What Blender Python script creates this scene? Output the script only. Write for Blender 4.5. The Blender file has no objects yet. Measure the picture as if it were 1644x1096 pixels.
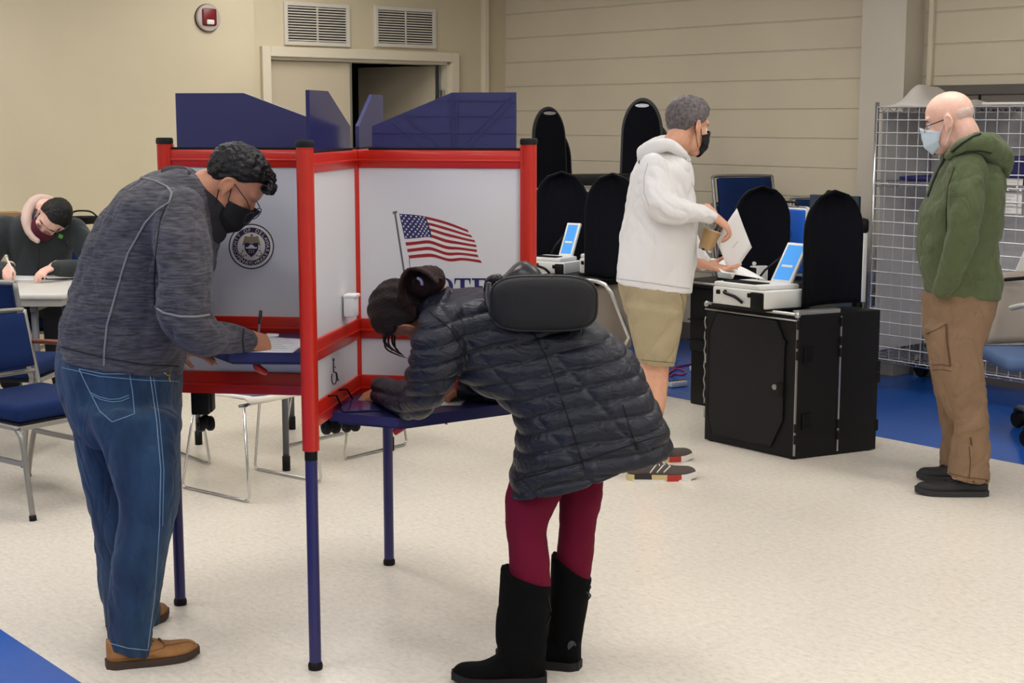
import bpy, bmesh, math, random
from mathutils import Vector, Matrix, noise
from mathutils.bvhtree import BVHTree

random.seed(7)
SC = bpy.context.scene
COL = SC.collection
V = Vector
PI = math.pi

# ------------------------------------------------------------------ camera model
FPX, PITCH, EYE = 2380.0, math.radians(8.55), 1.68
CO, SI = math.cos(PITCH), math.sin(PITCH)
CAMP = V((0, 0, EYE))

def ray(px, py):
    a = (px - 822) / FPX
    b = -(py - 548) / FPX
    return V((a, CO + b * SI, -SI + b * CO))

def at(px, py, y):
    """the point of the place that the photograph shows at px, py, at distance y"""
    r = ray(px, py)
    return CAMP + r * (y / r.y)

def atz(px, py, z):
    r = ray(px, py)
    return CAMP + r * ((z - EYE) / r.z)

def onplane(px, py, p0, nrm):
    r = ray(px, py)
    return CAMP + r * ((p0 - CAMP).dot(nrm) / r.dot(nrm))

RU = V((0.65, -0.76, 0)).normalized()
RN = V((0.76, 0.65, 0)).normalized()
RANG = math.atan2(RU.y, RU.x)
RM = Matrix.Rotation(RANG, 4, 'Z')

def rm(u, n, z=0.0):
    return RU * u + RN * n + V((0, 0, z))

# ------------------------------------------------------------------ materials
def lin(c):
    c = c / 255.0
    return c / 12.92 if c <= 0.04045 else ((c + 0.055) / 1.055) ** 2.4

def rgb(r, g, b):
    return (lin(r), lin(g), lin(b), 1.0)

MATS = {}

def mat(name, col, rough=0.6, metal=0.0, var=0.0, vscale=20.0, bump=0.0, bscale=60.0, stretch=(1, 1, 1),
        spec=0.5, coat=0.0, sheen=0.0, emit=None, trans=0.0, ior=1.45, detail=4.0):
    if name in MATS:
        return MATS[name]
    m = bpy.data.materials.new(name)
    m.use_nodes = True
    nt = m.node_tree
    bs = nt.nodes['Principled BSDF']
    c = rgb(*col)
    bs.inputs['Base Color'].default_value = c
    bs.inputs['Roughness'].default_value = rough
    bs.inputs['Metallic'].default_value = metal
    bs.inputs['Specular IOR Level'].default_value = spec
    bs.inputs['Coat Weight'].default_value = coat
    bs.inputs['Sheen Weight'].default_value = sheen
    bs.inputs['Transmission Weight'].default_value = trans
    bs.inputs['IOR'].default_value = ior
    if emit:
        bs.inputs['Emission Color'].default_value = rgb(*emit[0])
        bs.inputs['Emission Strength'].default_value = emit[1]
    tc = None
    if var or bump:
        tc = nt.nodes.new('ShaderNodeTexCoord')
        mp = nt.nodes.new('ShaderNodeMapping')
        mp.inputs['Scale'].default_value = stretch
        nt.links.new(tc.outputs['Object'], mp.inputs['Vector'])
    if var:
        n = nt.nodes.new('ShaderNodeTexNoise')
        n.inputs['Scale'].default_value = vscale
        n.inputs['Detail'].default_value = detail
        nt.links.new(mp.outputs[0], n.inputs['Vector'])
        r = nt.nodes.new('ShaderNodeValToRGB')
        r.color_ramp.elements[0].position = 0.3
        r.color_ramp.elements[1].position = 0.7
        r.color_ramp.elements[0].color = tuple(max(0, x * (1 - var)) for x in c[:3]) + (1,)
        r.color_ramp.elements[1].color = tuple(min(1, x * (1 + var)) for x in c[:3]) + (1,)
        nt.links.new(n.outputs['Fac'], r.inputs['Fac'])
        nt.links.new(r.outputs['Color'], bs.inputs['Base Color'])
    if bump:
        n2 = nt.nodes.new('ShaderNodeTexNoise')
        n2.inputs['Scale'].default_value = bscale
        n2.inputs['Detail'].default_value = 5
        nt.links.new(mp.outputs[0], n2.inputs['Vector'])
        b = nt.nodes.new('ShaderNodeBump')
        b.inputs['Strength'].default_value = bump
        b.inputs['Distance'].default_value = 0.01
        nt.links.new(n2.outputs['Fac'], b.inputs['Height'])
        nt.links.new(b.outputs['Normal'], bs.inputs['Normal'])
    MATS[name] = m
    return m

# ------------------------------------------------------------------ objects
WM = {}

def tag(o, label=None, cat=None, group=None, kind=None):
    if label: o['label'] = label
    if cat: o['category'] = cat
    if group: o['group'] = group
    if kind: o['kind'] = kind
    return o

def empty(name, loc=(0, 0, 0), label=None, cat=None, group=None, rotz=0.0):
    o = bpy.data.objects.new(name, None)
    o.empty_display_size = 0.1
    COL.objects.link(o)
    o.location = loc
    o.rotation_euler = (0, 0, rotz)
    WM[o.name] = Matrix.Translation(V(loc)) @ Matrix.Rotation(rotz, 4, 'Z')
    return tag(o, label, cat, group)

def link_mesh(name, me, m, parent=None, smooth=False, label=None, origin='base'):
    """verts come in world coordinates; they are re-expressed in the parent's frame"""
    if smooth:
        me.polygons.foreach_set('use_smooth', [True] * len(me.polygons))
    if m is not None and len(me.materials) == 0:
        me.materials.append(m)
    o = bpy.data.objects.new(name, me)
    COL.objects.link(o)
    if parent is not None:
        o.parent = parent
        w = WM[parent.name]
        me.transform(w.inverted())
        WM[o.name] = w
    else:
        if origin == 'base' and len(me.vertices):
            xs = [v.co.x for v in me.vertices]; ys = [v.co.y for v in me.vertices]; zs = [v.co.z for v in me.vertices]
            loc = V(((min(xs) + max(xs)) / 2, (min(ys) + max(ys)) / 2, min(zs)))
        else:
            loc = V((0, 0, 0))
        me.transform(Matrix.Translation(-loc))
        o.location = loc
        WM[o.name] = Matrix.Translation(loc)
    if label:
        o['label'] = label
    return o

def catmull(pts, n):
    """pts: list of tuples of floats; n samples per span"""
    out = []
    N = len(pts)
    for i in range(N - 1):
        p0 = pts[max(i - 1, 0)]; p1 = pts[i]; p2 = pts[i + 1]; p3 = pts[min(i + 2, N - 1)]
        for k in range(n):
            t = k / n
            out.append(tuple(0.5 * (2 * b + (c - a) * t + (2 * a - 5 * b + 4 * c - d) * t * t + (3 * b - a - 3 * c + d) * t ** 3)
                             for a, b, c, d in zip(p0, p1, p2, p3)))
    out.append(tuple(pts[-1]))
    return out

class MB:
    def __init__(self):
        self.bm = bmesh.new()

    def _merge(self, b2, mi=0):
        me = bpy.data.meshes.new('tmp')
        for f in b2.faces: f.material_index = mi
        b2.to_mesh(me); b2.free()
        self.bm.from_mesh(me)
        bpy.data.meshes.remove(me)

    def box(self, c, s, rot=None, bevel=0.0, mi=0, seg=2):
        b = bmesh.new()
        bmesh.ops.create_cube(b, size=1)
        bmesh.ops.scale(b, vec=V(s), verts=b.verts)
        if bevel:
            bmesh.ops.bevel(b, geom=list(b.edges), offset=bevel, segments=seg, affect='EDGES', profile=0.5)
        if rot is not None:
            bmesh.ops.transform(b, matrix=rot.to_4x4() if len(rot) == 3 else rot, verts=b.verts)
        bmesh.ops.translate(b, vec=V(c), verts=b.verts)
        self._merge(b, mi)
        return self

    def obox(self, p0, p1, w, h, up=V((0, 0, 1)), bevel=0.0, mi=0):
        """bar from p0 to p1, w across, h along up"""
        p0 = V(p0); p1 = V(p1)
        d = (p1 - p0); L = d.length; d.normalize()
        s = d.cross(up).normalized(); u = s.cross(d).normalized()
        R = Matrix((d, s, u)).transposed()
        return self.box((p0 + p1) / 2, (L, w, h), R, bevel, mi)

    def ring_loft(self, rings, cap=True, closed=False, mi=0):
        bm = self.bm
        vr = [[bm.verts.new(p) for p in r] for r in rings]
        n = len(rings[0])
        pairs = list(zip(vr[:-1], vr[1:]))
        if closed: pairs.append((vr[-1], vr[0]))
        for a, b in pairs:
            for i in range(n):
                j = (i + 1) % n
                try:
                    f = bm.faces.new((a[i], a[j], b[j], b[i])); f.material_index = mi
                except ValueError:
                    pass
        if cap and not closed:
            for r, fl in ((vr[0], True), (vr[-1], False)):
                try:
                    f = bm.faces.new(list(reversed(r)) if fl else r); f.material_index = mi
                except ValueError:
                    pass
        return self

    def tube(self, pts, r, seg=10, closed=False, smooth=0, round_ends=False, mi=0, flat=None):
        """pts: vectors; r: radius or list of radii; smooth: samples per span; flat: (axis, factor) squash"""
        n0 = len(pts)
        rr = list(r) if isinstance(r, (list, tuple)) else [r] * n0
        P = [(p[0], p[1], p[2], q) for p, q in zip(pts, rr)]
        if smooth and n0 > 1:
            P = catmull(P, smooth)
        pts = [V(p[:3]) for p in P]; rr = [max(p[3], 1e-4) for p in P]
        if round_ends:
            d0 = (pts[0] - pts[1]).normalized(); d1 = (pts[-1] - pts[-2]).normalized()
            a0, a1, b0, b1 = pts[0], pts[-1], rr[0], rr[-1]
            st = [(0.35, 0.94), (0.68, 0.73), (0.9, 0.43), (0.99, 0.12)]
            pts = [a0 + d0 * b0 * s for s, _ in reversed(st)] + pts + [a1 + d1 * b1 * s for s, _ in st]
            rr = [b0 * c for _, c in reversed(st)] + rr + [b1 * c for _, c in st]
        N = len(pts)
        T = []
        for i in range(N):
            if closed:
                t = pts[(i + 1) % N] - pts[i - 1]
            else:
                t = pts[min(i + 1, N - 1)] - pts[max(i - 1, 0)]
            T.append(t.normalized() if t.length > 1e-9 else V((0, 0, 1)))
        a = T[0].orthogonal().normalized()
        rings = []
        for i in range(N):
            a = (a - T[i] * a.dot(T[i]))
            a = a.normalized() if a.length > 1e-6 else T[i].orthogonal().normalized()
            b = T[i].cross(a)
            ring = []
            for k in range(seg):
                w = 2 * PI * k / seg
                o = (a * math.cos(w) + b * math.sin(w)) * rr[i]
                if flat:
                    ax, fa = flat
                    o = o - ax * o.dot(ax) * (1 - fa)
                ring.append(pts[i] + o)
            rings.append(ring)
        return self.ring_loft(rings, cap=not closed, closed=closed, mi=mi)

    def cyl(self, p0, p1, r, r1=None, seg=16, mi=0):
        return self.tube([V(p0), V(p1)], [r, r if r1 is None else r1], seg=seg, mi=mi)

    def ball(self, c, rad, rot=None, seg=20, mi=0):
        b = bmesh.new()
        bmesh.ops.create_uvsphere(b, u_segments=seg, v_segments=max(8, seg * 2 // 3), radius=1)
        rad = (rad, rad, rad) if not isinstance(rad, (tuple, list)) else rad
        bmesh.ops.scale(b, vec=V(rad), verts=b.verts)
        if rot is not None:
            bmesh.ops.transform(b, matrix=rot.to_4x4() if len(rot) == 3 else rot, verts=b.verts)
        bmesh.ops.translate(b, vec=V(c), verts=b.verts)
        self._merge(b, mi)
        return self

    def prism(self, poly, d, mi=0):
        """poly: points of a planar outline, d: extrusion vector"""
        poly = [V(p) for p in poly]; d = V(d)
        bm = self.bm
        a = [bm.verts.new(p) for p in poly]; b = [bm.verts.new(p + d) for p in poly]
        n = len(poly)
        fs = [bm.faces.new(a), bm.faces.new(list(reversed(b)))]
        for i in range(n):
            j = (i + 1) % n
            fs.append(bm.faces.new((a[j], a[i], b[i], b[j])))
        for f in fs: f.material_index = mi
        return self

    def poly(self, pts, mi=0):
        f = self.bm.faces.new([self.bm.verts.new(V(p)) for p in pts]); f.material_index = mi
        return self

    def sheet(self, grid, thick=0.0, mi=0):
        """grid[i][j] of points -> a surface, doubled to a thin solid when thick"""
        bm = self.bm
        vs = [[bm.verts.new(V(p)) for p in row] for row in grid]
        new = []
        for i in range(len(grid) - 1):
            for j in range(len(grid[0]) - 1):
                f = bm.faces.new((vs[i][j], vs[i][j + 1], vs[i + 1][j + 1], vs[i + 1][j])); f.material_index = mi
                new.append(f)
        if thick:
            bmesh.ops.recalc_face_normals(bm, faces=new)
            bmesh.ops.solidify(bm, geom=new, thickness=thick)
        return self

    def lathe(self, prof, c, axis=V((0, 0, 1)), seg=24, mi=0):
        axis = V(axis).normalized(); a = axis.orthogonal().normalized(); b = axis.cross(a)
        rings = [[V(c) + axis * h + (a * math.cos(2 * PI * k / seg) + b * math.sin(2 * PI * k / seg)) * max(r, 1e-4) for k in range(seg)] for r, h in prof]
        return self.ring_loft(rings, mi=mi)

    def build(self, name, m, parent=None, smooth=False, label=None, auto=None, recalc=True):
        if recalc:
            bmesh.ops.recalc_face_normals(self.bm, faces=self.bm.faces)
        me = bpy.data.meshes.new(name)
        self.bm.to_mesh(me); self.bm.free()
        if isinstance(m, (list, tuple)):
            for x in m: me.materials.append(x)
            m = m[0]
        o = link_mesh(name, me, m, parent, smooth or bool(auto), label)
        if auto:
            ang = math.radians(auto)
            try:
                me.set_sharp_from_angle(angle=ang)
            except Exception:
                pass
        return o

    # ---- remesh into one continuous skin
    def skin(self, name, m, parent, voxel=0.008, smooth=4, disp=None, label=None, keep=None):
        me = bpy.data.meshes.new('tmp')
        bmesh.ops.recalc_face_normals(self.bm, faces=self.bm.faces)
        self.bm.to_mesh(me); self.bm.free()
        o = bpy.data.objects.new('tmp', me)
        COL.objects.link(o)
        md = o.modifiers.new('r', 'REMESH'); md.mode = 'VOXEL'; md.voxel_size = voxel; md.adaptivity = 0
        if smooth:
            ms = o.modifiers.new('s', 'SMOOTH'); ms.factor = 0.5; ms.iterations = smooth
        dg = bpy.context.evaluated_depsgraph_get()
        me2 = bpy.data.meshes.new_from_object(o.evaluated_get(dg), depsgraph=dg)
        bpy.data.objects.remove(o); bpy.data.meshes.remove(me)
        me2.name = name
        me2.materials.clear()
        if disp:
            me2.update()
            nr = [v.normal.copy() for v in me2.vertices]
            for v, nn in zip(me2.vertices, nr):
                d = disp(v.co, nn)
                if isinstance(d, float) or isinstance(d, int):
                    v.co = v.co + nn * max(d, -0.011)
                else:
                    v.co = v.co + d
        if keep:
            b = bmesh.new(); b.from_mesh(me2)
            bmesh.ops.delete(b, geom=[v for v in b.verts if not keep(v.co)], context='VERTS')
            b.to_mesh(me2); b.free()
        me2.update()
        return link_mesh(name, me2, m, parent, True, label)

def children(o):
    return [c for c in bpy.data.objects if c.parent == o]

def dup(root, loc, rotz, label=None, group=None):
    def cp(o, par):
        c = o.copy(); COL.objects.link(c)
        if par is not None: c.parent = par
        for ch in kids.get(o.name, []): cp(ch, c)
        return c
    kids = {}
    for c in bpy.data.objects:
        if c.parent: kids.setdefault(c.parent.name, []).append(c)
    r = cp(root, None)
    r.location = loc; r.rotation_euler = (0, 0, rotz)
    if label: r['label'] = label
    if group: r['group'] = group
    return r

def bvh_of(o):
    me = o.data; w = WM[o.name]
    return BVHTree.FromPolygons([w @ v.co for v in me.vertices], [tuple(p.vertices) for p in me.polygons])

def trace(px_pts, tree, lift=0.002, fallback=None):
    """points on a surface that lie under a line drawn over the photograph"""
    out = []
    for p in px_pts:
        d = ray(*p).normalized()
        loc, nr, idx, dist = tree.ray_cast(CAMP, d)
        if loc is None: continue
        if nr.dot(d) > 0: nr = -nr
        out.append(loc + nr * lift)
    return out

def dense(pts, step=6.0):
    out = []
    for a, b in zip(pts[:-1], pts[1:]):
        n = max(1, int(math.hypot(b[0] - a[0], b[1] - a[1]) / step))
        for k in range(n):
            out.append((a[0] + (b[0] - a[0]) * k / n, a[1] + (b[1] - a[1]) * k / n))
    out.append(pts[-1])
    return out

def wrinkle(m, scale=7.0, strength=0.5, stretch=(1, 1, 1), dist=0.02, rot=(0, 0, 0)):
    """fabric creases as a ridged bump under the weave"""
    nt = m.node_tree; bs = nt.nodes['Principled BSDF']
    tc = nt.nodes.new('ShaderNodeTexCoord'); mp = nt.nodes.new('ShaderNodeMapping')
    mp.inputs['Scale'].default_value = stretch; mp.inputs['Rotation'].default_value = rot
    nt.links.new(tc.outputs['Object'], mp.inputs['Vector'])
    n = nt.nodes.new('ShaderNodeTexNoise'); n.inputs['Scale'].default_value = scale; n.inputs['Detail'].default_value = 3; n.inputs['Roughness'].default_value = 0.45
    n.inputs['Distortion'].default_value = 0.7
    nt.links.new(mp.outputs[0], n.inputs['Vector'])
    ab = nt.nodes.new('ShaderNodeMath'); ab.operation = 'SUBTRACT'; ab.inputs[1].default_value = 0.5
    a2 = nt.nodes.new('ShaderNodeMath'); a2.operation = 'ABSOLUTE'
    pw = nt.nodes.new('ShaderNodeMath'); pw.operation = 'POWER'; pw.inputs[1].default_value = 0.6
    nt.links.new(n.outputs['Fac'], ab.inputs[0]); nt.links.new(ab.outputs[0], a2.inputs[0]); nt.links.new(a2.outputs[0], pw.inputs[0])
    b = nt.nodes.new('ShaderNodeBump'); b.inputs['Strength'].default_value = strength; b.inputs['Distance'].default_value = dist
    nt.links.new(pw.outputs[0], b.inputs['Height'])
    if bs.inputs['Normal'].links:
        nt.links.new(bs.inputs['Normal'].links[0].from_socket, b.inputs['Normal'])
    nt.links.new(b.outputs['Normal'], bs.inputs['Normal'])
    return m

def glyph(ch, size=1.0):
    """outline faces of one character of the built-in font, as (verts, faces)"""
    cu = bpy.data.curves.new('g', 'FONT'); cu.body = ch; cu.size = size; cu.align_x = 'CENTER'; cu.resolution_u = 3
    o = bpy.data.objects.new('g', cu); COL.objects.link(o)
    dg = bpy.context.evaluated_depsgraph_get()
    me = bpy.data.meshes.new_from_object(o.evaluated_get(dg), depsgraph=dg)
    vs = [v.co.copy() for v in me.vertices]; fs = [tuple(p.vertices) for p in me.polygons]
    bpy.data.objects.remove(o); bpy.data.curves.remove(cu); bpy.data.meshes.remove(me)
    return vs, fs
# ------------------------------------------------------------------ camera, room, light
cam = bpy.data.cameras.new('camera'); cam.sensor_width = 36.0; cam.lens = FPX / 1644 * 36.0
cam.clip_start = 0.05; cam.clip_end = 100
camo = bpy.data.objects.new('camera', cam); COL.objects.link(camo)
camo.location = CAMP; camo.rotation_euler = (PI / 2 - PITCH, 0, 0)
SC.camera = camo
SC.view_settings.view_transform = 'Standard'; SC.view_settings.look = 'None'
SC.view_settings.gamma = 1.0; SC.view_settings.use_curve_mapping = False
SC.view_settings.exposure = 0.1
SC.cycles.max_bounces = 8; SC.cycles.diffuse_bounces = 3; SC.cycles.adaptive_threshold = 0.02; SC.cycles.glossy_bounces = 3
SC.cycles.transmission_bounces = 6; SC.cycles.caustics_reflective = False; SC.cycles.caustics_refractive = False
SC.cycles.sample_clamp_indirect = 4.0
wd = bpy.data.worlds.new('world'); SC.world = wd; wd.use_nodes = True
wd.node_tree.nodes['Background'].inputs[0].default_value = (0.9, 0.95, 1, 1)
wd.node_tree.nodes['Background'].inputs[1].default_value = 0.05

def room_mesh(mb, name, m, kind='structure'):
    """mesh built in room axes (u along the block wall, n towards it)"""
    bmesh.ops.recalc_face_normals(mb.bm, faces=mb.bm.faces)
    me = bpy.data.meshes.new(name); mb.bm.to_mesh(me); mb.bm.free()
    me.materials.append(m)
    o = bpy.data.objects.new(name, me); COL.objects.link(o)
    o.rotation_euler = (0, 0, RANG); WM[o.name] = RM.copy()
    if kind: o['kind'] = kind
    return o

def paint_wall(name, col, block=None):
    m = mat(name, col, rough=0.6, var=0.05, vscale=1.2, spec=0.3)
    nt = m.node_tree; bs = nt.nodes['Principled BSDF']
    tc = nt.nodes.new('ShaderNodeTexCoord')
    b = nt.nodes.new('ShaderNodeBump'); b.inputs['Strength'].default_value = 0.15; b.inputs['Distance'].default_value = 0.004
    ns = nt.nodes.new('ShaderNodeTexNoise'); ns.inputs['Scale'].default_value = 180; ns.inputs['Detail'].default_value = 4
    nt.links.new(tc.outputs['Object'], ns.inputs['Vector'])
    nt.links.new(ns.outputs['Fac'], b.inputs['Height'])
    nrm = b.outputs['Normal']
    if block:
        sp = nt.nodes.new('ShaderNodeSeparateXYZ'); cb = nt.nodes.new('ShaderNodeCombineXYZ')
        nt.links.new(tc.outputs['Object'], sp.inputs[0])
        nt.links.new(sp.outputs['X'], cb.inputs['X'])
        ad = nt.nodes.new('ShaderNodeMath'); ad.operation = 'ADD'; ad.inputs[1].default_value = block
        nt.links.new(sp.outputs['Z'], ad.inputs[0]); nt.links.new(ad.outputs[0], cb.inputs['Y'])
        br = nt.nodes.new('ShaderNodeTexBrick')
        br.inputs['Scale'].default_value = 1.0; br.inputs['Mortar Size'].default_value = 0.006
        br.inputs['Mortar Smooth'].default_value = 0.6
        br.inputs['Brick Width'].default_value = 60.0; br.inputs['Row Height'].default_value = 0.2032
        nt.links.new(cb.outputs[0], br.inputs['Vector'])
        b2 = nt.nodes.new('ShaderNodeBump'); b2.invert = True
        b2.inputs['Strength'].default_value = 0.9; b2.inputs['Distance'].default_value = 0.008
        nt.links.new(br.outputs['Fac'], b2.inputs['Height']); nt.links.new(nrm, b2.inputs['Normal'])
        nrm = b2.outputs['Normal']
    nt.links.new(nrm, bs.inputs['Normal'])
    return m

def tile_floor(name, c0, c1, c2, rough):
    m = mat(name, c0, rough=rough, spec=0.5)
    nt = m.node_tree; bs = nt.nodes['Principled BSDF']
    tc = nt.nodes.new('ShaderNodeTexCoord')
    mp = nt.nodes.new('ShaderNodeMapping'); nt.links.new(tc.outputs['Object'], mp.inputs['Vector'])
    mp.inputs['Scale'].default_value = (15, 24, 1)
    n1 = nt.nodes.new('ShaderNodeTexNoise'); n1.inputs['Scale'].default_value = 2.2; n1.inputs['Detail'].default_value = 7; n1.inputs['Roughness'].default_value = 0.72
    n1.inputs['Distortion'].default_value = 0.15
    nt.links.new(mp.outputs[0], n1.inputs['Vector'])
    rp = nt.nodes.new('ShaderNodeValToRGB')
    e = rp.color_ramp.elements
    e[0].position = 0.3; e[0].color = rgb(*c1); e[1].position = 0.62; e[1].color = rgb(*c0)
    e2 = rp.color_ramp.elements.new(0.45); e2.color = rgb(*c2)
    nt.links.new(n1.outputs['Fac'], rp.inputs['Fac'])
    n2 = nt.nodes.new('ShaderNodeTexNoise'); n2.inputs['Scale'].default_value = 0.9; n2.inputs['Detail'].default_value = 5
    nt.links.new(tc.outputs['Object'], n2.inputs['Vector'])
    br = nt.nodes.new('ShaderNodeTexBrick'); br.offset = 0
    br.inputs['Color1'].default_value = (1, 1, 1, 1); br.inputs['Color2'].default_value = (0.965, 0.965, 0.965, 1); br.inputs['Mortar'].default_value = (0.86, 0.85, 0.84, 1)
    br.inputs['Scale'].default_value = 1; br.inputs['Mortar Size'].default_value = 0.0012; br.inputs['Brick Width'].default_value = 0.3048; br.inputs['Row Height'].default_value = 0.3048
    nt.links.new(tc.outputs['Object'], br.inputs['Vector'])
    mx = nt.nodes.new('ShaderNodeMix'); mx.data_type = 'RGBA'; mx.blend_type = 'MULTIPLY'; mx.inputs['Factor'].default_value = 0.8
    nt.links.new(rp.outputs['Color'], mx.inputs['A']); nt.links.new(br.outputs['Color'], mx.inputs['B'])
    nt.links.new(mx.outputs['Result'], bs.inputs['Base Color'])
    rr = nt.nodes.new('ShaderNodeMapRange'); rr.inputs['To Min'].default_value = rough * 0.9; rr.inputs['To Max'].default_value = rough * 1.15
    return m

M_WALL = paint_wall('wall_paint', (208, 197, 168))
M_BLOCK = paint_wall('block_paint', (213, 202, 178), block=0.085)
M_TRIM = mat('trim_paint', (222, 212, 188), rough=0.45)
M_CEIL = mat('ceiling_tile', (225, 224, 218), rough=0.9, var=0.05, vscale=60)
M_FLOOR = tile_floor('floor_tile', (232, 225, 211), (207, 199, 184), (223, 215, 200), 0.27)
M_FBLUE = tile_floor('blue_tile', (28, 92, 184), (24, 84, 172), (26, 88, 178), 0.2)

U0, U1, N0, N1, HC = -9.88, 4.0, -4.0, 8.375, 3.15
NB0, NB1 = 1.785, 6.525
def slab(u0, u1, n0, n1, z0, z1):
    return MB().box(((u0 + u1) / 2, (n0 + n1) / 2, (z0 + z1) / 2), (u1 - u0, n1 - n0, z1 - z0))
room_mesh(slab(U0, U1, NB0, NB1, -0.1, 0), 'floor', M_FLOOR)
room_mesh(slab(U0, U1, NB1, N1, -0.1, 0), 'floor_border_far', M_FBLUE)
room_mesh(slab(U0, U1, N0, NB0, -0.1, 0), 'floor_border_near', M_FBLUE)
room_mesh(slab(U0, U1, N0, N1, HC, HC + 0.1), 'ceiling', M_CEIL)
room_mesh(slab(U0 - 1.8, U1, N1, N1 + 0.15, 0, HC), 'wall_right', M_BLOCK)
room_mesh(slab(U1, U1 + 0.15, N0, N1, 0, HC), 'wall_front', M_WALL)
room_mesh(slab(U0, U1, N0 - 0.15, N0, 0, HC), 'wall_near', M_WALL)

# left wall with the double door opening; its near part stands a little proud
def n_at(px, u):          # where the left wall plane u meets the vertical through px
    r = ray(px, 188); d = V((r.x, r.y, 0))
    t = u / d.dot(RU)
    return (d * t).dot(RN)
nd0, nd1 = n_at(433, U0), n_at(722, U0)      # clear opening
zd = 2.145
nstep = n_at(405, U0)
w = MB()
def wl(n0, n1, z0, z1, u1=U0, u0=U0 - 0.2):
    w.box(((u0 + u1) / 2, (n0 + n1) / 2, (z0 + z1) / 2), (u1 - u0, n1 - n0, z1 - z0))
wl(N0, nstep, 0, HC, U0 + 0.06)
wl(nstep, nd0, 0, HC); wl(nd0, nd1, zd, HC); wl(nd1, N1, 0, HC)
room_mesh(w, 'wall_left', M_WALL)
# corner pilaster between door and block wall
npl = n_at(772, U0)
room_mesh(MB().box((U0 + 0.02, (npl + n_at(780, U0)) / 2, HC / 2), (0.06, 0.05, HC), bevel=0.006), 'trim_1', M_TRIM)
room_mesh(MB().box((U0 + 0.012, (nstep + npl) / 2, zd + 0.66), (0.024, npl - nstep, 0.03)), 'trim_2', M_TRIM)
# pilaster on the block wall
def u_at(px, n):
    r = ray(px, 188); d = V((r.x, r.y, 0)); t = n / d.dot(RN)
    return (d * t).dot(RU)
up0, up1 = u_at(1379, N1 - 0.2), u_at(1449, N1 - 0.2)
room_mesh(slab(up0, up1, N1 - 0.2, N1 + 0.01, 0, HC), 'trim_3', paint_wall('pilaster_paint', (202, 195, 180)))
room_mesh(MB().box((u_at(1489, N1 - 0.02), N1 - 0.015, HC / 2), (0.035, 0.03, HC), bevel=0.004), 'trim_4', M_TRIM)
M_BASE = mat('vinyl_base', (106, 98, 92), rough=0.5)
room_mesh(slab(up1, U1, N1 - 0.012, N1, 0, 0.13), 'baseboard_right', M_BASE)
room_mesh(slab(U0, up0, N1 - 0.012, N1, 0, 0.13), 'baseboard_far', M_BASE)

# door frame and leaves
fr = MB()
fw = 0.075
fr.box((U0 + 0.012, nd0 - fw / 2, (zd + fw) / 2), (0.06, fw, zd + fw), bevel=0.004)
fr.box((U0 + 0.012, nd1 + fw / 2, (zd + fw) / 2), (0.06, fw, zd + fw), bevel=0.004)
fr.box((U0 + 0.012, (nd0 + nd1) / 2, zd + fw / 2), (0.06, nd1 - nd0, fw), bevel=0.004)
fr.box((U0 - 0.1, nd0 + 0.012, zd / 2), (0.2, 0.024, zd)); fr.box((U0 - 0.1, nd1 - 0.012, zd / 2), (0.2, 0.024, zd))
fr.box((U0 - 0.1, (nd0 + nd1) / 2, zd - 0.012), (0.2, nd1 - nd0, 0.024))
room_mesh(fr, 'trim_5', M_TRIM)
nm = n_at(569, U0)
M_DOOR = mat('door_paint', (203, 191, 164), rough=0.45)
M_STEEL = mat('brushed_steel', (176, 176, 174), rough=0.3, metal=0.9)
M_BLACK = mat('black_plastic', (7, 7, 8), rough=0.45, spec=0.3)
d1 = room_mesh(MB().box((U0 - 0.06, (nd0 + 0.026 + nm) / 2, (zd - 0.03) / 2 + 0.005), (0.045, nm - nd0 - 0.03, zd - 0.035), bevel=0.003), 'door_1', M_DOOR)
def room_part(mb, name, m, par):
    o = room_mesh(mb, name, m, None); o.parent = par; o.rotation_euler = (0, 0, 0); return o
room_part(MB().box((U0 - 0.06, nm - 0.004, zd / 2), (0.05, 0.02, zd - 0.04)), 'edge_strip', M_STEEL, d1)
# open leaf swung inwards, hinged on the jamb beside the corner
dl = nd1 - nm - 0.06
ang = math.radians(77)
hx, hn = U0 - 0.09, nd1 - 0.03
dd = MB()
du, dn = -math.sin(ang), -math.cos(ang)
R2 = Matrix.Rotation(math.atan2(dn, du), 3, 'Z')
dd.box((hx + du * dl / 2, hn + dn * dl / 2, (zd - 0.03) / 2 + 0.005), (dl, 0.045, zd - 0.035), R2, bevel=0.003)
d2 = room_mesh(dd, 'door_2', M_DOOR)
hb = MB()
for z in (0.25, 1.05, 1.86):
    hb.box((U0 - 0.04, nd1 - 0.03, z), (0.03, 0.06, 0.11), bevel=0.003)
    hb.cyl((hx + 0.03, hn - 0.02, z - 0.06), (hx + 0.03, hn - 0.02, z + 0.06), 0.012)
room_part(hb, 'hinge', M_STEEL, d2)
room_part(MB().box((hx + du * dl * 0.012, hn + dn * dl * 0.012, zd / 2), (0.04, 0.05, zd - 0.05), R2), 'edge_strip', M_STEEL, d2)
# dim room behind the door
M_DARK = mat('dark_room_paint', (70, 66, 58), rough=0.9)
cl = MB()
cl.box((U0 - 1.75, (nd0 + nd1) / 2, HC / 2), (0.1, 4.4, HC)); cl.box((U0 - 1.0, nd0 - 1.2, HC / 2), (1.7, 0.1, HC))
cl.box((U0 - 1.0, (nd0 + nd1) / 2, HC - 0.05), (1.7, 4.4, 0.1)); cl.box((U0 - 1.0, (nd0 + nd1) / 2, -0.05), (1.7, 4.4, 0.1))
room_mesh(cl, 'wall_back', M_DARK)

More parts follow.
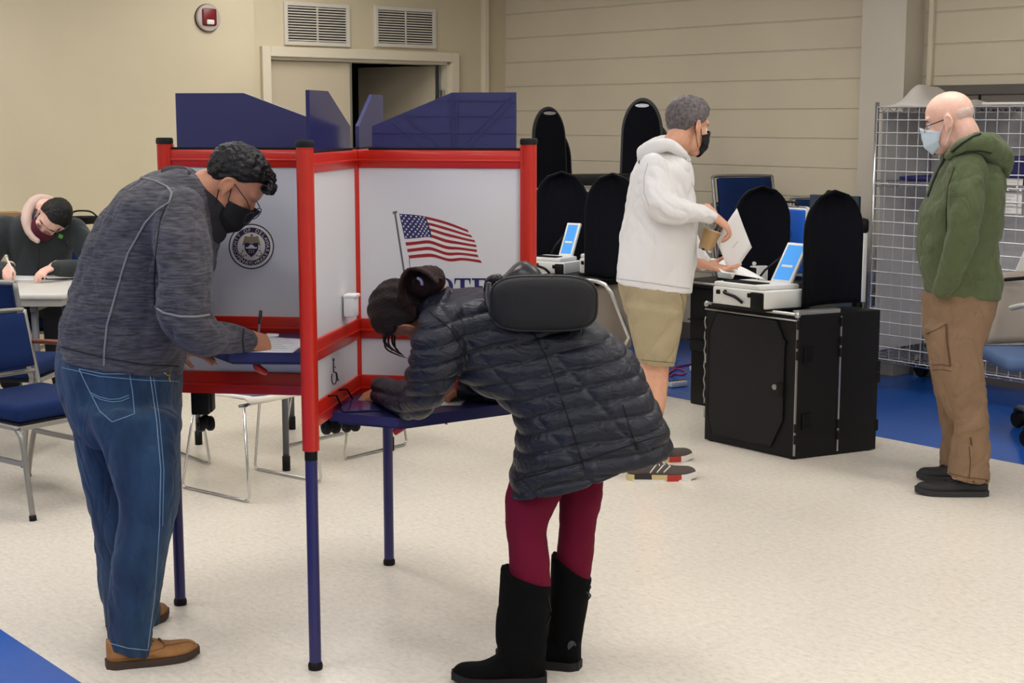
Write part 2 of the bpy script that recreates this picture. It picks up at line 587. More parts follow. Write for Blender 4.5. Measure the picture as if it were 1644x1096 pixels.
# two louvred vents over the door
M_VENT = mat('vent_enamel', (214, 208, 194), rough=0.4)
M_VOID = mat('duct_black', (8, 8, 9), rough=0.9)
def vent(px0, px1, py0, py1, label):
    n0, n1 = n_at(px0, U0), n_at(px1, U0)
    nc = (n0 + n1) / 2; p = rm(U0, nc)
    z1 = at((px0 + px1) / 2, py0, p.y).z; z0 = at((px0 + px1) / 2, py1, p.y).z
    e = empty('air_vent', rm(U0, nc, z0), label, 'air vent', 'louvred vents over the double door', RANG)
    bw = 0.03
    W, H = n1 - n0, z1 - z0
    def part(mb, nm_, m_):
        mb.bm.transform(RM @ Matrix.Translation((U0, nc, z0)))
        return mb.build(nm_, m_, e)
    f = MB()
    for s in (-1, 1):
        f.box((0.012, s * (W / 2 - bw / 2), H / 2), (0.024, bw, H), bevel=0.003)
        f.box((0.012, 0, H / 2 + s * (H / 2 - bw / 2)), (0.024, W - 2 * bw, bw), bevel=0.003)
    f.box((0.014, 0, H / 2), (0.014, 0.008, H - 2 * bw))
    for s in (-1, 1):
        for q in (-0.5, 0.5):
            f.ball((0.024, q * W * 0.5, H / 2 + s * (H / 2 - bw / 2)), (0.003, 0.006, 0.006), seg=8)
    part(f, 'frame', M_VENT)
    part(MB().box((0.003, 0, H / 2), (0.004, W - 2 * bw, H - 2 * bw)), 'duct_opening', M_VOID)
    N = 13
    for k in range(N):
        s = MB(); z = bw + (H - 2 * bw) * (k + 0.5) / N
        s.box((0.012, 0, z), (0.003, W - 2 * bw, (H - 2 * bw) / N * 0.5), Matrix.Rotation(math.radians(18), 3, 'Y'))
        part(s, 'slat', M_VENT)
vent(458, 562, 5, 74, 'louvred air vent above the closed leaf of the double door')
vent(602, 699, 12, 77, 'louvred air vent above the open leaf of the double door')

# round fire alarm on the left wall
M_RED = mat('alarm_red', (116, 26, 28), rough=0.35)
M_WHITE = mat('white_plastic', (232, 232, 228), rough=0.35)
ua = U0 + 0.06
na = n_at(337, ua); pa = rm(ua, na); za = at(337, 29, pa.y).z
ea = empty('fire_alarm', rm(ua, na, za), 'round red fire alarm with white rim high on the cream wall', 'fire alarm', None, RANG)
def apart(mb, nm_, m_, par=ea, **k):
    mb.bm.transform(RM @ Matrix.Translation((ua, na, za)))
    return mb.build(nm_, m_, par, **k)
rs = 21 / (FPX / pa.y)
apart(MB().lathe([(rs, 0), (rs, 0.02), (rs * 0.93, 0.03), (rs * 0.8, 0.032), (0.001, 0.032)], (0, 0, 0), V((1, 0, 0)), 32), 'housing', mat('alarm_housing', (186, 172, 166), rough=0.4), auto=30)
apart(MB().lathe([(rs * 1.04, 0.0), (rs * 1.04, 0.014), (rs * 0.98, 0.018)], (0, 0, 0), V((1, 0, 0)), 32), 'rim', mat('alarm_rim', (70, 40, 40), rough=0.4), auto=30)
apart(MB().box((0.036, 0, 0.005), (0.014, rs * 1.15, rs * 1.25), bevel=0.012), 'horn_cover', M_RED, auto=30)
apart(MB().box((0.05, 0, -rs * 0.32), (0.02, rs * 0.62, rs * 0.36), bevel=0.008), 'strobe_lens', mat('strobe_lens', (225, 222, 215), rough=0.15), auto=30)

# ceiling troffers: the lamps of the hall
M_GLOW = mat('troffer_diffuser', (255, 252, 246), emit=((255, 251, 247), 11.0))
M_TRO = mat('troffer_frame', (235, 235, 232), rough=0.4)
def troffer(u, n, k):
    e = empty('ceiling_light', rm(u, n, HC - 0.05), 'recessed fluorescent ceiling panel in the hall ceiling', 'ceiling light', 'ceiling light panels of the hall', RANG)
    f = MB(); L, W_ = 1.22, 0.61
    for s in (-1, 1):
        f.box((0, s * (W_ / 2 + 0.015), 0.02), (L + 0.06, 0.03, 0.05)); f.box((s * (L / 2 + 0.015), 0, 0.02), (0.03, W_, 0.05))
    f.bm.transform(RM @ Matrix.Translation((u, n, HC - 0.05))); f.build('frame', M_TRO, e)
    g = MB().box((0, 0, 0.02), (L, W_, 0.02)); g.bm.transform(RM @ Matrix.Translation((u, n, HC - 0.05))); g.build('diffuser', M_GLOW, e)
k = 0
for u in (-8.6, -6.2, -3.8, -1.4, 1.0, 2.9):
    for n in (-2.2, 0.4, 3.0, 5.8):
        troffer(u, n, k); k += 1
# ------------------------------------------------------------------ voting booth: four stations round a cross of panels
M_RRED = mat('booth_red', (190, 34, 18), rough=0.35, coat=0.2)
M_PANEL = mat('booth_white_panel', (218, 218, 220), rough=0.45, bump=0.03, bscale=220)
M_BLUE = mat('booth_blue', (44, 46, 92), rough=0.38, bump=0.06, bscale=160)
M_BLUEG = mat('booth_blue_gloss', (38, 40, 86), rough=0.16)
M_LEG = mat('booth_leg_blue', (38, 38, 92), rough=0.4)
M_RUB = mat('black_rubber', (8, 8, 9), rough=0.6, spec=0.3)
M_CHROME = mat('chrome', (205, 205, 205), rough=0.14, metal=1.0)
BH = V((-0.520, 4.91, 0))
ENDS = {'near': V((-0.607, 4.378, 0)), 'left': V((-1.160, 4.992, 0)), 'right': V((0.054, 4.82, 0)), 'back': V((-0.468, 5.462, 0))}
booth = empty('voting_booth', BH, 'red and white four station voting booth on blue legs with navy side shields on top', 'voting booth')
ZT0, ZT1, ZM0, ZM1, ZB0, ZB1 = 1.52, 1.578, 0.955, 1.022, 0.755, 0.832
Z = V((0, 0, 1))
def zz(p, z): return V((p.x, p.y, z))
hub = MB().cyl(zz(BH, 0.72), zz(BH, 1.58), 0.02)
for a in range(4):
    w = a * PI / 2 + 0.15
    hub.cyl(zz(BH + V((math.cos(w), math.sin(w), 0)) * 0.014, 0.72), zz(BH + V((math.cos(w), math.sin(w), 0)) * 0.014, 1.58), 0.009, seg=8)
hub.build('hinge_column', M_RRED, booth, auto=40)
for nm_, E_ in list(ENDS.items()):
    d = (E_ - BH).normalized(); L = (E_ - BH).length; s = Z.cross(d)
    post = MB().tube([zz(E_, 0.69), zz(E_, 1.597)], 0.026, seg=24)
    for q in (-1, 1):          # the two grooved edges of the extrusion
        post.obox(zz(E_ - d * 0.021 + s * q * 0.014, 0.70), zz(E_ - d * 0.021 + s * q * 0.014, 1.595), 0.01, 0.008, up=d)
    po = post.build('post', M_RRED, booth, auto=40)
    MB().lathe([(0.0285, 1.597), (0.0285, 1.612), (0.025, 1.617), (0.001, 1.617)], (E_.x, E_.y, 0), seg=24).build('post_cap', M_RUB, po, auto=40)
    lg = MB().tube([zz(E_, 0.012), zz(E_, 0.695)], 0.0185, seg=20).build('leg', M_LEG, booth, auto=40)
    MB().lathe([(0.0215, 0.0), (0.0225, 0.006), (0.0225, 0.016), (0.019, 0.024), (0.012, 0.03)], (E_.x, E_.y, 0), seg=20).build('leg_foot', M_RUB, lg, auto=40)
    MB().lathe([(0.0195, 0.66), (0.0195, 0.694)], (E_.x, E_.y, 0), seg=20).build('collar', M_RUB, lg, auto=40)
    a_, b_ = BH + d * 0.016, E_ - d * 0.02
    for z0, z1, nme in ((ZT0, ZT1, 'top_rail'), (ZM0, ZM1, 'middle_rail'), (ZB0, ZB1, 'bottom_rail')):
        r_ = MB().obox(zz(a_, (z0 + z1) / 2), zz(b_, (z0 + z1) / 2), 0.03, z1 - z0, bevel=0.004)
        r_.obox(zz(a_, z0 + (z1 - z0) * 0.42), zz(b_, z0 + (z1 - z0) * 0.42), 0.036, 0.008, bevel=0.002)
        r_.build(nme, M_RRED, booth, auto=40)
    for z0, z1, nme in ((ZM1, ZT0, 'upper_panel'), (ZB1, ZM0, 'lower_panel')):
        pn = MB().obox(zz(a_, (z0 + z1) / 2), zz(b_, (z0 + z1) / 2), 0.014, z1 - z0).build(nme, M_PANEL, booth)
        if nme == 'upper_panel': ENDS[nm_ + '_up'] = pn
        else: ENDS[nm_ + '_lo'] = pn
    # navy shield standing on the top rail, tall at the post and cut down towards the hinge
    zb = 1.582
    prof = [(0.93, zb), (0.93, 1.763), (0.57, 1.763), (0.11, 1.655), (0.11, zb)]
    th = 0.012
    P = [zz(BH + d * L * t, z) - s * th / 2 for t, z in prof]
    sh = MB().prism(P, s * th).build('privacy_shield', M_BLUEG if nm_ == 'near' else M_BLUE, booth)
    MB().obox(zz(BH + d * L * 0.09, zb - 0.001), zz(BH + d * L * 0.96, zb - 0.001), 0.02, 0.009).build('shield_track', M_RUB, sh)
    if nm_ in ('right', 'back'):
        rb = MB(); off = s * (-th / 2 - 0.001 if nm_ == 'right' else th / 2 + 0.001)
        if nm_ == 'back': off = s * (th / 2 + 0.001)
        def rib(t0, z0, t1, z1):
            rb.obox(zz(BH + d * L * t0 + off, z0), zz(BH + d * L * t1 + off, z1), 0.004, 0.004, up=Z if abs(t1 - t0) > 1e-3 else d)
        def top(t): return 1.655 + (t - 0.11) / 0.46 * 0.108 if t < 0.57 else 1.763
        for z in (1.634, 1.688, 1.738):
            t0 = 0.115 if z < 1.655 else 0.11 + (z - 1.655) / 0.108 * 0.46
            rib(t0 + 0.01, z, 0.92, z)
        for t in (0.56, 0.58, 0.60): rib(t, zb + 0.004, t, top(t) - 0.004)
        rib(0.64, 1.600, 0.90, 1.752); rib(0.67, 1.592, 0.92, 1.738)
        rib(0.30, 1.690, 0.50, 1.590); rib(0.22, 1.672, 0.40, 1.590)
        rb.build('rib', M_BLUE, sh)

def nrm_of(k):
    d = (ENDS[k] - BH).normalized(); return Z.cross(d)

# writing shelves in the quadrants
def shelf(name, pts, z, th=0.028, lip=0.006):
    c = sum((V((p[0], p[1], 0)) for p in pts), V()) / len(pts)
    m = MB().prism([V((p[0], p[1], z)) for p in pts], V((0, 0, -th)))
    inner = [V((p[0], p[1], 0)) + (c - V((p[0], p[1], 0))).normalized() * 0.03 for p in pts]
    m.prism([V((p.x, p.y, z - th)) for p in inner], V((0, 0, -0.012)))
    return m.build(name, M_BLUE, booth)
dN, dL, dR, dB = [(ENDS[k] - BH).normalized() for k in ('near', 'left', 'right', 'back')]
def hp(d, t, s, q): v = BH + d * t + s * q; return (v.x, v.y)
sh_low = shelf('wheelchair_height_shelf', [hp(dN, 0.02, dR, 0.02), (-0.574, 4.565), (-0.350, 4.465), (0.025, 4.73), (0.035, 4.80)], 0.770)
sh_left = shelf('writing_shelf', [hp(dN, 0.02, dL, 0.02), hp(dL, 0.60, dN, 0.02), (-1.02, 4.74), (-0.872, 4.512), (-0.602, 4.512)], 0.968, 0.03)
shelf('writing_shelf', [hp(dB, 0.02, dL, 0.02), hp(dL, 0.58, dB, 0.02), (-0.93, 5.3), (-0.62, 5.42), (-0.485, 5.40)], 0.968, 0.03)
shelf('writing_shelf', [hp(dB, 0.02, dR, 0.02), hp(dR, 0.56, dB, 0.02), (-0.10, 5.18), (-0.25, 5.42), (-0.445, 5.40)], 0.968, 0.03)
# red latch paddles under two shelves
p = at(414, 588, 4.62); lt = MB().tube([at(409, 582, 4.62), at(414, 590, 4.62), at(425, 597, 4.63)], [0.008, 0.013, 0.01], seg=10, smooth=3, round_ends=True)
lt.build('latch', M_RRED, booth, smooth=True)
MB().obox(at(649, 683, 4.60), at(632, 694, 4.60), 0.03, 0.022, bevel=0.005).build('latch', M_RRED, booth)
# transport casters on black brackets under the rails
def caster(px, py, y, bracket=None):
    c = at(px, py, y)
    if bracket:
        q0, q1 = at(bracket[0], bracket[1], y), at(bracket[2], bracket[3], y)
        b = MB().box(((q0.x + q1.x) / 2, y - 0.0, (q0.z + q1.z) / 2), (abs(q1.x - q0.x), 0.07, abs(q1.z - q0.z)), bevel=0.006)
        b.box((q1.x - 0.004, y + 0.02, (q0.z + q1.z) / 2), (0.02, 0.06, abs(q1.z - q0.z) * 0.9), bevel=0.004)
    else:
        b = MB().cyl(c + V((0, 0, 0.01)), c + V((0, 0, 0.045)), 0.012)
    b.build('caster_bracket', M_RUB, booth, auto=40)
    w_ = MB(); ax = V((0.85, 0.5, 0)).normalized()
    for q in (-1, 1):
        w_.lathe([(0.006, -0.011), (0.022, -0.011), (0.026, -0.006), (0.026, 0.006), (0.022, 0.011), (0.006, 0.011)], c + ax * q * 0.016, ax, 20)
    w_.cyl(c - ax * 0.03, c + ax * 0.03, 0.007)
    w_.ball(c + V((0, 0, 0.012)), (0.02, 0.02, 0.02), seg=10)
    w_.build('caster', M_RUB, booth, auto=40)
caster(330, 680, 5.02, (309, 622, 339, 663))
caster(531, 684, 4.72)
caster(563, 681, 4.92)
# white pen holder on the near panel
ph = MB(); nN = nrm_of('near')
if nN.x < 0: nN = -nN
pp = onplane(553, 491, BH + nN * 0.01, nN)
ph.box(pp + nN * 0.022, (0.04, 0.052, 0.068), Matrix.Rotation(math.atan2(nN.y, nN.x), 3, 'Z'), bevel=0.008)
ph.box(pp + nN * 0.024 + V((0, 0, 0.034)), (0.044, 0.058, 0.012), Matrix.Rotation(math.atan2(nN.y, nN.x), 3, 'Z'), bevel=0.004)
ph.build('pen_holder', M_WHITE, booth, auto=40)
# cords running from the near panel to the low shelf
for (a_, b_) in (((524, 636), (548, 651)), ((541, 626), (566, 640))):
    q0 = onplane(a_[0], a_[1], BH + nN * 0.008, nN); q1 = atz(b_[0], b_[1], 0.775)
    MB().tube([q0, q0 + nN * 0.03 + V((0, 0, 0.004)), (q0 + q1) / 2 + V((0.01, 0, 0.012)), q1], 0.003, seg=8, smooth=5).build('cord', M_RUB, booth, smooth=True)

# --- printing on the panels
def ink(name, col, rough=0.5): return mat('ink_' + name, col, rough=rough)
def decal(parent, name, key, off=0.0075, lab=None):
    """collects flat printed shapes given in photograph pixels and lays them on the arm's face"""
    n = nrm_of(key); to = (CAMP - BH); to.z = 0
    if n.dot(to) < 0: n = -n
    if key == 'near' and n.x < 0: n = -n
    p0 = BH + n * off
    return n, p0
# flag on the right panel
nr_, p0r = decal(None, None, 'right')
S_, T_ = 40, 39
import bisect
topc = [(641, 343), (668, 345), (691, 349), (720, 357), (751, 369)]
botc = [(657, 415), (680, 413), (697, 413), (722, 419.5), (744, 418), (774, 422)]
def along(c, t):
    x = t * (len(c) - 1); i = min(int(x), len(c) - 2); f = x - i
    q = catmull([tuple(map(float, z)) for z in c], 8); x = t * (len(q) - 1); i = min(int(x), len(q) - 2); f = x - i
    return (q[i][0] * (1 - f) + q[i + 1][0] * f, q[i][1] * (1 - f) + q[i + 1][1] * f)
def flagpt(s, t):
    a = along(topc, s); b = along(botc, s)
    x = a[0] + (b[0] - a[0]) * t; y = a[1] + (b[1] - a[1]) * t
    bow = 4 * t * (1 - t)
    return (x + 4.0 * bow * s * math.sin(t * 5), y + 1.6 * bow * math.sin(s * 9 + t * 2))
fm = MB()
col_r = ink('flag_red', (150, 30, 38)); col_w = ink('flag_white', (220, 216, 214)); col_b = ink('flag_blue', (40, 44, 100))
grid = [[onplane(*flagpt(i / S_, j / T_), p0r, nr_) for i in range(S_ + 1)] for j in range(T_ + 1)]
bmv = [[fm.bm.verts.new(p) for p in row] for row in grid]
for j in range(T_):
    for i in range(S_):
        f = fm.bm.faces.new((bmv[j][i], bmv[j][i + 1], bmv[j + 1][i + 1], bmv[j + 1][i]))
        stripe = j // 3
        f.material_index = 2 if (i < S_ * 0.42 and stripe < 7) else (0 if stripe % 2 == 0 else 1)
p1r = p0r + nr_ * 0.0012
for r_ in range(9):
    for c_ in range(6 if r_ % 2 == 0 else 5):
        s = (0.035 + (c_ + (0 if r_ % 2 == 0 else 0.5)) * 0.07); t = 0.035 + r_ * 0.058
        x, y = flagpt(s, t)
        st = []
        for k in range(10):
            rr_ = 2.0 if k % 2 == 0 else 0.9
            st.append(onplane(x + rr_ * math.sin(k * PI / 5), y - rr_ * math.cos(k * PI / 5), p1r, nr_))
        fm.poly(st, mi=1)
fm.build('printed_flag', [col_r, col_w, col_b], ENDS['right_up'], label='printed stars and stripes flag')
pm = MB()
def inkline(m, pts, wpx, p0, n, mi=0):
    for (a, b) in zip(pts[:-1], pts[1:]):
        dx, dy = b[0] - a[0], b[1] - a[1]; l = math.hypot(dx, dy) or 1
        ox, oy = -dy / l * wpx / 2, dx / l * wpx / 2
        m.poly([onplane(a[0] + ox, a[1] + oy, p0, n), onplane(b[0] + ox, b[1] + oy, p0, n), onplane(b[0] - ox, b[1] - oy, p0, n), onplane(a[0] - ox, a[1] - oy, p0, n)], mi)
inkline(pm, [(634, 341), (654, 470)], 3.0, p0r, nr_)
inkline(pm, [(657, 415), (659, 440)], 1.2, p0r, nr_)
inkline(pm, [(630.5, 342), (637.5, 340)], 4, p0r, nr_)
pm.build('printed_flagpole', ink('pole_grey', (96, 98, 102)), ENDS['right_up'])
# VOTE in blue serif capitals
vt = MB(); vw = MB()
p1v = p0r + nr_ * 0.0012
def pol(pts, m=vt, p=p1v): m.poly([onplane(x, y, p, nr_) for x, y in pts])
yT, yB = 446.5, 474.0
def stem(xc, w=7.0, ser=5.5):
    pol([(xc - w / 2, yT), (xc + w / 2, yT), (xc + w / 2, yB), (xc - w / 2, yB)])
    pol([(xc - ser - 1, yB - 2.2), (xc + ser + 1, yB - 2.2), (xc + ser + 1, yB), (xc - ser - 1, yB)])
stem(742.5)
pol([(729.5, yT), (755.5, yT), (755.5, yT + 2.6), (729.5, yT + 2.6)])
pol([(729.5, yT + 2), (732.5, yT + 2), (730.5, yT + 10), (729.5, yT + 10)]); pol([(755.5, yT + 2), (752.5, yT + 2), (754.5, yT + 10), (755.5, yT + 10)])
stem(765.5)
pol([(757.5, yT), (780, yT), (780, yT + 2.6), (757.5, yT + 2.6)]); pol([(765, yB - 2.6), (781, yB - 2.6), (781, yB), (765, yB)])
pol([(780, yT + 2), (777, yT + 2), (779, yT + 9), (780, yT + 9)]); pol([(781, yB - 2), (778, yB - 2), (780, yB - 10), (781, yB - 10)])
pol([(768, (yT + yB) / 2 - 1.3), (775, (yT + yB) / 2 - 1.3), (775, (yT + yB) / 2 + 1.3), (768, (yT + yB) / 2 + 1.3)])
ox, oy = 713.5, (yT + yB) / 2
for k in range(32):
    a0, a1 = k * PI / 16, (k + 1) * PI / 16
    pol([(ox + 14 * math.cos(a0), oy + 14.5 * math.sin(a0)), (ox + 14 * math.cos(a1), oy + 14.5 * math.sin(a1)),
         (ox + 7.2 * math.cos(a1), oy + 12.3 * math.sin(a1)), (ox + 7.2 * math.cos(a0), oy + 12.3 * math.sin(a0))])
pol([(672, yT), (679.5, yT), (689, yB), (686, yB)]); pol([(699, yT), (701, yT), (688.5, yB), (686.5, yB)])
pol([(669, yT), (683, yT), (683, yT + 2), (669, yT + 2)]); pol([(694, yT), (704, yT), (704, yT + 2), (694, yT + 2)])
vt.build('printed_word', ink('vote_blue', (38, 38, 96)), ENDS['right_up'], label='dark blue serif capitals reading VOTE')
# county seal on the left panel
nl_, p0l = decal(None, None, 'left')
cx, cy = 403.5, 395.5
sl = MB()
def disc(r0, r1, dz, mi, n=48):
    p = p0l + nl_ * dz
    for k in range(n):
        a0, a1 = 2 * PI * k / n, 2 * PI * (k + 1) / n
        q = [onplane(cx + r1 * math.cos(a0), cy + r1 * math.sin(a0), p, nl_), onplane(cx + r1 * math.cos(a1), cy + r1 * math.sin(a1), p, nl_)]
        if r0 > 0: q += [onplane(cx + r0 * math.cos(a1), cy + r0 * math.sin(a1), p, nl_), onplane(cx + r0 * math.cos(a0), cy + r0 * math.sin(a0), p, nl_)]
        else: q += [onplane(cx, cy, p, nl_)]
        sl.poly(q, mi)
W_, P_, G_, D_ = 0, 1, 2, 3
disc(34.5, 36.5, 0.0, D_); disc(30.5, 34.5, 0.0, W_); disc(22.5, 30.5, 0.0, P_); disc(0, 22.5, 0.0, W_); disc(22.2, 23.0, 0.0008, G_)
ps = p0l + nl_ * 0.0014
def spoly(pts, mi, p=ps): sl.poly([onplane(cx + x, cy + y, p, nl_) for x, y in pts], mi)
# eagle with spread wings over a shield between two sprigs
spoly([(-3, -16), (3, -16), (4, -8), (0, -5), (-4, -8)], G_)
for s in (-1, 1):
    for k in range(6):
        spoly([(s * 2, -15 + k * 1.2), (s * (10 + k * 0.8), -17 + k * 2.6), (s * (12 + k * 0.6), -14.5 + k * 2.6), (s * 2, -12 + k * 1.2)][::s], G_, ps + nl_ * 0.0002 * k)
spoly([(-1.5, -20), (2, -20), (3.5, -18), (1.5, -15.5), (-1.5, -15.5)], G_)
pshield = ps + nl_ * 0.0014
spoly([(-11, -6), (0, -5), (11, -6), (10.5, 5), (6, 12), (0, 17), (-6, 12), (-10.5, 5)], P_, pshield)
spoly([(-9, 1), (9, 1), (8.8, 3.4), (-8.8, 3.4)], W_, pshield + nl_ * 0.0006)
spoly([(-4, -1), (0, -4), (4, -1), (5, 1), (-5, 1)], W_, pshield + nl_ * 0.0006)
for s in (-3.5, 0, 3.5): spoly([(s - 1, 5), (s + 1, 5), (s + 1, 11), (s - 1, 11)], G_, pshield + nl_ * 0.0006)
for s in (-1, 1):
    for k in range(7):
        a = math.radians(100 - k * 18); x = s * 16.5 * math.sin(a + 0.4); y = 16.5 * math.cos(a - 0.6) * 0.9 + 1
        spoly([(x - 2, y), (x, y - 1.6), (x + 2, y), (x, y + 1.6)], G_, ps)
def arc_text(txt, r, a0, a1, up):
    n = len(txt)
    for i, ch in enumerate(txt):
        if ch == ' ': continue
        a = a0 + (a1 - a0) * (i / (n - 1))
        vs, fs = glyph(ch, 7.6)
        ca, sa = math.cos(a), math.sin(a)
        out = []
        for v in vs:
            lx, ly = v.x * 1.05, v.y - 2.7
            if up:
                rx, ry = ca, sa; tx, ty = -sa, ca
                X = cx + rx * (r + ly) + tx * lx; Y = cy + ry * (r + ly) + ty * lx
            else:
                rx, ry = ca, sa; tx, ty = sa, -ca
                X = cx + rx * (r - ly) + tx * lx; Y = cy + ry * (r - ly) + ty * lx
            out.append(sl.bm.verts.new(onplane(X, Y, ps, nl_)))
        for f in fs:
            try:
                q = sl.bm.faces.new([out[i_] for i_ in f]); q.material_index = W_
            except ValueError: pass
arc_text('COUNTY OF DELAWARE', 26.5, math.radians(-90 - 118), math.radians(-90 + 118), True)
arc_text('PENNSYLVANIA', 26.5, math.radians(90 + 50), math.radians(90 - 50), False)
sl.build('county_seal', [ink('seal_white', (226, 222, 214)), ink('seal_purple', (40, 30, 66)), ink('seal_gold', (142, 128, 104)), ink('seal_rim', (58, 50, 66))], ENDS['left_up'], label='round purple and gold county seal', recalc=False)
# wheelchair symbol on the near panel's lower part
nn_ = nN; p0n = BH + nn_ * 0.0078
wm = MB()
def ell(cx_, cy_, rx_, ry_, w, a0=0, a1=360, n=20):
    pts = [(cx_ + rx_ * math.cos(math.radians(a0 + (a1 - a0) * k / n)), cy_ + ry_ * math.sin(math.radians(a0 + (a1 - a0) * k / n))) for k in range(n + 1)]
    inkline(wm, pts, w, p0n, nn_)
ell(536.5, 606, 4.0, 10.5, 1.6, -60, 215); ell(535.6, 577.5, 0.9, 2.4, 1.6)
inkline(wm, [(535.4, 581), (535.8, 598)], 1.8, p0n, nn_); inkline(wm, [(535.6, 588), (539.5, 590)], 1.5, p0n, nn_)
inkline(wm, [(535.8, 597), (540.5, 598), (542.5, 611), (544, 609)], 1.7, p0n, nn_)
wm.build('printed_wheelchair_symbol', ink('symbol_black', (24, 24, 28)), ENDS['near_lo'])
# ------------------------------------------------------------------ banquet chairs
M_NAVY = mat('navy_fabric', (17, 38, 82), rough=0.9, bump=0.25, bscale=420, spec=0.25, var=0.12, vscale=300)
M_GREYM = mat('grey_metal_frame', (150, 148, 142), rough=0.35, metal=0.55)
M_WOOD = mat('arm_wood', (110, 52, 34), rough=0.4, var=0.2, vscale=30, stretch=(1, 8, 8))
def banquet_chair(label, arms=False, group=None, top=0.885):
    """faces +y in its own frame, origin on the floor under the seat centre"""
    e = empty('banquet_chair', (0, 0, 0), label, 'chair', group)
    w, d = 0.225, 0.22
    s = MB().box((0, 0.0, 0.44), (0.46, 0.47, 0.075), bevel=0.03, seg=4)
    s.build('seat', M_NAVY, e, smooth=True)
    MB().box((0, 0.0, 0.397), (0.44, 0.45, 0.016), bevel=0.004).build('seat_board', M_BLACK, e)
    lean = 0.13
    bz0, bz1 = 0.545, top
    def by(z): return -d - 0.02 - lean * (z - 0.40) / 0.5
    rows = []
    for z in (bz0, bz0 + (bz1 - bz0) * 0.25, bz0 + (bz1 - bz0) * 0.5, bz0 + (bz1 - bz0) * 0.75, bz1):
        rows.append([V((-0.2 + 0.4 * k / 6, by(z) - 0.012 * math.sin(PI * k / 6) , z)) for k in range(7)])
    b = MB().sheet(rows, 0.045)
    bmesh.ops.bevel(b.bm, geom=list(b.bm.edges), offset=0.004, segments=1, affect='EDGES')
    b.build('backrest', M_NAVY, e, smooth=True)
    for q in (-1, 1):
        x = q * w
        MB().tube([V((x, by(top + 0.017), top + 0.017)), V((x, by(0.66), 0.66)), V((x, by(0.46), 0.46)), V((x, -d - 0.02, 0.40)), V((x, -d - 0.10, 0.2)), V((x * 1.02, -d - 0.16, 0.012))], 0.0125, seg=10, smooth=4).build('leg', M_GREYM, e, smooth=True)
        MB().tube([V((x, -d + 0.02, 0.385)), V((x, d - 0.04, 0.385)), V((x, d + 0.0, 0.375)), V((x, d + 0.03, 0.33)), V((x, d + 0.05, 0.2)), V((x * 1.02, d + 0.085, 0.012))], 0.0125, seg=10, smooth=4).build('leg', M_GREYM, e, smooth=True)
        MB().obox((x, -d - 0.085, 0.235), (x, d + 0.045, 0.235), 0.016, 0.022, bevel=0.003).build('side_stretcher', M_GREYM, e)
        for y in (-d - 0.16, d + 0.085):
            MB().cyl((x * 1.02, y, 0), (x * 1.02, y - 0.003, 0.022), 0.0155).build('glide', M_RUB, e, smooth=True)
        if arms:
            MB().tube([V((x * 1.06, 0.02, 0.40)), V((x * 1.12, 0.05, 0.55)), V((x * 1.12, 0.05, 0.635))], 0.011, seg=10, smooth=3).build('arm_post', M_GREYM, e, smooth=True)
            MB().tube([V((x * 1.08, by(0.66), 0.655)), V((x * 1.13, -0.09, 0.665)), V((x * 1.12, 0.09, 0.655))], 0.019, seg=12, smooth=5, round_ends=True, flat=(V((0, 0, 1)), 0.6)).build('armrest', M_WOOD, e, smooth=True)
    for z in (0.525, top + 0.017):
        cb = MB().tube([V((-w, by(z), z)), V((-w * 0.5, by(z) - 0.012, z + (0.004 if z > 0.7 else 0))), V((w * 0.5, by(z) - 0.012, z + (0.004 if z > 0.7 else 0))), V((w, by(z), z))], 0.011, seg=8, smooth=4)
        cb.build('back_bar', M_GREYM, e, smooth=True)
    MB().obox((-w, d + 0.01, 0.385), (w, d + 0.01, 0.385), 0.02, 0.02, bevel=0.003).build('front_rail', M_GREYM, e)
    return e
def place(e, x, y, fx, fy):
    e.location = (x, y, 0); e.rotation_euler = (0, 0, math.atan2(fy, fx) - PI / 2)
    WM[e.name] = Matrix.Translation((x, y, 0)) @ Matrix.Rotation(math.atan2(fy, fx) - PI / 2, 4, 'Z')
ch_arm = banquet_chair('navy banquet armchair with wooden armrests in front of the white folding table', True, None, 0.785)
ch = banquet_chair('navy banquet chair with its back to us, tucked against the white folding table', False)
place(ch_arm, -2.13, 6.45, 0.80, -0.60)
place(ch, -2.57, 7.46, 0.10, 0.99)
c3 = dup(ch, (-2.78, 9.22, 0), math.radians(180), 'navy banquet chair under the seated man writing at the white table')
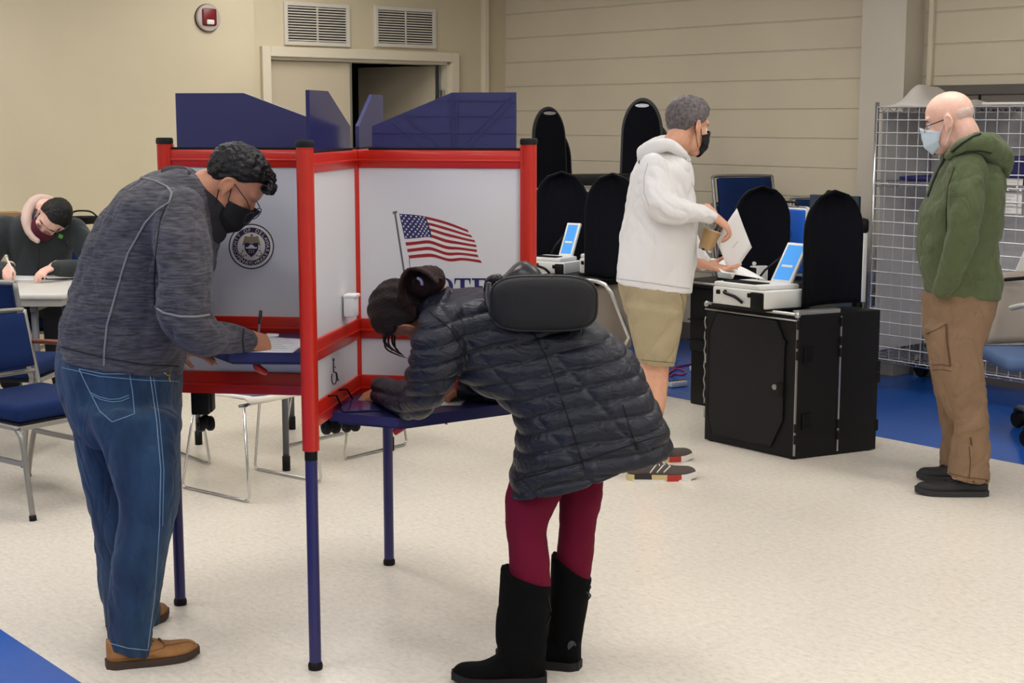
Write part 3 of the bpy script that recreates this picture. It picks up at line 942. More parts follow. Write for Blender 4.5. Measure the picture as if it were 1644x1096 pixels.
# folding table where the seated man writes
M_TTOP = mat('table_plastic', (206, 203, 196), rough=0.5, bump=0.05, bscale=200)
M_TLEG = mat('table_leg_grey', (92, 94, 98), rough=0.45, metal=0.3)
tx0, tx1, ty0, ty1 = -4.25, -2.42, 7.98, 8.72
ft = empty('folding_table', ((tx0 + tx1) / 2, (ty0 + ty1) / 2, 0), 'white plastic folding table where the masked man sits writing', 'table')
MB().box(((tx0 + tx1) / 2, (ty0 + ty1) / 2, 0.725), (tx1 - tx0, ty1 - ty0, 0.03), bevel=0.012, seg=3).build('tabletop', M_TTOP, ft, auto=40)
MB().box(((tx0 + tx1) / 2, (ty0 + ty1) / 2, 0.69), (tx1 - tx0 - 0.06, ty1 - ty0 - 0.06, 0.045), bevel=0.004).build('apron', mat('table_underside', (170, 168, 160), rough=0.6), ft, auto=40)
for x in (tx0 + 0.22, tx1 - 0.20):
    for y in (ty0 + 0.09, ty1 - 0.09):
        lg = MB().tube([V((x, y, 0.02)), V((x, y, 0.67))], 0.02, seg=12).build('leg', M_TLEG, ft, smooth=True)
        MB().cyl((x, y, 0), (x, y, 0.04), 0.024).build('leg_foot', M_RUB, lg, smooth=True)
    MB().obox((x, ty0 + 0.09, 0.16), (x, ty1 - 0.09, 0.16), 0.025, 0.025).build('leg_brace', M_TLEG, ft)
    MB().obox((x, ty0 + 0.06, 0.65), (x, ty1 - 0.06, 0.65), 0.03, 0.03).build('leg_bracket', M_TLEG, ft)
# folding table and shell chairs behind the booth
rt = empty('folding_table', (-1.12, 7.49, 0), 'white folding table on grey legs standing behind the left booth panel', 'table')
tl = [V((-1.089, 6.987, 0)), V((-1.634, 7.568, 0)), V((-1.203, 7.95, 0)), V((-0.622, 7.425, 0))]
tcn = sum(tl, V()) / 4
MB().prism([zz(tcn + (p - tcn) * 1.08, 0.742) for p in tl], V((0, 0, -0.03))).build('tabletop', M_TTOP, rt, auto=40)
MB().prism([zz(tcn + (p - tcn) * 1.02, 0.712) for p in tl], V((0, 0, -0.04))).build('apron', M_TLEG, rt, auto=40)
for p in tl:
    x, y = p.x, p.y
    lg = MB().tube([V((x, y, 0.02)), V((x * 0.97 + tcn.x * 0.03, y * 0.97 + tcn.y * 0.03, 0.70))], 0.0155, seg=12).build('leg', M_TLEG, rt, smooth=True)
    MB().cyl((x, y, 0), (x, y, 0.07), 0.0195).build('leg_foot', M_RUB, lg, smooth=True)
M_SHELL = mat('shell_white', (222, 216, 202), rough=0.45)
def sled_chair(label, group=None):
    e = empty('shell_chair', (0, 0, 0), label, 'chair', group)
    rows = []
    prof = [(0.22, 0.435), (0.19, 0.452), (0.05, 0.448), (-0.12, 0.44), (-0.19, 0.455), (-0.225, 0.52), (-0.245, 0.62), (-0.265, 0.72), (-0.275, 0.76)]
    for (y, z) in prof:
        rows.append([V((-0.22 + 0.44 * k / 8, y + (0.02 * (abs(k - 4) / 4) ** 2 if z > 0.5 else 0), z + (0.012 * (abs(k - 4) / 4) ** 2 if z < 0.5 else 0))) for k in range(9)])
    MB().sheet(rows, 0.012).build('shell', M_SHELL, e, smooth=True)
    MB().box((0, 0.02, 0.462), (0.38, 0.36, 0.025), bevel=0.011, seg=3).build('seat_pad', mat('pad_blue', (64, 84, 120), rough=0.9), e, smooth=True)
    for q in (-1, 1):
        x = q * 0.225
        MB().tube([V((q * 0.15, 0.15, 0.428)), V((x * 0.9, 0.17, 0.42)), V((x, 0.215, 0.03)), V((x, 0.205, 0.009)), V((x, 0.185, 0.009)), V((x, -0.20, 0.009)), V((x, -0.22, 0.009)), V((x, -0.225, 0.03)), V((x * 0.9, -0.15, 0.415)), V((q * 0.15, -0.14, 0.425))], 0.0065, seg=8).build('sled_leg', M_CHROME, e, smooth=True)
    MB().obox((-0.21, 0.15, 0.425), (0.21, 0.15, 0.425), 0.012, 0.012).build('cross_bar', M_CHROME, e)
    return e
sc = sled_chair('white shell chair on chrome sled legs under the left booth panel with casters')
place(sc, -1.196, 6.68, 0.80, -0.60)
s2 = dup(sc, (-0.86, 7.52, 0), math.atan2(0.77, 0.64) - PI / 2, 'white shell chair on chrome sled legs showing beyond the booth wheelchair shelf leg')
s3 = dup(sc, (-1.80, 7.13, 0), math.atan2(0.77, -0.64) - PI / 2, 'white shell chair on chrome sled legs behind the blue jeans')
# low cupboard and clutter by the left wall
cbm = mat('cupboard_dark', (52, 44, 40), rough=0.5)
cu = empty('cupboard', rm(U0 + 0.32, 1.30), 'dark low cupboard along the cream wall behind the seated man', 'cupboard', None, RANG)
def cpart(c, s, nm_, m_, bevel=0.004):
    b = MB().box(c, s, bevel=bevel); b.bm.transform(RM); return b.build(nm_, m_, cu)
cpart((U0 + 0.32, 1.62, 0.49), (0.44, 1.5, 0.90), 'body', cbm)
cpart((U0 + 0.32, 1.62, 0.965), (0.48, 1.56, 0.035), 'top', mat('cupboard_top', (40, 36, 34), rough=0.4))
cpart((U0 + 0.32, 1.62, 0.02), (0.40, 1.4, 0.04), 'plinth', cbm)
for q in (-0.5, 0.5): cpart((U0 + 0.55, 1.62 + q * 0.74, 0.5), (0.02, 0.7, 0.82), 'door', cbm)
q = at(3, 352, 9.55)
bx = MB().box((0, 0, 0.05), (0.22, 0.16, 0.10), Matrix.Rotation(0.5, 3, 'Z'), bevel=0.003).build('box', mat('carton_tan', (150, 118, 82), rough=0.8))
bx.location = (q.x, q.y, 0.9835); tag(bx, 'small tan box on the dark cupboard at the photo edge', 'box')
q = at(31, 339, 9.75)
b2 = MB().box((0, 0, 0.03), (0.16, 0.12, 0.06), Matrix.Rotation(0.4, 3, 'Z'), bevel=0.006).build('case', M_BLACK)
b2.location = (q.x, q.y, 0.9835); tag(b2, 'small black case on the dark cupboard behind the seated man', 'case')
q = at(133, 358, 9.95)
pan = empty('tray', (q.x, q.y, 0.9835), 'shallow black tray on the cupboard between seated man and grey pullover', 'tray')
MB().lathe([(0.001, 0.984), (0.08, 0.984), (0.10, 1.03), (0.105, 1.03), (0.088, 0.9835), (0.001, 0.9835)], (q.x, q.y, 0), seg=24).build('bowl', M_BLACK, pan, auto=40)
MB().tube([V((q.x - 0.1, q.y, 1.028)), V((q.x - 0.05, q.y, 1.065)), V((q.x + 0.05, q.y, 1.065)), V((q.x + 0.1, q.y, 1.028))], 0.006, seg=8, smooth=4).build('handle', M_BLACK, pan, smooth=True)
# ------------------------------------------------------------------ voting machines, carts and stored things along the block wall
M_HOOD = mat('hood_fabric', (9, 11, 19), rough=0.9, bump=0.5, bscale=14, stretch=(3, 3, 0.5), spec=0.2)
M_CASE = mat('machine_white', (224, 224, 220), rough=0.4)
M_CARTB = mat('cart_black', (16, 16, 18), rough=0.5, bump=0.15, bscale=500, spec=0.3)
M_ALU = mat('aluminium', (190, 190, 188), rough=0.3, metal=0.85)
M_LIDB = mat('lid_blue', (22, 88, 190), rough=0.35)
M_SCREEN = mat('screen_on', (70, 140, 210), rough=0.2, emit=((70, 150, 225), 0.45))
M_TAUPE = mat('taupe_case', (150, 138, 126), rough=0.7, bump=0.08, bscale=300)

def dome(parent, p0, p1, zb, zt, label=None, name='privacy_hood', depth=0.16, th=0.012):
    """black fabric hood: an arched back sheet with two short wings; p0, p1 its ends on plan"""
    p0 = V((p0[0], p0[1], 0)); p1 = V((p1[0], p1[1], 0))
    W = (p1 - p0).length; d = (p1 - p0).normalized(); n = Z.cross(d)
    if n.y > 0: n = -n
    rows = []
    NZ, NX = 22, 20
    zsh = zb + (zt - zb) * 0.62
    for j in range(NZ + 1):
        t = j / NZ
        z = zb + (zt - zb) * t
        if z <= zsh: hw = W / 2
        else:
            q = (z - zsh) / (zt - zsh); hw = W / 2 * math.sqrt(max(0.0, 1 - q ** 2.1))
        hw = max(hw, 0.004)
        row = []
        for i in range(NX + 1):
            s = (i / NX - 0.5) * 2
            bow = 0.05 * (1 - s * s)
            pleat = 0.006 * math.sin(s * 16 + math.sin(t * 5)) * max(0, t - 0.35)
            row.append(zz((p0 + p1) / 2 + d * s * hw - n * (bow + pleat - 0.03), z))
        rows.append(row)
    m = MB().sheet(rows, th)
    o = m.build(name, M_HOOD, parent, smooth=True, label=label)
    edge = [r[0] for r in rows] + [r[-1] for r in reversed(rows)]
    MB().tube([e_ + n * 0.002 for e_ in edge], 0.005, seg=6).build('hood_rim', M_BLACK, o, smooth=True)
    MB().tube([r_ + n * 0.004 for r_ in rows[int(NZ * 0.42)]], 0.0035, seg=6).build('hood_seam', M_HOOD, o, smooth=True)
    return o

def machine(label, c, ux, uy, z, hood=True, screen=True, w=0.30, dp=0.26, lid=None, lidx=0.55, hoodspan=None, zt=None, group=None):
    """portable ballot scanner on its case: white tray with handle, tilted touch screen, hood"""
    ux = V((ux[0], ux[1], 0)).normalized(); uy = V((uy[0], uy[1], 0)).normalized()
    R = Matrix((ux, uy, Z)).transposed()
    c = V((c[0], c[1], z))
    def L(x, y, h): return c + ux * x + uy * y + Z * h
    e = empty('ballot_scanner', c, label, 'voting machine', group)
    b = MB().box(L(0, 0, 0.055), (w, dp, 0.09), R, bevel=0.008)
    b.build('case_body', M_CASE, e, auto=40)
    MB().box(L(w * 0.36, 0.0, 0.05), (w * 0.24, dp + 0.012, 0.084), R, bevel=0.006).build('side_pod', M_BLACK, e, auto=40)
    MB().box(L(0, 0, 0.005), (w * 1.03, dp * 1.02, 0.01), R, bevel=0.003).build('base_plate', M_BLACK, e, auto=40)
    hnd = MB().tube([L(-w * 0.24, -dp / 2 - 0.002, 0.084), L(-w * 0.2, -dp / 2 - 0.02, 0.075), L(0.0, -dp / 2 - 0.022, 0.062), L(w * 0.12, -dp / 2 - 0.012, 0.034)], 0.008, seg=8, smooth=4)
    hnd.build('carry_handle', M_BLACK, e, smooth=True)
    for q in (-1, 1):
        MB().box(L(-w * 0.08 + q * w * 0.30, -dp / 2 - 0.003, 0.074), (0.02, 0.012, 0.022), R, bevel=0.003).build('latch', M_BLACK, e, auto=40)
    MB().box(L(-w * 0.08, 0, 0.112), (w * 0.9, dp * 0.9, 0.026), R, bevel=0.01).build('paper_tray', M_CASE, e, auto=40)
    MB().box(L(-w * 0.1, -dp * 0.2, 0.127), (w * 0.6, dp * 0.35, 0.006), R, bevel=0.002).build('feed_slot', M_BLACK, e, auto=40)
    if screen:
        a = math.radians(62)
        y0_, z0 = dp * 0.36, 0.12
        up = uy * math.cos(a) + Z * math.sin(a); H = 0.225
        cc = L(w * 0.09, y0_, z0) + up * H / 2
        nn = up.cross(ux); nn = nn if nn.z > 0 else -nn
        Rs = Matrix((ux, up, ux.cross(up))).transposed()
        so = MB().box(cc, (w * 0.38, H, 0.02), Rs, bevel=0.005).build('touch_screen', M_CASE, e, auto=40)
        MB().box(cc + nn * 0.0105, (w * 0.38 - 0.03, H * 0.86, 0.002), Rs).build('display', M_SCREEN, so)
        MB().box(cc + nn * 0.0118 - up * 0.02, (w * 0.2, 0.012, 0.0012), Rs).build('display_line', M_CASE, so)
        MB().tube([L(-w * 0.3, dp * 0.3, 0.13), L(-w * 0.2, dp * 0.34, 0.18), L(-w * 0.08, y0_, z0) + up * 0.16], 0.006, seg=8).build('support_arm', M_BLACK, e, smooth=True)
    if lid:
        cc = L(w * lidx, dp * 0.55, 0.235)
        lo = MB().box(cc, (0.26, 0.03, 0.40), R, bevel=0.028, seg=4).build('case_lid', M_CASE, e, auto=40)
        MB().box(cc - uy * 0.012, (0.225, 0.022, 0.365), R, bevel=0.010, seg=3).build('lid_lining', M_LIDB, lo, auto=40)
        MB().tube([cc - uy * 0.03 + ux * x_ + Z * z_ for x_, z_ in ((-0.02, 0.1), (-0.03, 0.08), (-0.02, 0.03), (0.01, 0.03), (0.015, 0.06))], 0.005, seg=8, smooth=3).build('lid_clip', M_LIDB, lo, smooth=True)
        MB().tube([cc + ux * x_ + Z * z_ for x_, z_ in ((-0.05, 0.195), (-0.04, 0.222), (0.04, 0.222), (0.05, 0.195))], 0.007, seg=8).build('lid_handle', M_BLACK, lo, smooth=True)
    if hoodspan:
        dome(e, hoodspan[0], hoodspan[1], hoodspan[2], hoodspan[3])
    return e

# front ballot box cart
cart = empty('ballot_box', rm(-4.86, 6.02, 0), 'large black ballot box with a silver lock at the edge of the blue floor', 'ballot box')
q0 = atz(1131, 706, 0); q1 = atz(1274, 738, 0); q2 = atz(1405, 722, 0); q3 = q0 + (q2 - q1)
zc = at(1279, 505, q1.y).z
cxy = (q0 + q2) / 2
def inset(p, k): return cxy + (p - cxy) * k
MB().prism([zz(p, 0.006) for p in (q0, q1, q2, q3)], V((0, 0, zc - 0.012))).build('body', M_CARTB, cart)
dU = (q1 - q0).normalized(); dN2 = (q2 - q1).normalized(); nF = V((dU.y, -dU.x, 0)); nS = V((dN2.y, -dN2.x, 0))
LU = (q1 - q0).length; LN = (q2 - q1).length
def F(s, z, o=0.004): return zz(q0 + dU * LU * s + nF * o, z)
def S(s, z, o=0.004): return zz(q1 + dN2 * LN * s + nS * o, z)
# door with clipped corners
dpoly = [(0.12, 0.94), (0.79, 0.94), (0.88, 0.80), (0.88, 0.26), (0.76, 0.06), (0.10, 0.06), (0.04, 0.2), (0.04, 0.8)]
door = MB().prism([F(s, z * zc, 0.0) for s, z in dpoly], nF * 0.008).build('door', mat('cart_door', (24, 24, 27), rough=0.5, spec=0.3, bump=0.15, bscale=500), cart)
MB().tube([F(s, z * zc, 0.008) for s, z in dpoly], 0.0035, seg=6, closed=True).build('door_edge', M_BLACK, door, smooth=True)
lk = MB(); pl = F(0.80, 0.485 * zc, 0.008)
lk.cyl(pl, pl + nF * 0.012, 0.014, seg=20)
lk.build('lock', M_STEEL, door, auto=40)
MB().obox(F(0.86, 0.52 * zc, 0.012), F(0.86, 0.42 * zc, 0.012), 0.03, 0.01, up=nF, bevel=0.004).build('door_handle', M_BLACK, door)
MB().obox(F(0.85, 0.80 * zc, 0.012), F(0.90, 0.80 * zc, 0.012), 0.02, 0.012, up=nF, bevel=0.004).build('hinge', M_BLACK, door)
for tt in ((0, 1),):
    MB().tube([F(-0.01, zc, 0.004), F(1.0, zc, 0.004)], 0.008, seg=10).build('top_rail', M_ALU, cart, smooth=True)
    MB().tube([F(-0.01, zc - 0.03, 0.006), F(1.0, zc - 0.03, 0.006)], 0.005, seg=8).build('top_rail', M_STEEL, cart, smooth=True)
for p in (q0, q1):
    MB().ball(zz(p, zc - 0.004), 0.017, seg=12).build('corner_cap', M_STEEL, cart, smooth=True)
for s, r in ((0.0, 0.006), (0.52, 0.007)):
    MB().obox(S(s, 0.02, 0.002), S(s, zc * 0.97, 0.002), 0.010, 0.006, up=nS).build('corner_strip', M_STEEL, cart)
for z in (0.14, 0.22, 0.72, 0.80, 0.93):
    for s in (0.0, 0.52):
        MB().box(S(s, zc * z, 0.006), (0.014, 0.014, 0.045), bevel=0.003).build('strip_rivet_plate', M_BLACK, cart)
for z in (0.72, 0.26):
    MB().box(S(0.13, zc * z, 0.004), (0.012, 0.05, 0.085), Matrix.Rotation(math.atan2(nS.y, nS.x), 3, 'Z'), bevel=0.004).build('recessed_handle', M_BLACK, cart)
for z in (0.60, 0.52, 0.18):
    MB().box(S(1.0, zc * z, -0.01), (0.03, 0.03, 0.06), bevel=0.005).build('latch', M_BLACK, cart)
for z in (0.78, 0.6, 0.2):
    MB().box(F(-0.012, zc * z, -0.01), (0.02, 0.02, 0.05), bevel=0.004).build('latch', M_STEEL if z < 0.7 else M_BLACK, cart)
MB().tube([F(-0.015, zc * z_, 0.0 + 0.006 * math.sin(z_ * 60)) for z_ in [0.9 - 0.03 * k for k in range(22)]], 0.004, seg=6).build('security_cable', M_STEEL, cart, smooth=True)
MB().obox(S(0.02, zc + 0.004, -0.03), S(0.52, zc + 0.004, -0.03), 0.05, 0.022, bevel=0.003).build('top_lip', M_ALU, cart)
for p in (q0, q1, q2, q3):
    MB().cyl(zz(inset(p, 0.9), 0.0), zz(inset(p, 0.9), 0.02), 0.02).build('glide', M_RUB, cart, smooth=True)
# scanner on the cart
ms = at(1222, 478, 7.50)
hp0, hp1 = at(1277, 480, 7.46), at(1376, 480, 7.62)
machine('white ballot scanner with lit blue screen and black hood on the big ballot box', (ms.x - 0.005, 7.50), dU, dN2, zc + 0.001, w=0.35, dp=0.27,
        hoodspan=((hp0.x, 7.40), (hp1.x, 7.66), zc + 0.010, at(1326, 306, 7.5).z))
# machines further along the wall, each on its own stand
def stand(c, ux, uy, z, label, col, w=0.5, d=0.42, tubes=True, path=None):
    ux = V((ux[0], ux[1], 0)).normalized(); uy = V((uy[0], uy[1], 0)).normalized(); R = Matrix((ux, uy, Z)).transposed()
    c = V((c[0], c[1], 0))
    e = empty('machine_stand', c, label, 'stand')
    def L(x, y, h): return c + ux * x + uy * y + Z * h
    MB().box(L(0, 0.02, (0.28 + z) / 2), (w - 0.06, d - 0.06, z - 0.34), R, bevel=0.02).build('padded_case', col, e, auto=40)
    MB().box(L(0, 0, z - 0.02), (w, d, 0.035), R, bevel=0.006).build('top_tray', M_BLACK, e, auto=40)
    MB().tube([L(-w / 2, -d / 2, z - 0.012), L(w / 2, -d / 2, z - 0.012)], 0.008, seg=8).build('tray_rail', M_ALU, e, smooth=True)
    for h in (0.52, 0.68):
        MB().obox(L(-w / 2 + 0.03, -d / 2 + 0.045, h * z), L(w / 2 - 0.03, -d / 2 + 0.045, h * z), 0.012, 0.006).build('case_strap', M_BLACK, e)
    if tubes:
        for q in (-1, 1):
            x = q * (w / 2 - 0.02)
            MB().tube(path if (path and q == 1) else [L(x, -d / 2 + 0.05, z - 0.05), L(x * 1.05, -d / 2 - 0.02, z - 0.055), L(x * 1.12, -d / 2 - 0.05, z - 0.10), L(x * 1.3, d / 2 - 0.12, 0.34), L(x * 1.3, d / 2 - 0.15, 0.29), L(x * 1.15, -0.10, 0.05), L(x * 1.15, -0.16, 0.016)], 0.013, seg=10).build('tube_leg', M_ALU, e, smooth=True)
            MB().tube([L(x * 1.1, d / 2, z - 0.06), L(x * 1.2, d / 2 + 0.03, 0.05), L(x * 1.2, d / 2 + 0.03, 0.016)], 0.013, seg=10).build('tube_leg', M_ALU, e, smooth=True)
            for y in (-0.16, d / 2 + 0.03):
                MB().ball(L(x * (1.15 if y < 0 else 1.2), y, 0.014), (0.02, 0.02, 0.014), seg=10).build('rubber_foot', M_RUB, e, smooth=True)
        MB().obox(L(-w * 0.6, d / 2 - 0.14, 0.31), L(w * 0.6, d / 2 - 0.14, 0.31), 0.02, 0.02).build('cross_bar', M_ALU, e)
    else:
        MB().box(L(0, 0, 0.16), (w - 0.1, d - 0.1, 0.32), R, bevel=0.01).build('lower_case', M_BLACK, e, auto=40)
    return e
uw, uwn = (0.80, -0.60), (0.60, 0.80)
# second machine, behind the sheets the man in white carries
a0, a1 = at(1171, 440, 8.5), at(1256, 440, 8.62)
zs = at(1200, 452, 8.55).z
stand((1.36, 8.62), RU, RN, zs, 'black stand under the hooded scanner behind the man in white', M_CARTB, 0.6, 0.46, tubes=False)
machine('ballot scanner with bright blue case lid and arched black hood behind the big ballot box', (1.40, 8.62), RU, RN, zs + 0.001, w=0.30, dp=0.26, screen=False, lid=True,
        hoodspan=((a0.x, 8.44), (a1.x, 8.50), zs + 0.012, at(1212, 298, 8.5).z))
# third
a0, a1 = at(944, 430, 8.62), at(1030, 430, 8.5)
zs3 = at(965, 446, 8.7).z
stand((0.44, 8.86), RU, RN, zs3, 'taupe padded machine stand with silver tube legs beside the khaki shorts', M_TAUPE, 0.48, 0.42, path=[at(925, 449, 8.62), at(958, 451, 8.55), at(972, 457, 8.5), at(982, 470, 8.48), at(1010, 541, 8.5), at(1003, 553, 8.55), at(985, 582, 8.7), atz(960, 640, 0.014)])
machine('ballot scanner hidden by its black hood, directly behind the man in white', (0.58, 8.86), RU, RN, zs3 + 0.001, w=0.26, dp=0.24, lid=True, lidx=-0.5, screen=False,
        hoodspan=((a0.x, 8.70), (a1.x, 8.55), zs3 + 0.012, at(985, 278, 8.62).z))
# fourth, by the booth
a0, a1 = at(858, 430, 9.5), at(945, 430, 9.4)
zs4 = at(905, 442, 9.2).z
stand((0.06, 9.36), RU, RN, zs4, 'taupe padded machine stand behind the backpack and red booth post', M_TAUPE, 0.48, 0.42)
machine('small white ballot scanner with open tray, screen and black hood beside the red booth post', (0.27, 9.12), (0.83, -0.55), (0.55, 0.83), zs4 + 0.001, w=0.26, dp=0.22,
        hoodspan=((a0.x, 9.44), (a1.x, 9.40), zs4 + 0.012, at(905, 275, 9.45).z))
# crown back chairs stacked against the wall
M_CFAB = mat('chair_black_fabric', (7, 8, 16), rough=0.9, spec=0.2, bump=0.2, bscale=300)
M_CSHELL = mat('chair_back_shell', (44, 44, 46), rough=0.5)
def crown_chair(c, f, tilt, z0, w, h, label, group=None):
    """upholstered chair with rounded back, carried in a stack; f is the way it faces"""
    f = V((f[0], f[1], 0)).normalized(); s = V((-f.y, f.x, 0))
    c = V((c[0], c[1], z0))
    e = empty('crown_back_chair', c, label, 'chair', group)
    up = (Z * math.cos(tilt) - f * math.sin(tilt)).normalized(); out = s.cross(up)
    if out.dot(f) < 0: out = -out
    pts = []
    hs = h * 0.62
    for k in range(25):
        a = PI * k / 24
        pts.append((w / 2 * math.cos(a), hs + (h - hs) * math.sin(a)))
    pts += [(-w * 0.52, 0.0), (w * 0.52, 0.0)]
    b0 = c + Z * 0.05 - f * 0.2
    P = lambda x, y, o=0: b0 + s * x + up * y + out * o
    MB().prism([P(x, y, -0.022) for x, y in pts], out * 0.026).build('back_shell', M_CSHELL, e, auto=40)
    MB().prism([P(x * 0.88, y * 0.955 + 0.006, 0.004) for x, y in pts], out * 0.018).build('backrest', M_CFAB, e, auto=40)
    hx = [(0.05 * math.cos(2 * PI * k / 16), h * 0.915 + 0.013 * math.sin(2 * PI * k / 16)) for k in range(16)]
    MB().prism([P(x, y, 0.020) for x, y in hx], out * 0.005).build('hand_grip', M_CHROME, e, auto=40)
    R = Matrix((s, f, Z)).transposed()
    MB().box(c + Z * 0.01 + f * 0.02, (w * 1.05, 0.40, 0.06), R, bevel=0.02).build('seat', M_CFAB, e, smooth=True)
    for q in (-1, 1):
        MB().tube([c + s * q * w * 0.5 - f * 0.2 + Z * 0.1, c + s * q * w * 0.5 - f * 0.2 - Z * 0.02, c + s * q * w * 0.52 - f * 0.27 - Z * 0.43], 0.011, seg=8).build('leg', M_GREYM, e, smooth=True)
        MB().tube([c + s * q * w * 0.5 + f * 0.2 - Z * 0.02, c + s * q * w * 0.52 + f * 0.27 - Z * 0.43], 0.011, seg=8).build('leg', M_GREYM, e, smooth=True)
    return e
def stackpos(px, ytop, y, h, tilt):
    t = at(px, ytop, y); return t
for (c_, f_, z_, w_, h_, lab, glab) in (((0.36, 10.92), (0.35, -0.94), 1.12, 0.26, 0.60, 'black rounded chair back by the block wall, topmost of the stack beside the red post', 'black rounded chair in the stack by the wall behind the red booth post'),
                                    ((0.88, 10.52), (-0.22, -0.97), 1.10, 0.30, 0.68, 'tall black rounded chair back against the block wall behind the white hood', 'black rounded chair lower in the stack behind the white hooded top')):
    r_ = crown_chair(c_, f_, 0.10, z_, w_, h_, lab)
    ff = V((f_[0], f_[1], 0)).normalized(); sd = V((-ff.y, ff.x, 0))
    for k in range(1, 5):
        q_ = r_.location - ff * 0.035 * k + sd * (0.05 + 0.012 * k); q_.z = z_ - 0.165 * k
        dup(r_, q_, 0.0, glab, glab.replace('black rounded chair', 'rounded chairs'))
# dark folded table and navy chairs stored behind the machines
dt = at(915, 278, 10.3)
ta = empty('stacking_chair_rail', (0.60, 10.3, 0), 'black trolley with steel rail between the two rounded chair backs', 'trolley')
MB().obox(at(905, 288, 10.25), at(1000, 288, 9.95), 0.40, 0.07, bevel=0.01).build('deck', M_BLACK, ta, auto=40)
MB().obox(at(918, 302, 10.0), at(990, 302, 9.8), 0.02, 0.02, bevel=0.003).build('steel_rail', M_STEEL, ta)
for px, y in ((915, 10.2), (990, 9.95)):
    b_ = at(px, 290, y)
    MB().tube([V((b_.x, y, 0.01)), V((b_.x, y, b_.z))], 0.016, seg=10).build('leg', M_BLACK, ta, smooth=True)
for k, z_ in enumerate((0.0, 0.19, 0.38)):
    c_ = dup(ch, (1.71, 10.05, z_), math.radians(196), 'topmost navy banquet chair of the stack rising behind the drink and hood' if k == 2 else 'lower navy banquet chair in the stack behind the drink and hood', 'stacked navy chairs behind the drink')
for k, z_ in enumerate((0.0, 0.24)):
    c_ = dup(ch, (2.08, 9.78, z_), math.radians(172), 'upper navy banquet chair of the pair stacked behind the blue case lid' if k == 1 else 'lower navy banquet chair of the pair stacked behind the blue case lid', 'stacked navy chairs between the hoods')
# grey blue board and white board by the pilaster
gb = MB(); g0, g1 = at(1302, 312, 9.7), at(1381, 309, 9.45)
gb.obox((g0.x, g0.y, (g0.z + 0.3) / 2), (g1.x, g1.y, (g0.z + 0.3) / 2), 0.03, g0.z - 0.3, bevel=0.004)
o = gb.build('display_board', mat('board_slate', (52, 66, 82), rough=0.8)); tag(o, 'slate blue display board standing behind the front black hood', 'board')
wb = MB(); g0, g1 = at(1368, 362, 9.10), at(1391, 362, 9.0)
zb0 = 0.0
wb.obox((g0.x, g0.y, 0.78), (g1.x, g1.y, 0.78), 0.03, 0.42, bevel=0.004)
wbo = empty('white_sign_board', (g1.x, g1.y, 0), 'narrow white board standing between the front hood and the wire cage', 'board')
wb.build('board', M_WHITE, wbo, auto=40)
MB().obox((g1.x - 0.03, g1.y, 0.3), (g1.x - 0.03, g1.y + 0.001, 0.3), 0.02, 0.6).build('post', M_BLACK, wbo)
MB().box((g0.x * 0.5 + g1.x * 0.5, g0.y, 0.29), (0.03, 0.03, 0.56)).build('post', M_BLACK, wbo)
MB().box((g0.x * 0.5 + g1.x * 0.5, g0.y, 0.01), (0.20, 0.20, 0.02), bevel=0.004).build('foot', M_BLACK, wbo, auto=40)
sp = MB(); c_ = at(1382, 345, 9.05)
sp.box((c_.x, c_.y, 1.035), (0.09, 0.10, 0.09), bevel=0.02)
sp.build('lamp_head', M_BLACK, wbo, auto=40)
# power strips and cords on the blue floor
def strip(px, py, px2, py2, label, n=4):
    a, b = atz(px, py, 0.02), atz(px2, py2, 0.02)
    e = empty('power_strip', (a + b) / 2 - Z * 0.02, label, 'power strip')
    MB().obox(a, b, 0.055, 0.036, bevel=0.006).build('housing', M_WHITE, e, auto=40)
    for k in range(n):
        c = a.lerp(b, (k + 0.5) / n) + Z * 0.0185
        MB().box(c, (0.028, 0.03, 0.003), bevel=0.001).build('socket', M_BLACK, e)
strip(1074, 617, 1100, 614, 'white power strip with a black plug by the bare calf')
strip(1110, 592, 1133, 590, 'white power strip on the blue floor beside the ballot box')
def cord(pts, col, label, r=0.006):
    o = MB().tube([atz(x, y, r) for x, y in pts], r, seg=8, smooth=6).build('extension_cord', col, smooth=True)
    tag(o, label, 'cord')
M_CRED = mat('cord_red', (150, 40, 60), rough=0.5)
cord([(1070, 604), (1085, 590), (1105, 585), (1120, 582), (1135, 580)], M_CRED, 'red extension cord running to the ballot box across the blue floor')
cord([(1072, 600), (1086, 592), (1100, 596), (1096, 601), (1084, 600), (1076, 604)], mat('cord_pink', (170, 70, 110), rough=0.5), 'pink looped extension cord beside the power strip with black plug')
cord([(1112, 590), (1120, 605), (1127, 618), (1133, 625)], M_BLACK, 'black cord hanging off the power strip beside the ballot box', 0.004)
cord([(1405, 592), (1425, 590), (1442, 589)], M_BLACK, 'black cord lying under the wire cage near the ballot box')

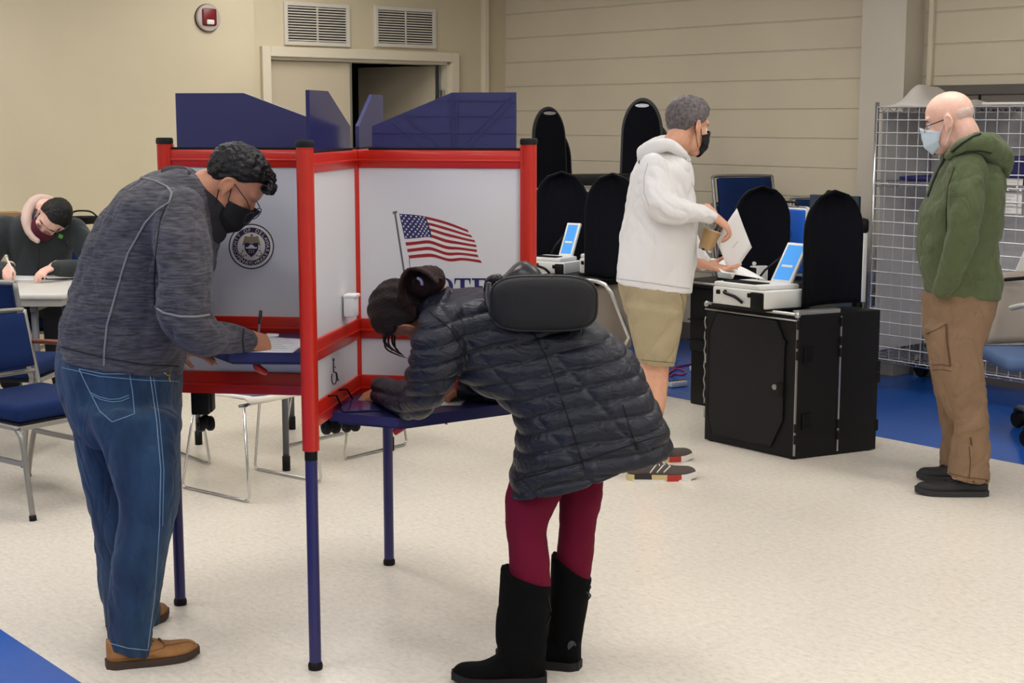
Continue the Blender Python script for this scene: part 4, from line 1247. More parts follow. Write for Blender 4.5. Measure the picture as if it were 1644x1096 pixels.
# ------------------------------------------------------------------ wire security cage on casters
M_WIRE = mat('cage_wire', (188, 188, 190), rough=0.35, metal=0.35)
M_GAL = mat('cage_post', (200, 200, 200), rough=0.22, metal=0.9)
def u_ground(px, n): return u_at(px, n)
nF0 = 7.71; cd = 0.58
uc0 = u_at(1408, nF0); uc1 = 0.2
pc = rm(uc0, nF0)
zt_c = at(1408, 172, pc.y).z; zb_c = at(1412, 572, pc.y).z; zm_c = at(1408, 290, pc.y).z
cage = empty('wire_cage', rm((uc0 + uc1) / 2, nF0 + cd / 2), 'tall chrome wire security cage on casters along the block wall', 'cage', None, RANG)
def cg(mb, nm_, m_, **k):
    mb.bm.transform(RM); return mb.build(nm_, m_, cage, **k)
us = [uc0, uc0 + 1.53]
uc1 = us[1]
for u in us:
    for n in (nF0, nF0 + cd):
        cg(MB().tube([V((u, n, 0.16)), V((u, n, zt_c + 0.03))], 0.0128, seg=12), 'post', M_GAL, smooth=True)
        cg(MB().lathe([(0.016, 0.06 + 0.05), (0.016, 0.16), (0.008, 0.165)], (u, n, 0), seg=12), 'caster_stem', M_BLACK, smooth=True)
        cg(MB().lathe([(0.02, -0.016), (0.058, -0.016), (0.062, -0.008), (0.062, 0.008), (0.058, 0.016), (0.02, 0.016)], (u, n, 0.062), V((0.3, 1, 0)), 20), 'caster', M_RUB, auto=40)
def wire_panel(nm_, o, du, dn, L, z0, z1, vstep, hstep):
    """rectangular welded mesh, uprights then bars"""
    m = MB()
    nv = int(round(L / vstep))
    for k in range(nv + 1):
        u, n = o[0] + du * L * k / nv, o[1] + dn * L * k / nv
        m.tube([V((u, n, z0)), V((u, n, z1))], 0.0032, seg=5)
    nh = int(round((z1 - z0) / hstep))
    for k in range(nh + 1):
        z = z0 + (z1 - z0) * k / nh
        m.tube([V((o[0], o[1] - 0.004, z)), V((o[0] + du * L, o[1] + dn * L - 0.004, z))], 0.0042, seg=5)
    cg(m, nm_, M_WIRE)
wire_panel('mesh_door', (uc0 + 0.012, nF0 - 0.014), 1, 0, 1.50, zb_c, zt_c, 0.075, 0.078)
wire_panel('mesh_side', (uc0 - 0.014, nF0), 0, 1, cd, zb_c, zt_c, 0.075, 0.078)
wire_panel('mesh_side', (uc1 + 0.014, nF0), 0, 1, cd, zb_c, zt_c, 0.075, 0.078)
wire_panel('mesh_back', (uc0 + 0.012, nF0 + cd + 0.014), 1, 0, 1.50, zb_c, zt_c, 0.075, 0.078)
def wire_shelf(z):
    m = MB()
    for n in (nF0, nF0 + cd):
        for dz in (0.0, -0.032):
            m.tube([V((uc0, n, z + dz)), V((uc1, n, z + dz))], 0.004, seg=6)
        N = 38
        m.tube([V((uc0 + (uc1 - uc0) * k / N, n, z - (0.032 if k % 2 else 0))) for k in range(N + 1)], 0.003, seg=5)
    for u in (uc0, uc1):
        for dz in (0.0, -0.032):
            m.tube([V((u, nF0, z + dz)), V((u, nF0 + cd, z + dz))], 0.004, seg=6)
    for k in range(1, 44):
        u = uc0 + (uc1 - uc0) * k / 44
        m.tube([V((u, nF0, z)), V((u, nF0 + cd, z))], 0.0024, seg=5)
    cg(m, 'wire_shelf', M_GAL)
for z in (zt_c, zm_c, zb_c + 0.01): wire_shelf(z)
# grey cabinet behind the cage, cloth on top, things inside
pcab = rm(u_at(1456, 8.33), 8.33)
zcab = at(1456, 138, rm(u_at(1456, N1 - 0.05), N1 - 0.05).y).z
M_CAB = mat('cabinet_grey', (112, 104, 98), rough=0.5)
ucab0, ucab1 = u_at(1456, N1 - 0.05), u_at(1456, N1 - 0.05) + 1.75
gc = empty('wall_cupboard', rm((ucab0 + ucab1) / 2, N1 - 0.04, 0.0), 'low taupe grey metal cabinet against the wall behind the wire cage', 'cabinet', None, RANG)
def gcp(mb, nm_, m_, **k):
    mb.bm.transform(RM); return mb.build(nm_, m_, gc, **k)
gcp(slab(ucab0 + 0.03, ucab1, N1 - 0.045, N1 - 0.012, 0.14, zcab - 0.06), 'body', M_CAB)
gcp(slab(ucab0, ucab1, N1 - 0.06, N1 - 0.012, zcab - 0.06, zcab), 'top_trim', mat('cabinet_trim', (92, 86, 82), rough=0.5))
gcp(slab(ucab0 + 0.52, ucab0 + 0.535, N1 - 0.05, N1 - 0.02, 0.14, zcab - 0.06), 'door_gap', M_BLACK)
# cloth heap
cm = MB()
pa_ = rm(uc0 + 0.05, nF0 + 0.2)
rows = []
for j in range(15):
    row = []
    for i in range(25):
        s, t = i / 24, j / 14
        u = uc0 + 0.02 + s * 0.62; n = nF0 + 0.02 + t * 0.5
        e_ = min(t, 1 - t) * 4; e_ = min(1, e_)
        z = zt_c + 0.008 + e_ * (0.115 * math.exp(-((s - 0.24) / 0.12) ** 2) + 0.035 * math.exp(-((s - 0.6) / 0.3) ** 2)) + 0.006 * math.sin(s * 21 + t * 8) * e_
        row.append(V((u, n, z)))
    rows.append(row)
cm.sheet(rows, 0.006); cm.bm.transform(RM)
o = cm.build('cloth', mat('cloth_white', (214, 208, 200), rough=0.9), smooth=True); tag(o, 'rumpled off white cloth heaped on top of the wire cage', 'cloth')
lid_ = MB().box(((uc0 + uc1) / 2 + 0.4, nF0 + cd / 2, zt_c + 0.016), (0.9, cd - 0.02, 0.016), bevel=0.003); lid_.bm.transform(RM)
o = lid_.build('flat_carton', mat('carton_white', (226, 222, 214), rough=0.7)); tag(o, 'flat white carton lying on the cage top behind the bald head', 'carton')
def inside(u0, u1, n0, n1, z0, z1, nm_, m_, label, cat):
    b = MB().box(((u0 + u1) / 2, (n0 + n1) / 2, (z0 + z1) / 2), (u1 - u0, n1 - n0, z1 - z0), bevel=0.008); b.bm.transform(RM)
    return tag(b.build(nm_, m_), label, cat)
ub0 = u_at(1590, nF0 + 0.1)
inside(ub0, ub0 + 0.42, nF0 + 0.10, nF0 + 0.5, zm_c + 0.006, zm_c + 0.16, 'plastic_tub', mat('tub_navy', (26, 28, 92), rough=0.5), 'navy blue tub inside the wire cage beside the green hood', 'tub')
wz = zm_c + 0.005
pp_ = at(1618, 318, rm(u_at(1618, nF0 + 0.03), nF0 + 0.03).y)
wn = MB().box((u_at(1618, nF0 + 0.02) + 0.02, nF0 + 0.012, pp_.z + 0.015), (0.20, 0.004, 0.20)); wn.bm.transform(RM)
nt_ = tag(wn.build('paper_notice', mat('paper_white', (232, 230, 226), rough=0.8)), 'white printed notice tied inside the cage front beside the green sleeve', 'notice')
nl = MB()
for k in range(9):
    nl.box((u_at(1618, nF0 + 0.02) + 0.02 - 0.01 * (k % 3), nF0 + 0.0085, pp_.z + 0.095 - k * 0.02), (0.15 - 0.02 * (k % 3), 0.001, 0.004))
nl.bm.transform(RM); nl.build('printed_lines', ink('pale_print', (196, 196, 196)), nt_)
inside(u_at(1462, nF0 + 0.2), u_at(1462, nF0 + 0.2) + 0.3, nF0 + 0.1, nF0 + 0.4, zm_c + 0.006, zm_c + 0.03, 'binder', mat('binder_blue', (30, 34, 110), rough=0.5), 'flat dark blue binder on the middle cage shelf behind the mask', 'binder')
cg(MB().box(((uc0 + uc1) / 2, nF0 + cd - 0.004, (zb_c + zt_c) / 2), (uc1 - uc0 - 0.03, 0.006, zt_c - zb_c - 0.06)), 'back_liner', mat('liner_grey', (205, 203, 200), rough=0.7))
cg(MB().box((uc0 + 0.004, nF0 + cd / 2 + 0.02, (zb_c + zt_c) / 2), (0.006, cd - 0.06, zt_c - zb_c - 0.06)), 'side_liner', MATS['liner_grey'])
# nesting chair at the right edge
M_BEIGE = mat('nest_beige', (168, 158, 146), rough=0.5)
nc = empty('nesting_chair', rm(-3.35, 6.9), 'beige nesting chair with blue grey seat and casters beside the tan trousers', 'chair')
y0 = 7.95
A = lambda px, py, y=y0: at(px, py, y)
bk = MB().prism([A(1586, 402), A(1600, 437), A(1660, 435), A(1720, 437), A(1720, 520), A(1585, 545), A(1572, 540), A(1575, 460)][1:], V((0.03, 0.04, 0)))
bk = MB()
rows = []
for (ya, xl) in ((437, 1602), (455, 1598), (480, 1592), (510, 1586), (540, 1580), (552, 1578)):
    rows.append([A(xl + (1745 - xl) * k / 10, ya - 3 * math.sin(PI * k / 10), y0 + 0.06 * (k - 5) ** 2 / 25 * -1) for k in range(11)])
bk.sheet(rows, 0.02).build('backrest', M_BEIGE, nc, smooth=True)
MB().obox(A(1612, 449, 7.86), A(1648, 446, 7.86), 0.012, 0.02, bevel=0.005).build('hand_slot', M_BLACK, nc, auto=40)
MB().box(A(1662, 575, 7.66), (0.46, 0.44, 0.075), bevel=0.03, seg=4).build('seat', mat('nest_seat_blue', (84, 108, 146), rough=0.85, bump=0.2, bscale=300), nc, smooth=True)
MB().obox(A(1580, 556, 7.9), A(1720, 556, 7.9), 0.02, 0.012).build('back_bar', M_BLACK, nc)
MB().tube([A(1626, 494, 7.8), A(1645, 490, 7.65), A(1662, 492, 7.5)], 0.024, seg=10, smooth=4, round_ends=True, flat=(Z, 0.6)).build('armrest', mat('arm_pale', (206, 206, 200), rough=0.5), nc, smooth=True)
pcn = V((2.775, 7.74, 0))
MB().cyl(zz(pcn, 0.07), zz(pcn, 0.43), 0.025).build('column', M_BLACK, nc, smooth=True)
MB().tube([zz(pcn, 0.43), zz(pcn, 0.40) + V((0.02, 0.16, 0)), V((2.80, 7.97, 0.44)), V((2.80, 7.99, 0.62))], 0.016, seg=8, smooth=4).build('back_support', M_GREYM, nc, smooth=True)
for a_ in (88, 20, -50, -115):
    w_ = math.radians(a_); c = pcn + V((math.cos(w_), math.sin(w_), 0)) * 0.26
    MB().tube([zz(pcn, 0.12), zz(pcn.lerp(c, 0.5), 0.125), zz(c, 0.112)], [0.02, 0.018, 0.014], seg=8).build('leg', M_GREYM, nc, smooth=True)
    MB().box((c.x, c.y, 0.095), (0.05, 0.05, 0.03), bevel=0.012).build('caster_hood', M_BLACK, nc, auto=40)
    MB().lathe([(0.01, -0.018), (0.042, -0.018), (0.046, -0.008), (0.046, 0.008), (0.042, 0.018), (0.01, 0.018)], (c.x, c.y, 0.046), V((1, 0.4, 0)), 20).build('caster', M_RUB, nc, auto=40)
e0, e1 = at(1631, 436, 8.16), at(1700, 436, 8.16)
wl_ = MB().prism([zz(at(1672, 436, 8.16), 0.004), at(1668, 520, 8.16), at(1640, 470, 8.16), e0, at(1657, 378, 8.16), at(1665, 360, 8.16), at(1700, 360, 8.16), e1, zz(e1, 0.004)], V((0, 0.02, 0)))
fb = wl_.build('leaning_board', mat('board_white', (224, 222, 216), rough=0.6)); tag(fb, 'white board propped behind the beige chair at the photo edge', 'board')
# ------------------------------------------------------------------ people
M_SKIN = mat('skin_light', (214, 160, 132), rough=0.5, var=0.06, vscale=40, bump=0.05, bscale=200)
M_SKINP = mat('skin_pink', (232, 186, 168), rough=0.45, var=0.07, vscale=30, bump=0.05, bscale=200)
M_SKINT = mat('skin_tan', (196, 138, 106), rough=0.5, var=0.06, vscale=40, bump=0.05, bscale=200)
M_SKINB = mat('skin_brown', (168, 114, 84), rough=0.5, var=0.06, vscale=40, bump=0.05, bscale=200)
M_MBLACK = mat('mask_black', (20, 20, 23), rough=0.85)
M_GLASSF = mat('spectacle_black', (18, 18, 20), rough=0.3)
M_LENS = mat('spectacle_lens', (240, 244, 248), rough=0.02, trans=1.0, ior=1.05)

def fnoise(p, s, sy=1, sz=1, off=0.0):
    return noise.noise(V((p.x * s + off, p.y * s * sy, p.z * s * sz)))

def folds(amp, scale, axis=None, squash=0.35, fine=0.3, off=0.0):
    """cloth creases: noise drawn out along one direction"""
    ax = V(axis).normalized() if axis is not None else None
    def f(p, n):
        q = p.copy()
        if ax is not None:
            q = q - ax * q.dot(ax) * (1 - squash)
        a = noise.noise(q * scale + V((off, off * 2, 0)))
        b = noise.noise(q * scale * 2.3 + V((off + 5, 1, 3)))
        r = 1 - abs(a) * 2.2
        return amp * (0.6 * a + 0.5 * max(0, r) ** 3 * -1 + fine * b)
    return f

def sil(mb, rows, grow=0.0, n=32, spans=5, expo=2.3, Yoff=0.0, flat0=False, flat1=False):
    """loft through rows (px0,py0,px1,py1,y,half): the two outline points of a limb or trunk
    at distance y, and its half breadth along the line of sight"""
    rows = catmull([tuple(map(float, r)) for r in rows], spans)
    rings = []
    for (x0, y0, x1, y1, Y, h) in rows:
        a = at(x0, y0, Y + Yoff); b = at(x1, y1, Y + Yoff)
        c = (a + b) / 2; A = (b - a) / 2
        la = A.length
        A = A.normalized() * max(0.004, la + grow)
        view = V((0, 1, 0)); view = (view - A.normalized() * view.dot(A.normalized())).normalized()
        B = view * max(0.004, h + grow)
        ring = []
        for k in range(n):
            w = 2 * PI * k / n
            cw, sw = math.cos(w), math.sin(w)
            e = 2.0 / expo
            ring.append(c + A * math.copysign(abs(cw) ** e, cw) + B * math.copysign(abs(sw) ** e, sw))
        rings.append(ring)
    # rounded ends
    def capc(r, prev):
        c = sum(r, V()) / len(r); cp = sum(prev, V()) / len(prev)
        d = (c - cp).normalized()
        rad = min((p - c).length for p in r)
        return [[c + d * rad * 0.25 + (p - c) * 0.86 for p in r], [c + d * rad * 0.38 + (p - c) * 0.55 for p in r], [c + d * rad * 0.42 + (p - c) * 0.1 for p in r]]
    head_ = [] if flat0 else list(reversed(capc(rings[0], rings[1])))
    tail = [] if flat1 else capc(rings[-1], rings[-2])
    mb.ring_loft(head_ + rings + tail)
    return mb

def limb(mb, joints, grow=0.0, seg=18, spans=6):
    """joints: (point, radius)"""
    mb.tube([j[0] for j in joints], [max(0.003, j[1] + grow) for j in joints], seg=seg, smooth=spans, round_ends=True)
    return mb

class Frame:
    """head frame: f the way the face looks, u the crown, s its left side"""
    def __init__(self, c, f, u, k=1.0):
        self.c = V(c); self.f = V(f).normalized(); u = V(u)
        self.u = (u - self.f * u.dot(self.f)).normalized(); self.s = self.u.cross(self.f); self.k = k
        self.R = Matrix((self.f, self.s, self.u)).transposed()
    def p(self, x, y, z): return self.c + (self.f * x + self.s * y + self.u * z) * self.k
    def loc(self, q):
        d = V(q) - self.c
        return V((d.dot(self.f), d.dot(self.s), d.dot(self.u))) / self.k

def head(mb, F, nose=True):
    k = F.k
    def b(c, r, tilt=0.0):
        R = F.R if not tilt else (Matrix.Rotation(tilt, 3, F.s) @ F.R)
        mb.ball(F.p(*c), tuple(x * k for x in r), R, seg=28)
    b((-0.010, 0, 0.045), (0.099, 0.077, 0.086))
    b((0.026, 0, -0.015), (0.066, 0.066, 0.086))
    b((0.030, 0, -0.060), (0.060, 0.058, 0.050))
    b((0.058, 0, -0.092), (0.032, 0.036, 0.026))            # chin
    b((0.066, 0, 0.038), (0.026, 0.056, 0.020))             # brow
    for s in (-1, 1):
        b((0.064, s * 0.037, -0.022), (0.026, 0.026, 0.024))   # cheekbones
        # eye sockets stay open between brow and cheek; ears
        e = F.p(-0.006, s * 0.078, -0.004)
        out = F.s * s
        pts = []
        for a_ in range(11):
            w = math.radians(-60 + 290 * a_ / 10)
            pts.append(F.p(-0.010 - 0.017 * math.cos(w) * 0.95 + 0.008 * math.sin(w) * -0.3, s * (0.086 + 0.007 * math.cos(w)), 0.004 + 0.027 * math.sin(w)))
        mb.tube(pts, [0.0055 * k] * 11, seg=8, smooth=2, round_ends=True)
        mb.ball(F.p(-0.006, s * 0.080, 0.002), (0.017 * k, 0.009 * k, 0.027 * k), F.R, seg=14)
        mb.ball(F.p(0.003, s * 0.080, -0.026), (0.008 * k, 0.006 * k, 0.010 * k), F.R, seg=12)
    if nose:
        mb.tube([F.p(0.080, 0, 0.026), F.p(0.094, 0, 0.0), F.p(0.103, 0, -0.024)], [0.008 * k, 0.010 * k, 0.012 * k], seg=12, smooth=4, round_ends=True)
        for s in (-1, 1): mb.ball(F.p(0.091, s * 0.012, -0.029), 0.010 * k, seg=10)
    # lips
    mb.tube([F.p(0.082, -0.020, -0.066), F.p(0.090, 0, -0.062), F.p(0.082, 0.020, -0.066)], [0.004 * k, 0.007 * k, 0.004 * k], seg=8, smooth=4, round_ends=True)
    mb.tube([F.p(0.080, -0.017, -0.075), F.p(0.087, 0, -0.075), F.p(0.080, 0.017, -0.075)], [0.004 * k, 0.008 * k, 0.004 * k], seg=8, smooth=4, round_ends=True)

def eyes(F, parent, white, iris, closed=None):
    for s in (-1, 1):
        if closed:
            MB().ball(F.p(0.074, s * 0.033, 0.008), (0.013 * F.k, 0.0145 * F.k, 0.011 * F.k), F.R, seg=16).build('eyelid', closed, parent, smooth=True)
            MB().tube([F.p(0.0835, s * 0.020, 0.003), F.p(0.0885, s * 0.033, -0.001), F.p(0.0815, s * 0.046, 0.003)], 0.0014, seg=6, smooth=4).build('lashes', iris, parent, smooth=True)
            MB().tube([F.p(0.080, s * 0.014, 0.030), F.p(0.086, s * 0.032, 0.034), F.p(0.074, s * 0.052, 0.028)], [0.003, 0.0045, 0.002], seg=8, smooth=4).build('eyebrow', iris, parent, smooth=True)
            continue
        e = MB().ball(F.p(0.074, s * 0.033, 0.008), 0.0125 * F.k, seg=16).build('eye', white, parent, smooth=True)
        MB().ball(F.p(0.0815, s * 0.034, 0.007), (0.006 * F.k, 0.006 * F.k, 0.006 * F.k), seg=12).build('iris', iris, e, smooth=True)
        MB().tube([F.p(0.080, s * 0.014, 0.030), F.p(0.086, s * 0.032, 0.034), F.p(0.074, s * 0.052, 0.028)], [0.003, 0.0045, 0.002], seg=8, smooth=4).build('eyebrow', iris, parent, smooth=True)

def hair(F, name, m, parent, g, mask, amp=0.004, freq=60, ripples=None, vox=None):
    """a cap of hair round the skull; mask(x,y,z) in 0..1 says where it grows, elsewhere it dips under the skin"""
    b = bmesh.new()
    bmesh.ops.create_icosphere(b, subdivisions=6, radius=1)
    k = F.k
    for v in b.verts:
        d = v.co.normalized()
        base = V((d.x * 0.099 - 0.010, d.y * 0.077, d.z * 0.086 + 0.045))
        mk = max(0.0, min(1.0, mask(base.x, base.y, base.z)))
        nz = noise.noise(base * freq) * amp + noise.noise(base * freq * 2.7) * amp * 0.6
        if ripples: nz += ripples(base, d)
        rad = (g * mk - 0.012 * (1 - mk)) + nz * mk
        v.co = F.p(*(base + d * rad))
    me = bpy.data.meshes.new(name); b.to_mesh(me); b.free()
    return link_mesh(name, me, m, parent, True)

def sm(a, b, x):
    t = max(0.0, min(1.0, (x - a) / (b - a))); return t * t * (3 - 2 * t)

def mask_piece(F, m, parent, loops=True, loop_m=None, size=1.0, drop=0.0, name='face_mask'):
    b = bmesh.new()
    rows, cols = 14, 18
    grid = []
    for i in range(rows + 1):
        t = i / rows
        z = -0.004 - (0.108 + drop) * t
        row = []
        for j in range(cols + 1):
            s = (j / cols - 0.5) * 2
            a = s * math.radians(82 - 12 * t)
            wy = (0.073 if t < 0.6 else 0.073 - 0.018 * ((t - 0.6) / 0.4)) * size
            fx = 0.117 - 0.008 * abs(t - 0.45) - 0.026 * max(0, t - 0.7) / 0.3
            ridge = 0.003 * math.exp(-(s / 0.22) ** 2) * (1 - t)
            x = 0.014 + (fx - 0.008) * math.cos(a) ** 0.8 + ridge - 0.006 * (1 - t) * abs(s)
            zz_ = z + 0.018 * (1 - abs(s)) * (1 - t) - 0.022 * abs(s) ** 2 * (1 - t) + 0.030 * abs(s) ** 1.5 * t
            pl = 0.0012 * math.sin(t * 22)
            row.append(F.p(x + pl, wy * math.sin(a) * 1.02, zz_))
        grid.append(row)
    b.free()
    o = MB().sheet(grid, 0.0025).build(name, m, parent, smooth=True)
    if loops:
        for s in (-1, 1):
            MB().tube([F.p(0.030, s * 0.070, -0.028), F.p(0.010, s * 0.078, 0.006), F.p(-0.012, s * 0.086, 0.026), F.p(-0.028, s * 0.084, 0.004), F.p(-0.014, s * 0.080, -0.026), F.p(0.026, s * 0.068, -0.085)], 0.0018 * F.k, seg=6, smooth=5).build('ear_loop', loop_m or m, o, smooth=True)
    return o

def hand(mb, wrist, d, nrm, thumb_side, k=1.0, curl=(0.5, 0.55, 0.6, 0.65), spread=0.12, thumb=(0.7, 0.5), r0=None):
    """one hand grown out of the wrist. d: towards the knuckles, nrm: out of the back of the hand,
    thumb_side: +1 when the thumb is on the (d x nrm) side. curl is one amount per finger, or a (knuckle, middle, tip) triple."""
    d = V(d).normalized(); nrm = V(nrm); nrm = (nrm - d * nrm.dot(d)).normalized(); t = d.cross(nrm) * thumb_side
    W = V(wrist)
    L = lambda a, b, c: W + (d * a + t * b + nrm * c) * k
    # palm: a flattened fan of tubes
    for b_, ln in ((0.026, 0.086), (0.009, 0.090), (-0.009, 0.087), (-0.026, 0.080)):
        mb.tube([L(-0.012, b_ * 0.45, 0), L(0.03, b_ * 0.8, 0.0), L(ln, b_, 0.001)], [0.0175 * k, 0.0150 * k, 0.0112 * k], seg=12, smooth=4, round_ends=True)
    mb.ball(L(0.035, 0.020, -0.008), (0.024 * k, 0.017 * k, 0.017 * k), Matrix((d, t, nrm)).transposed(), seg=14)
    lens = ((0.043, 0.026, 0.021), (0.047, 0.030, 0.023), (0.043, 0.028, 0.022), (0.034, 0.021, 0.019))
    for i, (b_, ln) in enumerate(((0.026, 0.086), (0.009, 0.090), (-0.009, 0.087), (-0.026, 0.080))):
        c = curl[i]
        ks = c if isinstance(c, (tuple, list)) else (c * 1.1, c * 1.25, c * 0.8)
        dirr = (d + t * spread * (1.5 - i) / 1.5 * 0.6).normalized()
        p = L(ln, b_, 0.001); pts = [p - dirr * 0.012 * k, p]; a = 0
        for sgm, (l_, kk) in enumerate(zip(lens[i], ks)):
            a += kk
            dd_ = dirr * math.cos(a) - nrm * math.sin(a)
            p = p + dd_ * l_ * k; pts.append(p)
        rr = [0.0105, 0.0102, 0.0092, 0.0082, 0.0068]
        mb.tube(pts, [q * k * (0.88 if i == 3 else 1.0) for q in rr], seg=10, smooth=4, round_ends=True)
    # thumb leaves the side of the palm near its base
    p = L(0.018, 0.022, -0.006); pts = [L(0.004, 0.012, -0.004), p]
    sp, cl = thumb
    dirt = (d * math.cos(sp) + t * math.sin(sp) - nrm * 0.25).normalized()
    inn = (-nrm * 0.7 - t * 0.7).normalized()
    a = 0.0
    for l_, kk in ((0.040, 0.0), (0.032, cl), (0.026, cl * 0.9)):
        a += kk
        p = p + (dirt * math.cos(a) + inn * math.sin(a)) * l_ * k; pts.append(p)
    mb.tube(pts, [0.0135 * k, 0.0145 * k, 0.0120 * k, 0.0105 * k, 0.0085 * k], seg=10, smooth=4, round_ends=True)
    if r0:
        mb.tube([W - d * 0.05 * k, W - d * 0.01 * k], [r0, r0 * 0.92], seg=14, round_ends=True)

def shoe(parent, heel, toe, up, m_up, m_sole, wid=0.098, ht=0.085, sole=0.022, laces=None, name='shoe', collar=0.045, sole_mats=None, toe_round=0.5):
    """shoe from heel to toe standing on the floor; returns the upper"""
    heel = V(heel); toe = V(toe); heel.z = 0; toe.z = 0
    d = (toe - heel); L = d.length; d.normalize(); s = Z.cross(d)
    def sec(x):
        # half breadth along the foot
        w = wid / 2
        if x < 0.12: return w * 0.72 * math.sqrt(max(0.02, 1 - ((0.12 - x) / 0.13) ** 2))
        if x < 0.62: return w * (0.72 + 0.28 * sm(0.12, 0.62, x))
        return w * math.sqrt(max(0.004, 1 - ((x - 0.62) / 0.385) ** 2.4))
    th = sole + 0.030
    def top(x):
        if x < 0.28: return ht - 0.012 * sm(0.0, 0.2, x) * (1 - sm(0.2, 0.28, x))
        if x < 0.86: return th + (ht - th) * (1 - sm(0.26, 0.74, x))
        return sole + 0.004 + (th - sole - 0.004) * math.sqrt(max(0.0, 1 - ((x - 0.86) / 0.14) ** 2))
    rings = []
    for i in range(31):
        x = 0.5 - 0.5 * math.cos(PI * i / 30); x = min(max(x, 0.002), 0.999); w = sec(x); h = max(top(x), sole + 0.004)
        c = heel + d * L * x
        ring = []
        for q in range(16):
            a = PI * q / 15
            ring.append(c + s * w * 0.97 * math.copysign(abs(math.cos(a)) ** 0.7, math.cos(a)) + Z * (sole * 0.8 + (h - sole * 0.8) * math.sin(a) ** (0.75)))
        rings.append(ring)
    up_ = MB().ring_loft(rings).build(name, m_up, parent, smooth=True)
    def sole_part(x0, x1, m, nm_='sole'):
        rings = []
        for i in range(31):
            x = 0.5 - 0.5 * math.cos(PI * i / 30) if (x0, x1) == (0, 1) else (x0 + (x1 - x0) * (math.sin(PI / 2 * i / 30) if x1 == 1 else (1 - math.cos(PI / 2 * i / 30) if x0 == 0 else i / 30)))
            w = sec(min(max(x, 0.002), 0.999)) + 0.004
            c = heel + d * (L * x + (0.004 if x > 0.99 else (-0.004 if x < 0.01 else 0)))
            lift = 0.010 * sm(0.8, 1.0, x)
            rings.append([c + s * w + Z * (lift), c + s * w * 1.02 + Z * (sole * 0.5 + lift), c + s * w + Z * (sole + lift * 0.8), c - s * w + Z * (sole + lift * 0.8), c - s * w * 1.02 + Z * (sole * 0.5 + lift), c - s * w + Z * lift])
        MB().ring_loft(rings).build(nm_, m, up_, auto=50)
    for (x0, x1, m) in (sole_mats or [(0, 1, m_sole)]): sole_part(x0, x1, m)
    if laces:
        lm = MB(); m_l, n_l = laces
        for i in range(n_l):
            x = 0.34 + 0.24 * i / max(1, n_l - 1); w = 0.024; h = top(x) + 0.004
            c = heel + d * L * x
            lm.tube([c + s * w + Z * (h - 0.007), c + Z * (h + 0.002), c - s * w + d * 0.012 + Z * (h - 0.010)], 0.0028, seg=6, smooth=3)
        c = heel + d * L * 0.33; h = top(0.33) + 0.006
        for q in (-1, 1):
            lm.tube([c + Z * h, c + s * q * 0.02 + Z * (h + 0.014), c + s * q * 0.042 + d * 0.01 + Z * (h + 0.002), c + s * q * 0.02 + d * 0.02 + Z * (h - 0.002), c + d * 0.004 + Z * h], 0.0024, seg=6, smooth=4)
            lm.tube([c + Z * h, c + s * q * 0.024 + d * 0.03 + Z * (h - 0.006), c + s * q * 0.04 + d * 0.04 + Z * (h - 0.03)], 0.0022, seg=6, smooth=4)
        lm.build('laces', m_l, up_, smooth=True)
    return up_, heel, d, s, L, sec, top

def line_on(o, pts, r, name, m, parent, lift=0.001, step=5.0, tree=None):
    t = tree or bvh_of(o)
    q = trace(dense(pts, step), t, lift)
    if len(q) < 2: return None
    return MB().tube(q, r, seg=6).build(name, m, parent, smooth=True)

def foot(mb, heel, toe, ankle, k=1.0):
    heel = V(heel); toe = V(toe); heel.z = 0; toe.z = 0; d = toe - heel
    mb.tube([V(ankle), heel + d * 0.22 + Z * 0.10, heel + d * 0.26 + Z * 0.060, heel + d * 0.50 + Z * 0.042, heel + d * 0.78 + Z * 0.034], [0.036 * k, 0.031 * k, 0.026 * k, 0.018 * k, 0.012 * k], seg=12, smooth=4, round_ends=True)
# ---------------------------------------------------------------- man in the grey pullover, writing at the high shelf
def smap(name, c, c2, sc, stretch, rough=0.9, bump=0.3, bsc=300, sheen=0.1):
    m = mat(name, c, rough=rough, bump=bump, bscale=bsc, sheen=sheen)
    nt = m.node_tree; bs = nt.nodes['Principled BSDF']
    tc = nt.nodes.new('ShaderNodeTexCoord'); mp = nt.nodes.new('ShaderNodeMapping'); mp.inputs['Scale'].default_value = stretch
    nt.links.new(tc.outputs['Object'], mp.inputs['Vector'])
    n = nt.nodes.new('ShaderNodeTexNoise'); n.inputs['Scale'].default_value = sc; n.inputs['Detail'].default_value = 4
    nt.links.new(mp.outputs[0], n.inputs['Vector'])
    r = nt.nodes.new('ShaderNodeValToRGB'); r.color_ramp.elements[0].position = 0.36; r.color_ramp.elements[1].position = 0.64
    r.color_ramp.elements[0].color = rgb(*c); r.color_ramp.elements[1].color = rgb(*c2)
    nt.links.new(n.outputs['Fac'], r.inputs['Fac']); nt.links.new(r.outputs['Color'], bs.inputs['Base Color'])
    return m
M_HEATHER = smap('heather_grey', (50, 50, 56), (84, 83, 90), 26, (0.9, 0.9, 7))
wrinkle(M_HEATHER, 9, 0.6, (1, 1, 0.55), 0.02)
M_PIPING = mat('piping_grey', (128, 128, 128), rough=0.8)
M_COLLAR = mat('collar_charcoal', (38, 38, 42), rough=0.9, bump=0.3, bscale=250)
M_DENIM = smap('denim', (14, 40, 70), (34, 66, 96), 9, (1.4, 1.4, 0.5), bump=0.35, bsc=420)
wrinkle(M_DENIM, 8, 0.7, (1.2, 1.2, 0.45), 0.025)
M_STITCH = mat('denim_stitch', (112, 140, 166), rough=0.9)
M_TAN = mat('boat_shoe_tan', (150, 104, 56), rough=0.6, var=0.1, vscale=30)
M_SOLEB = mat('sole_brown', (58, 44, 36), rough=0.7)
M_LACE = mat('lace_brown', (120, 82, 48), rough=0.7)
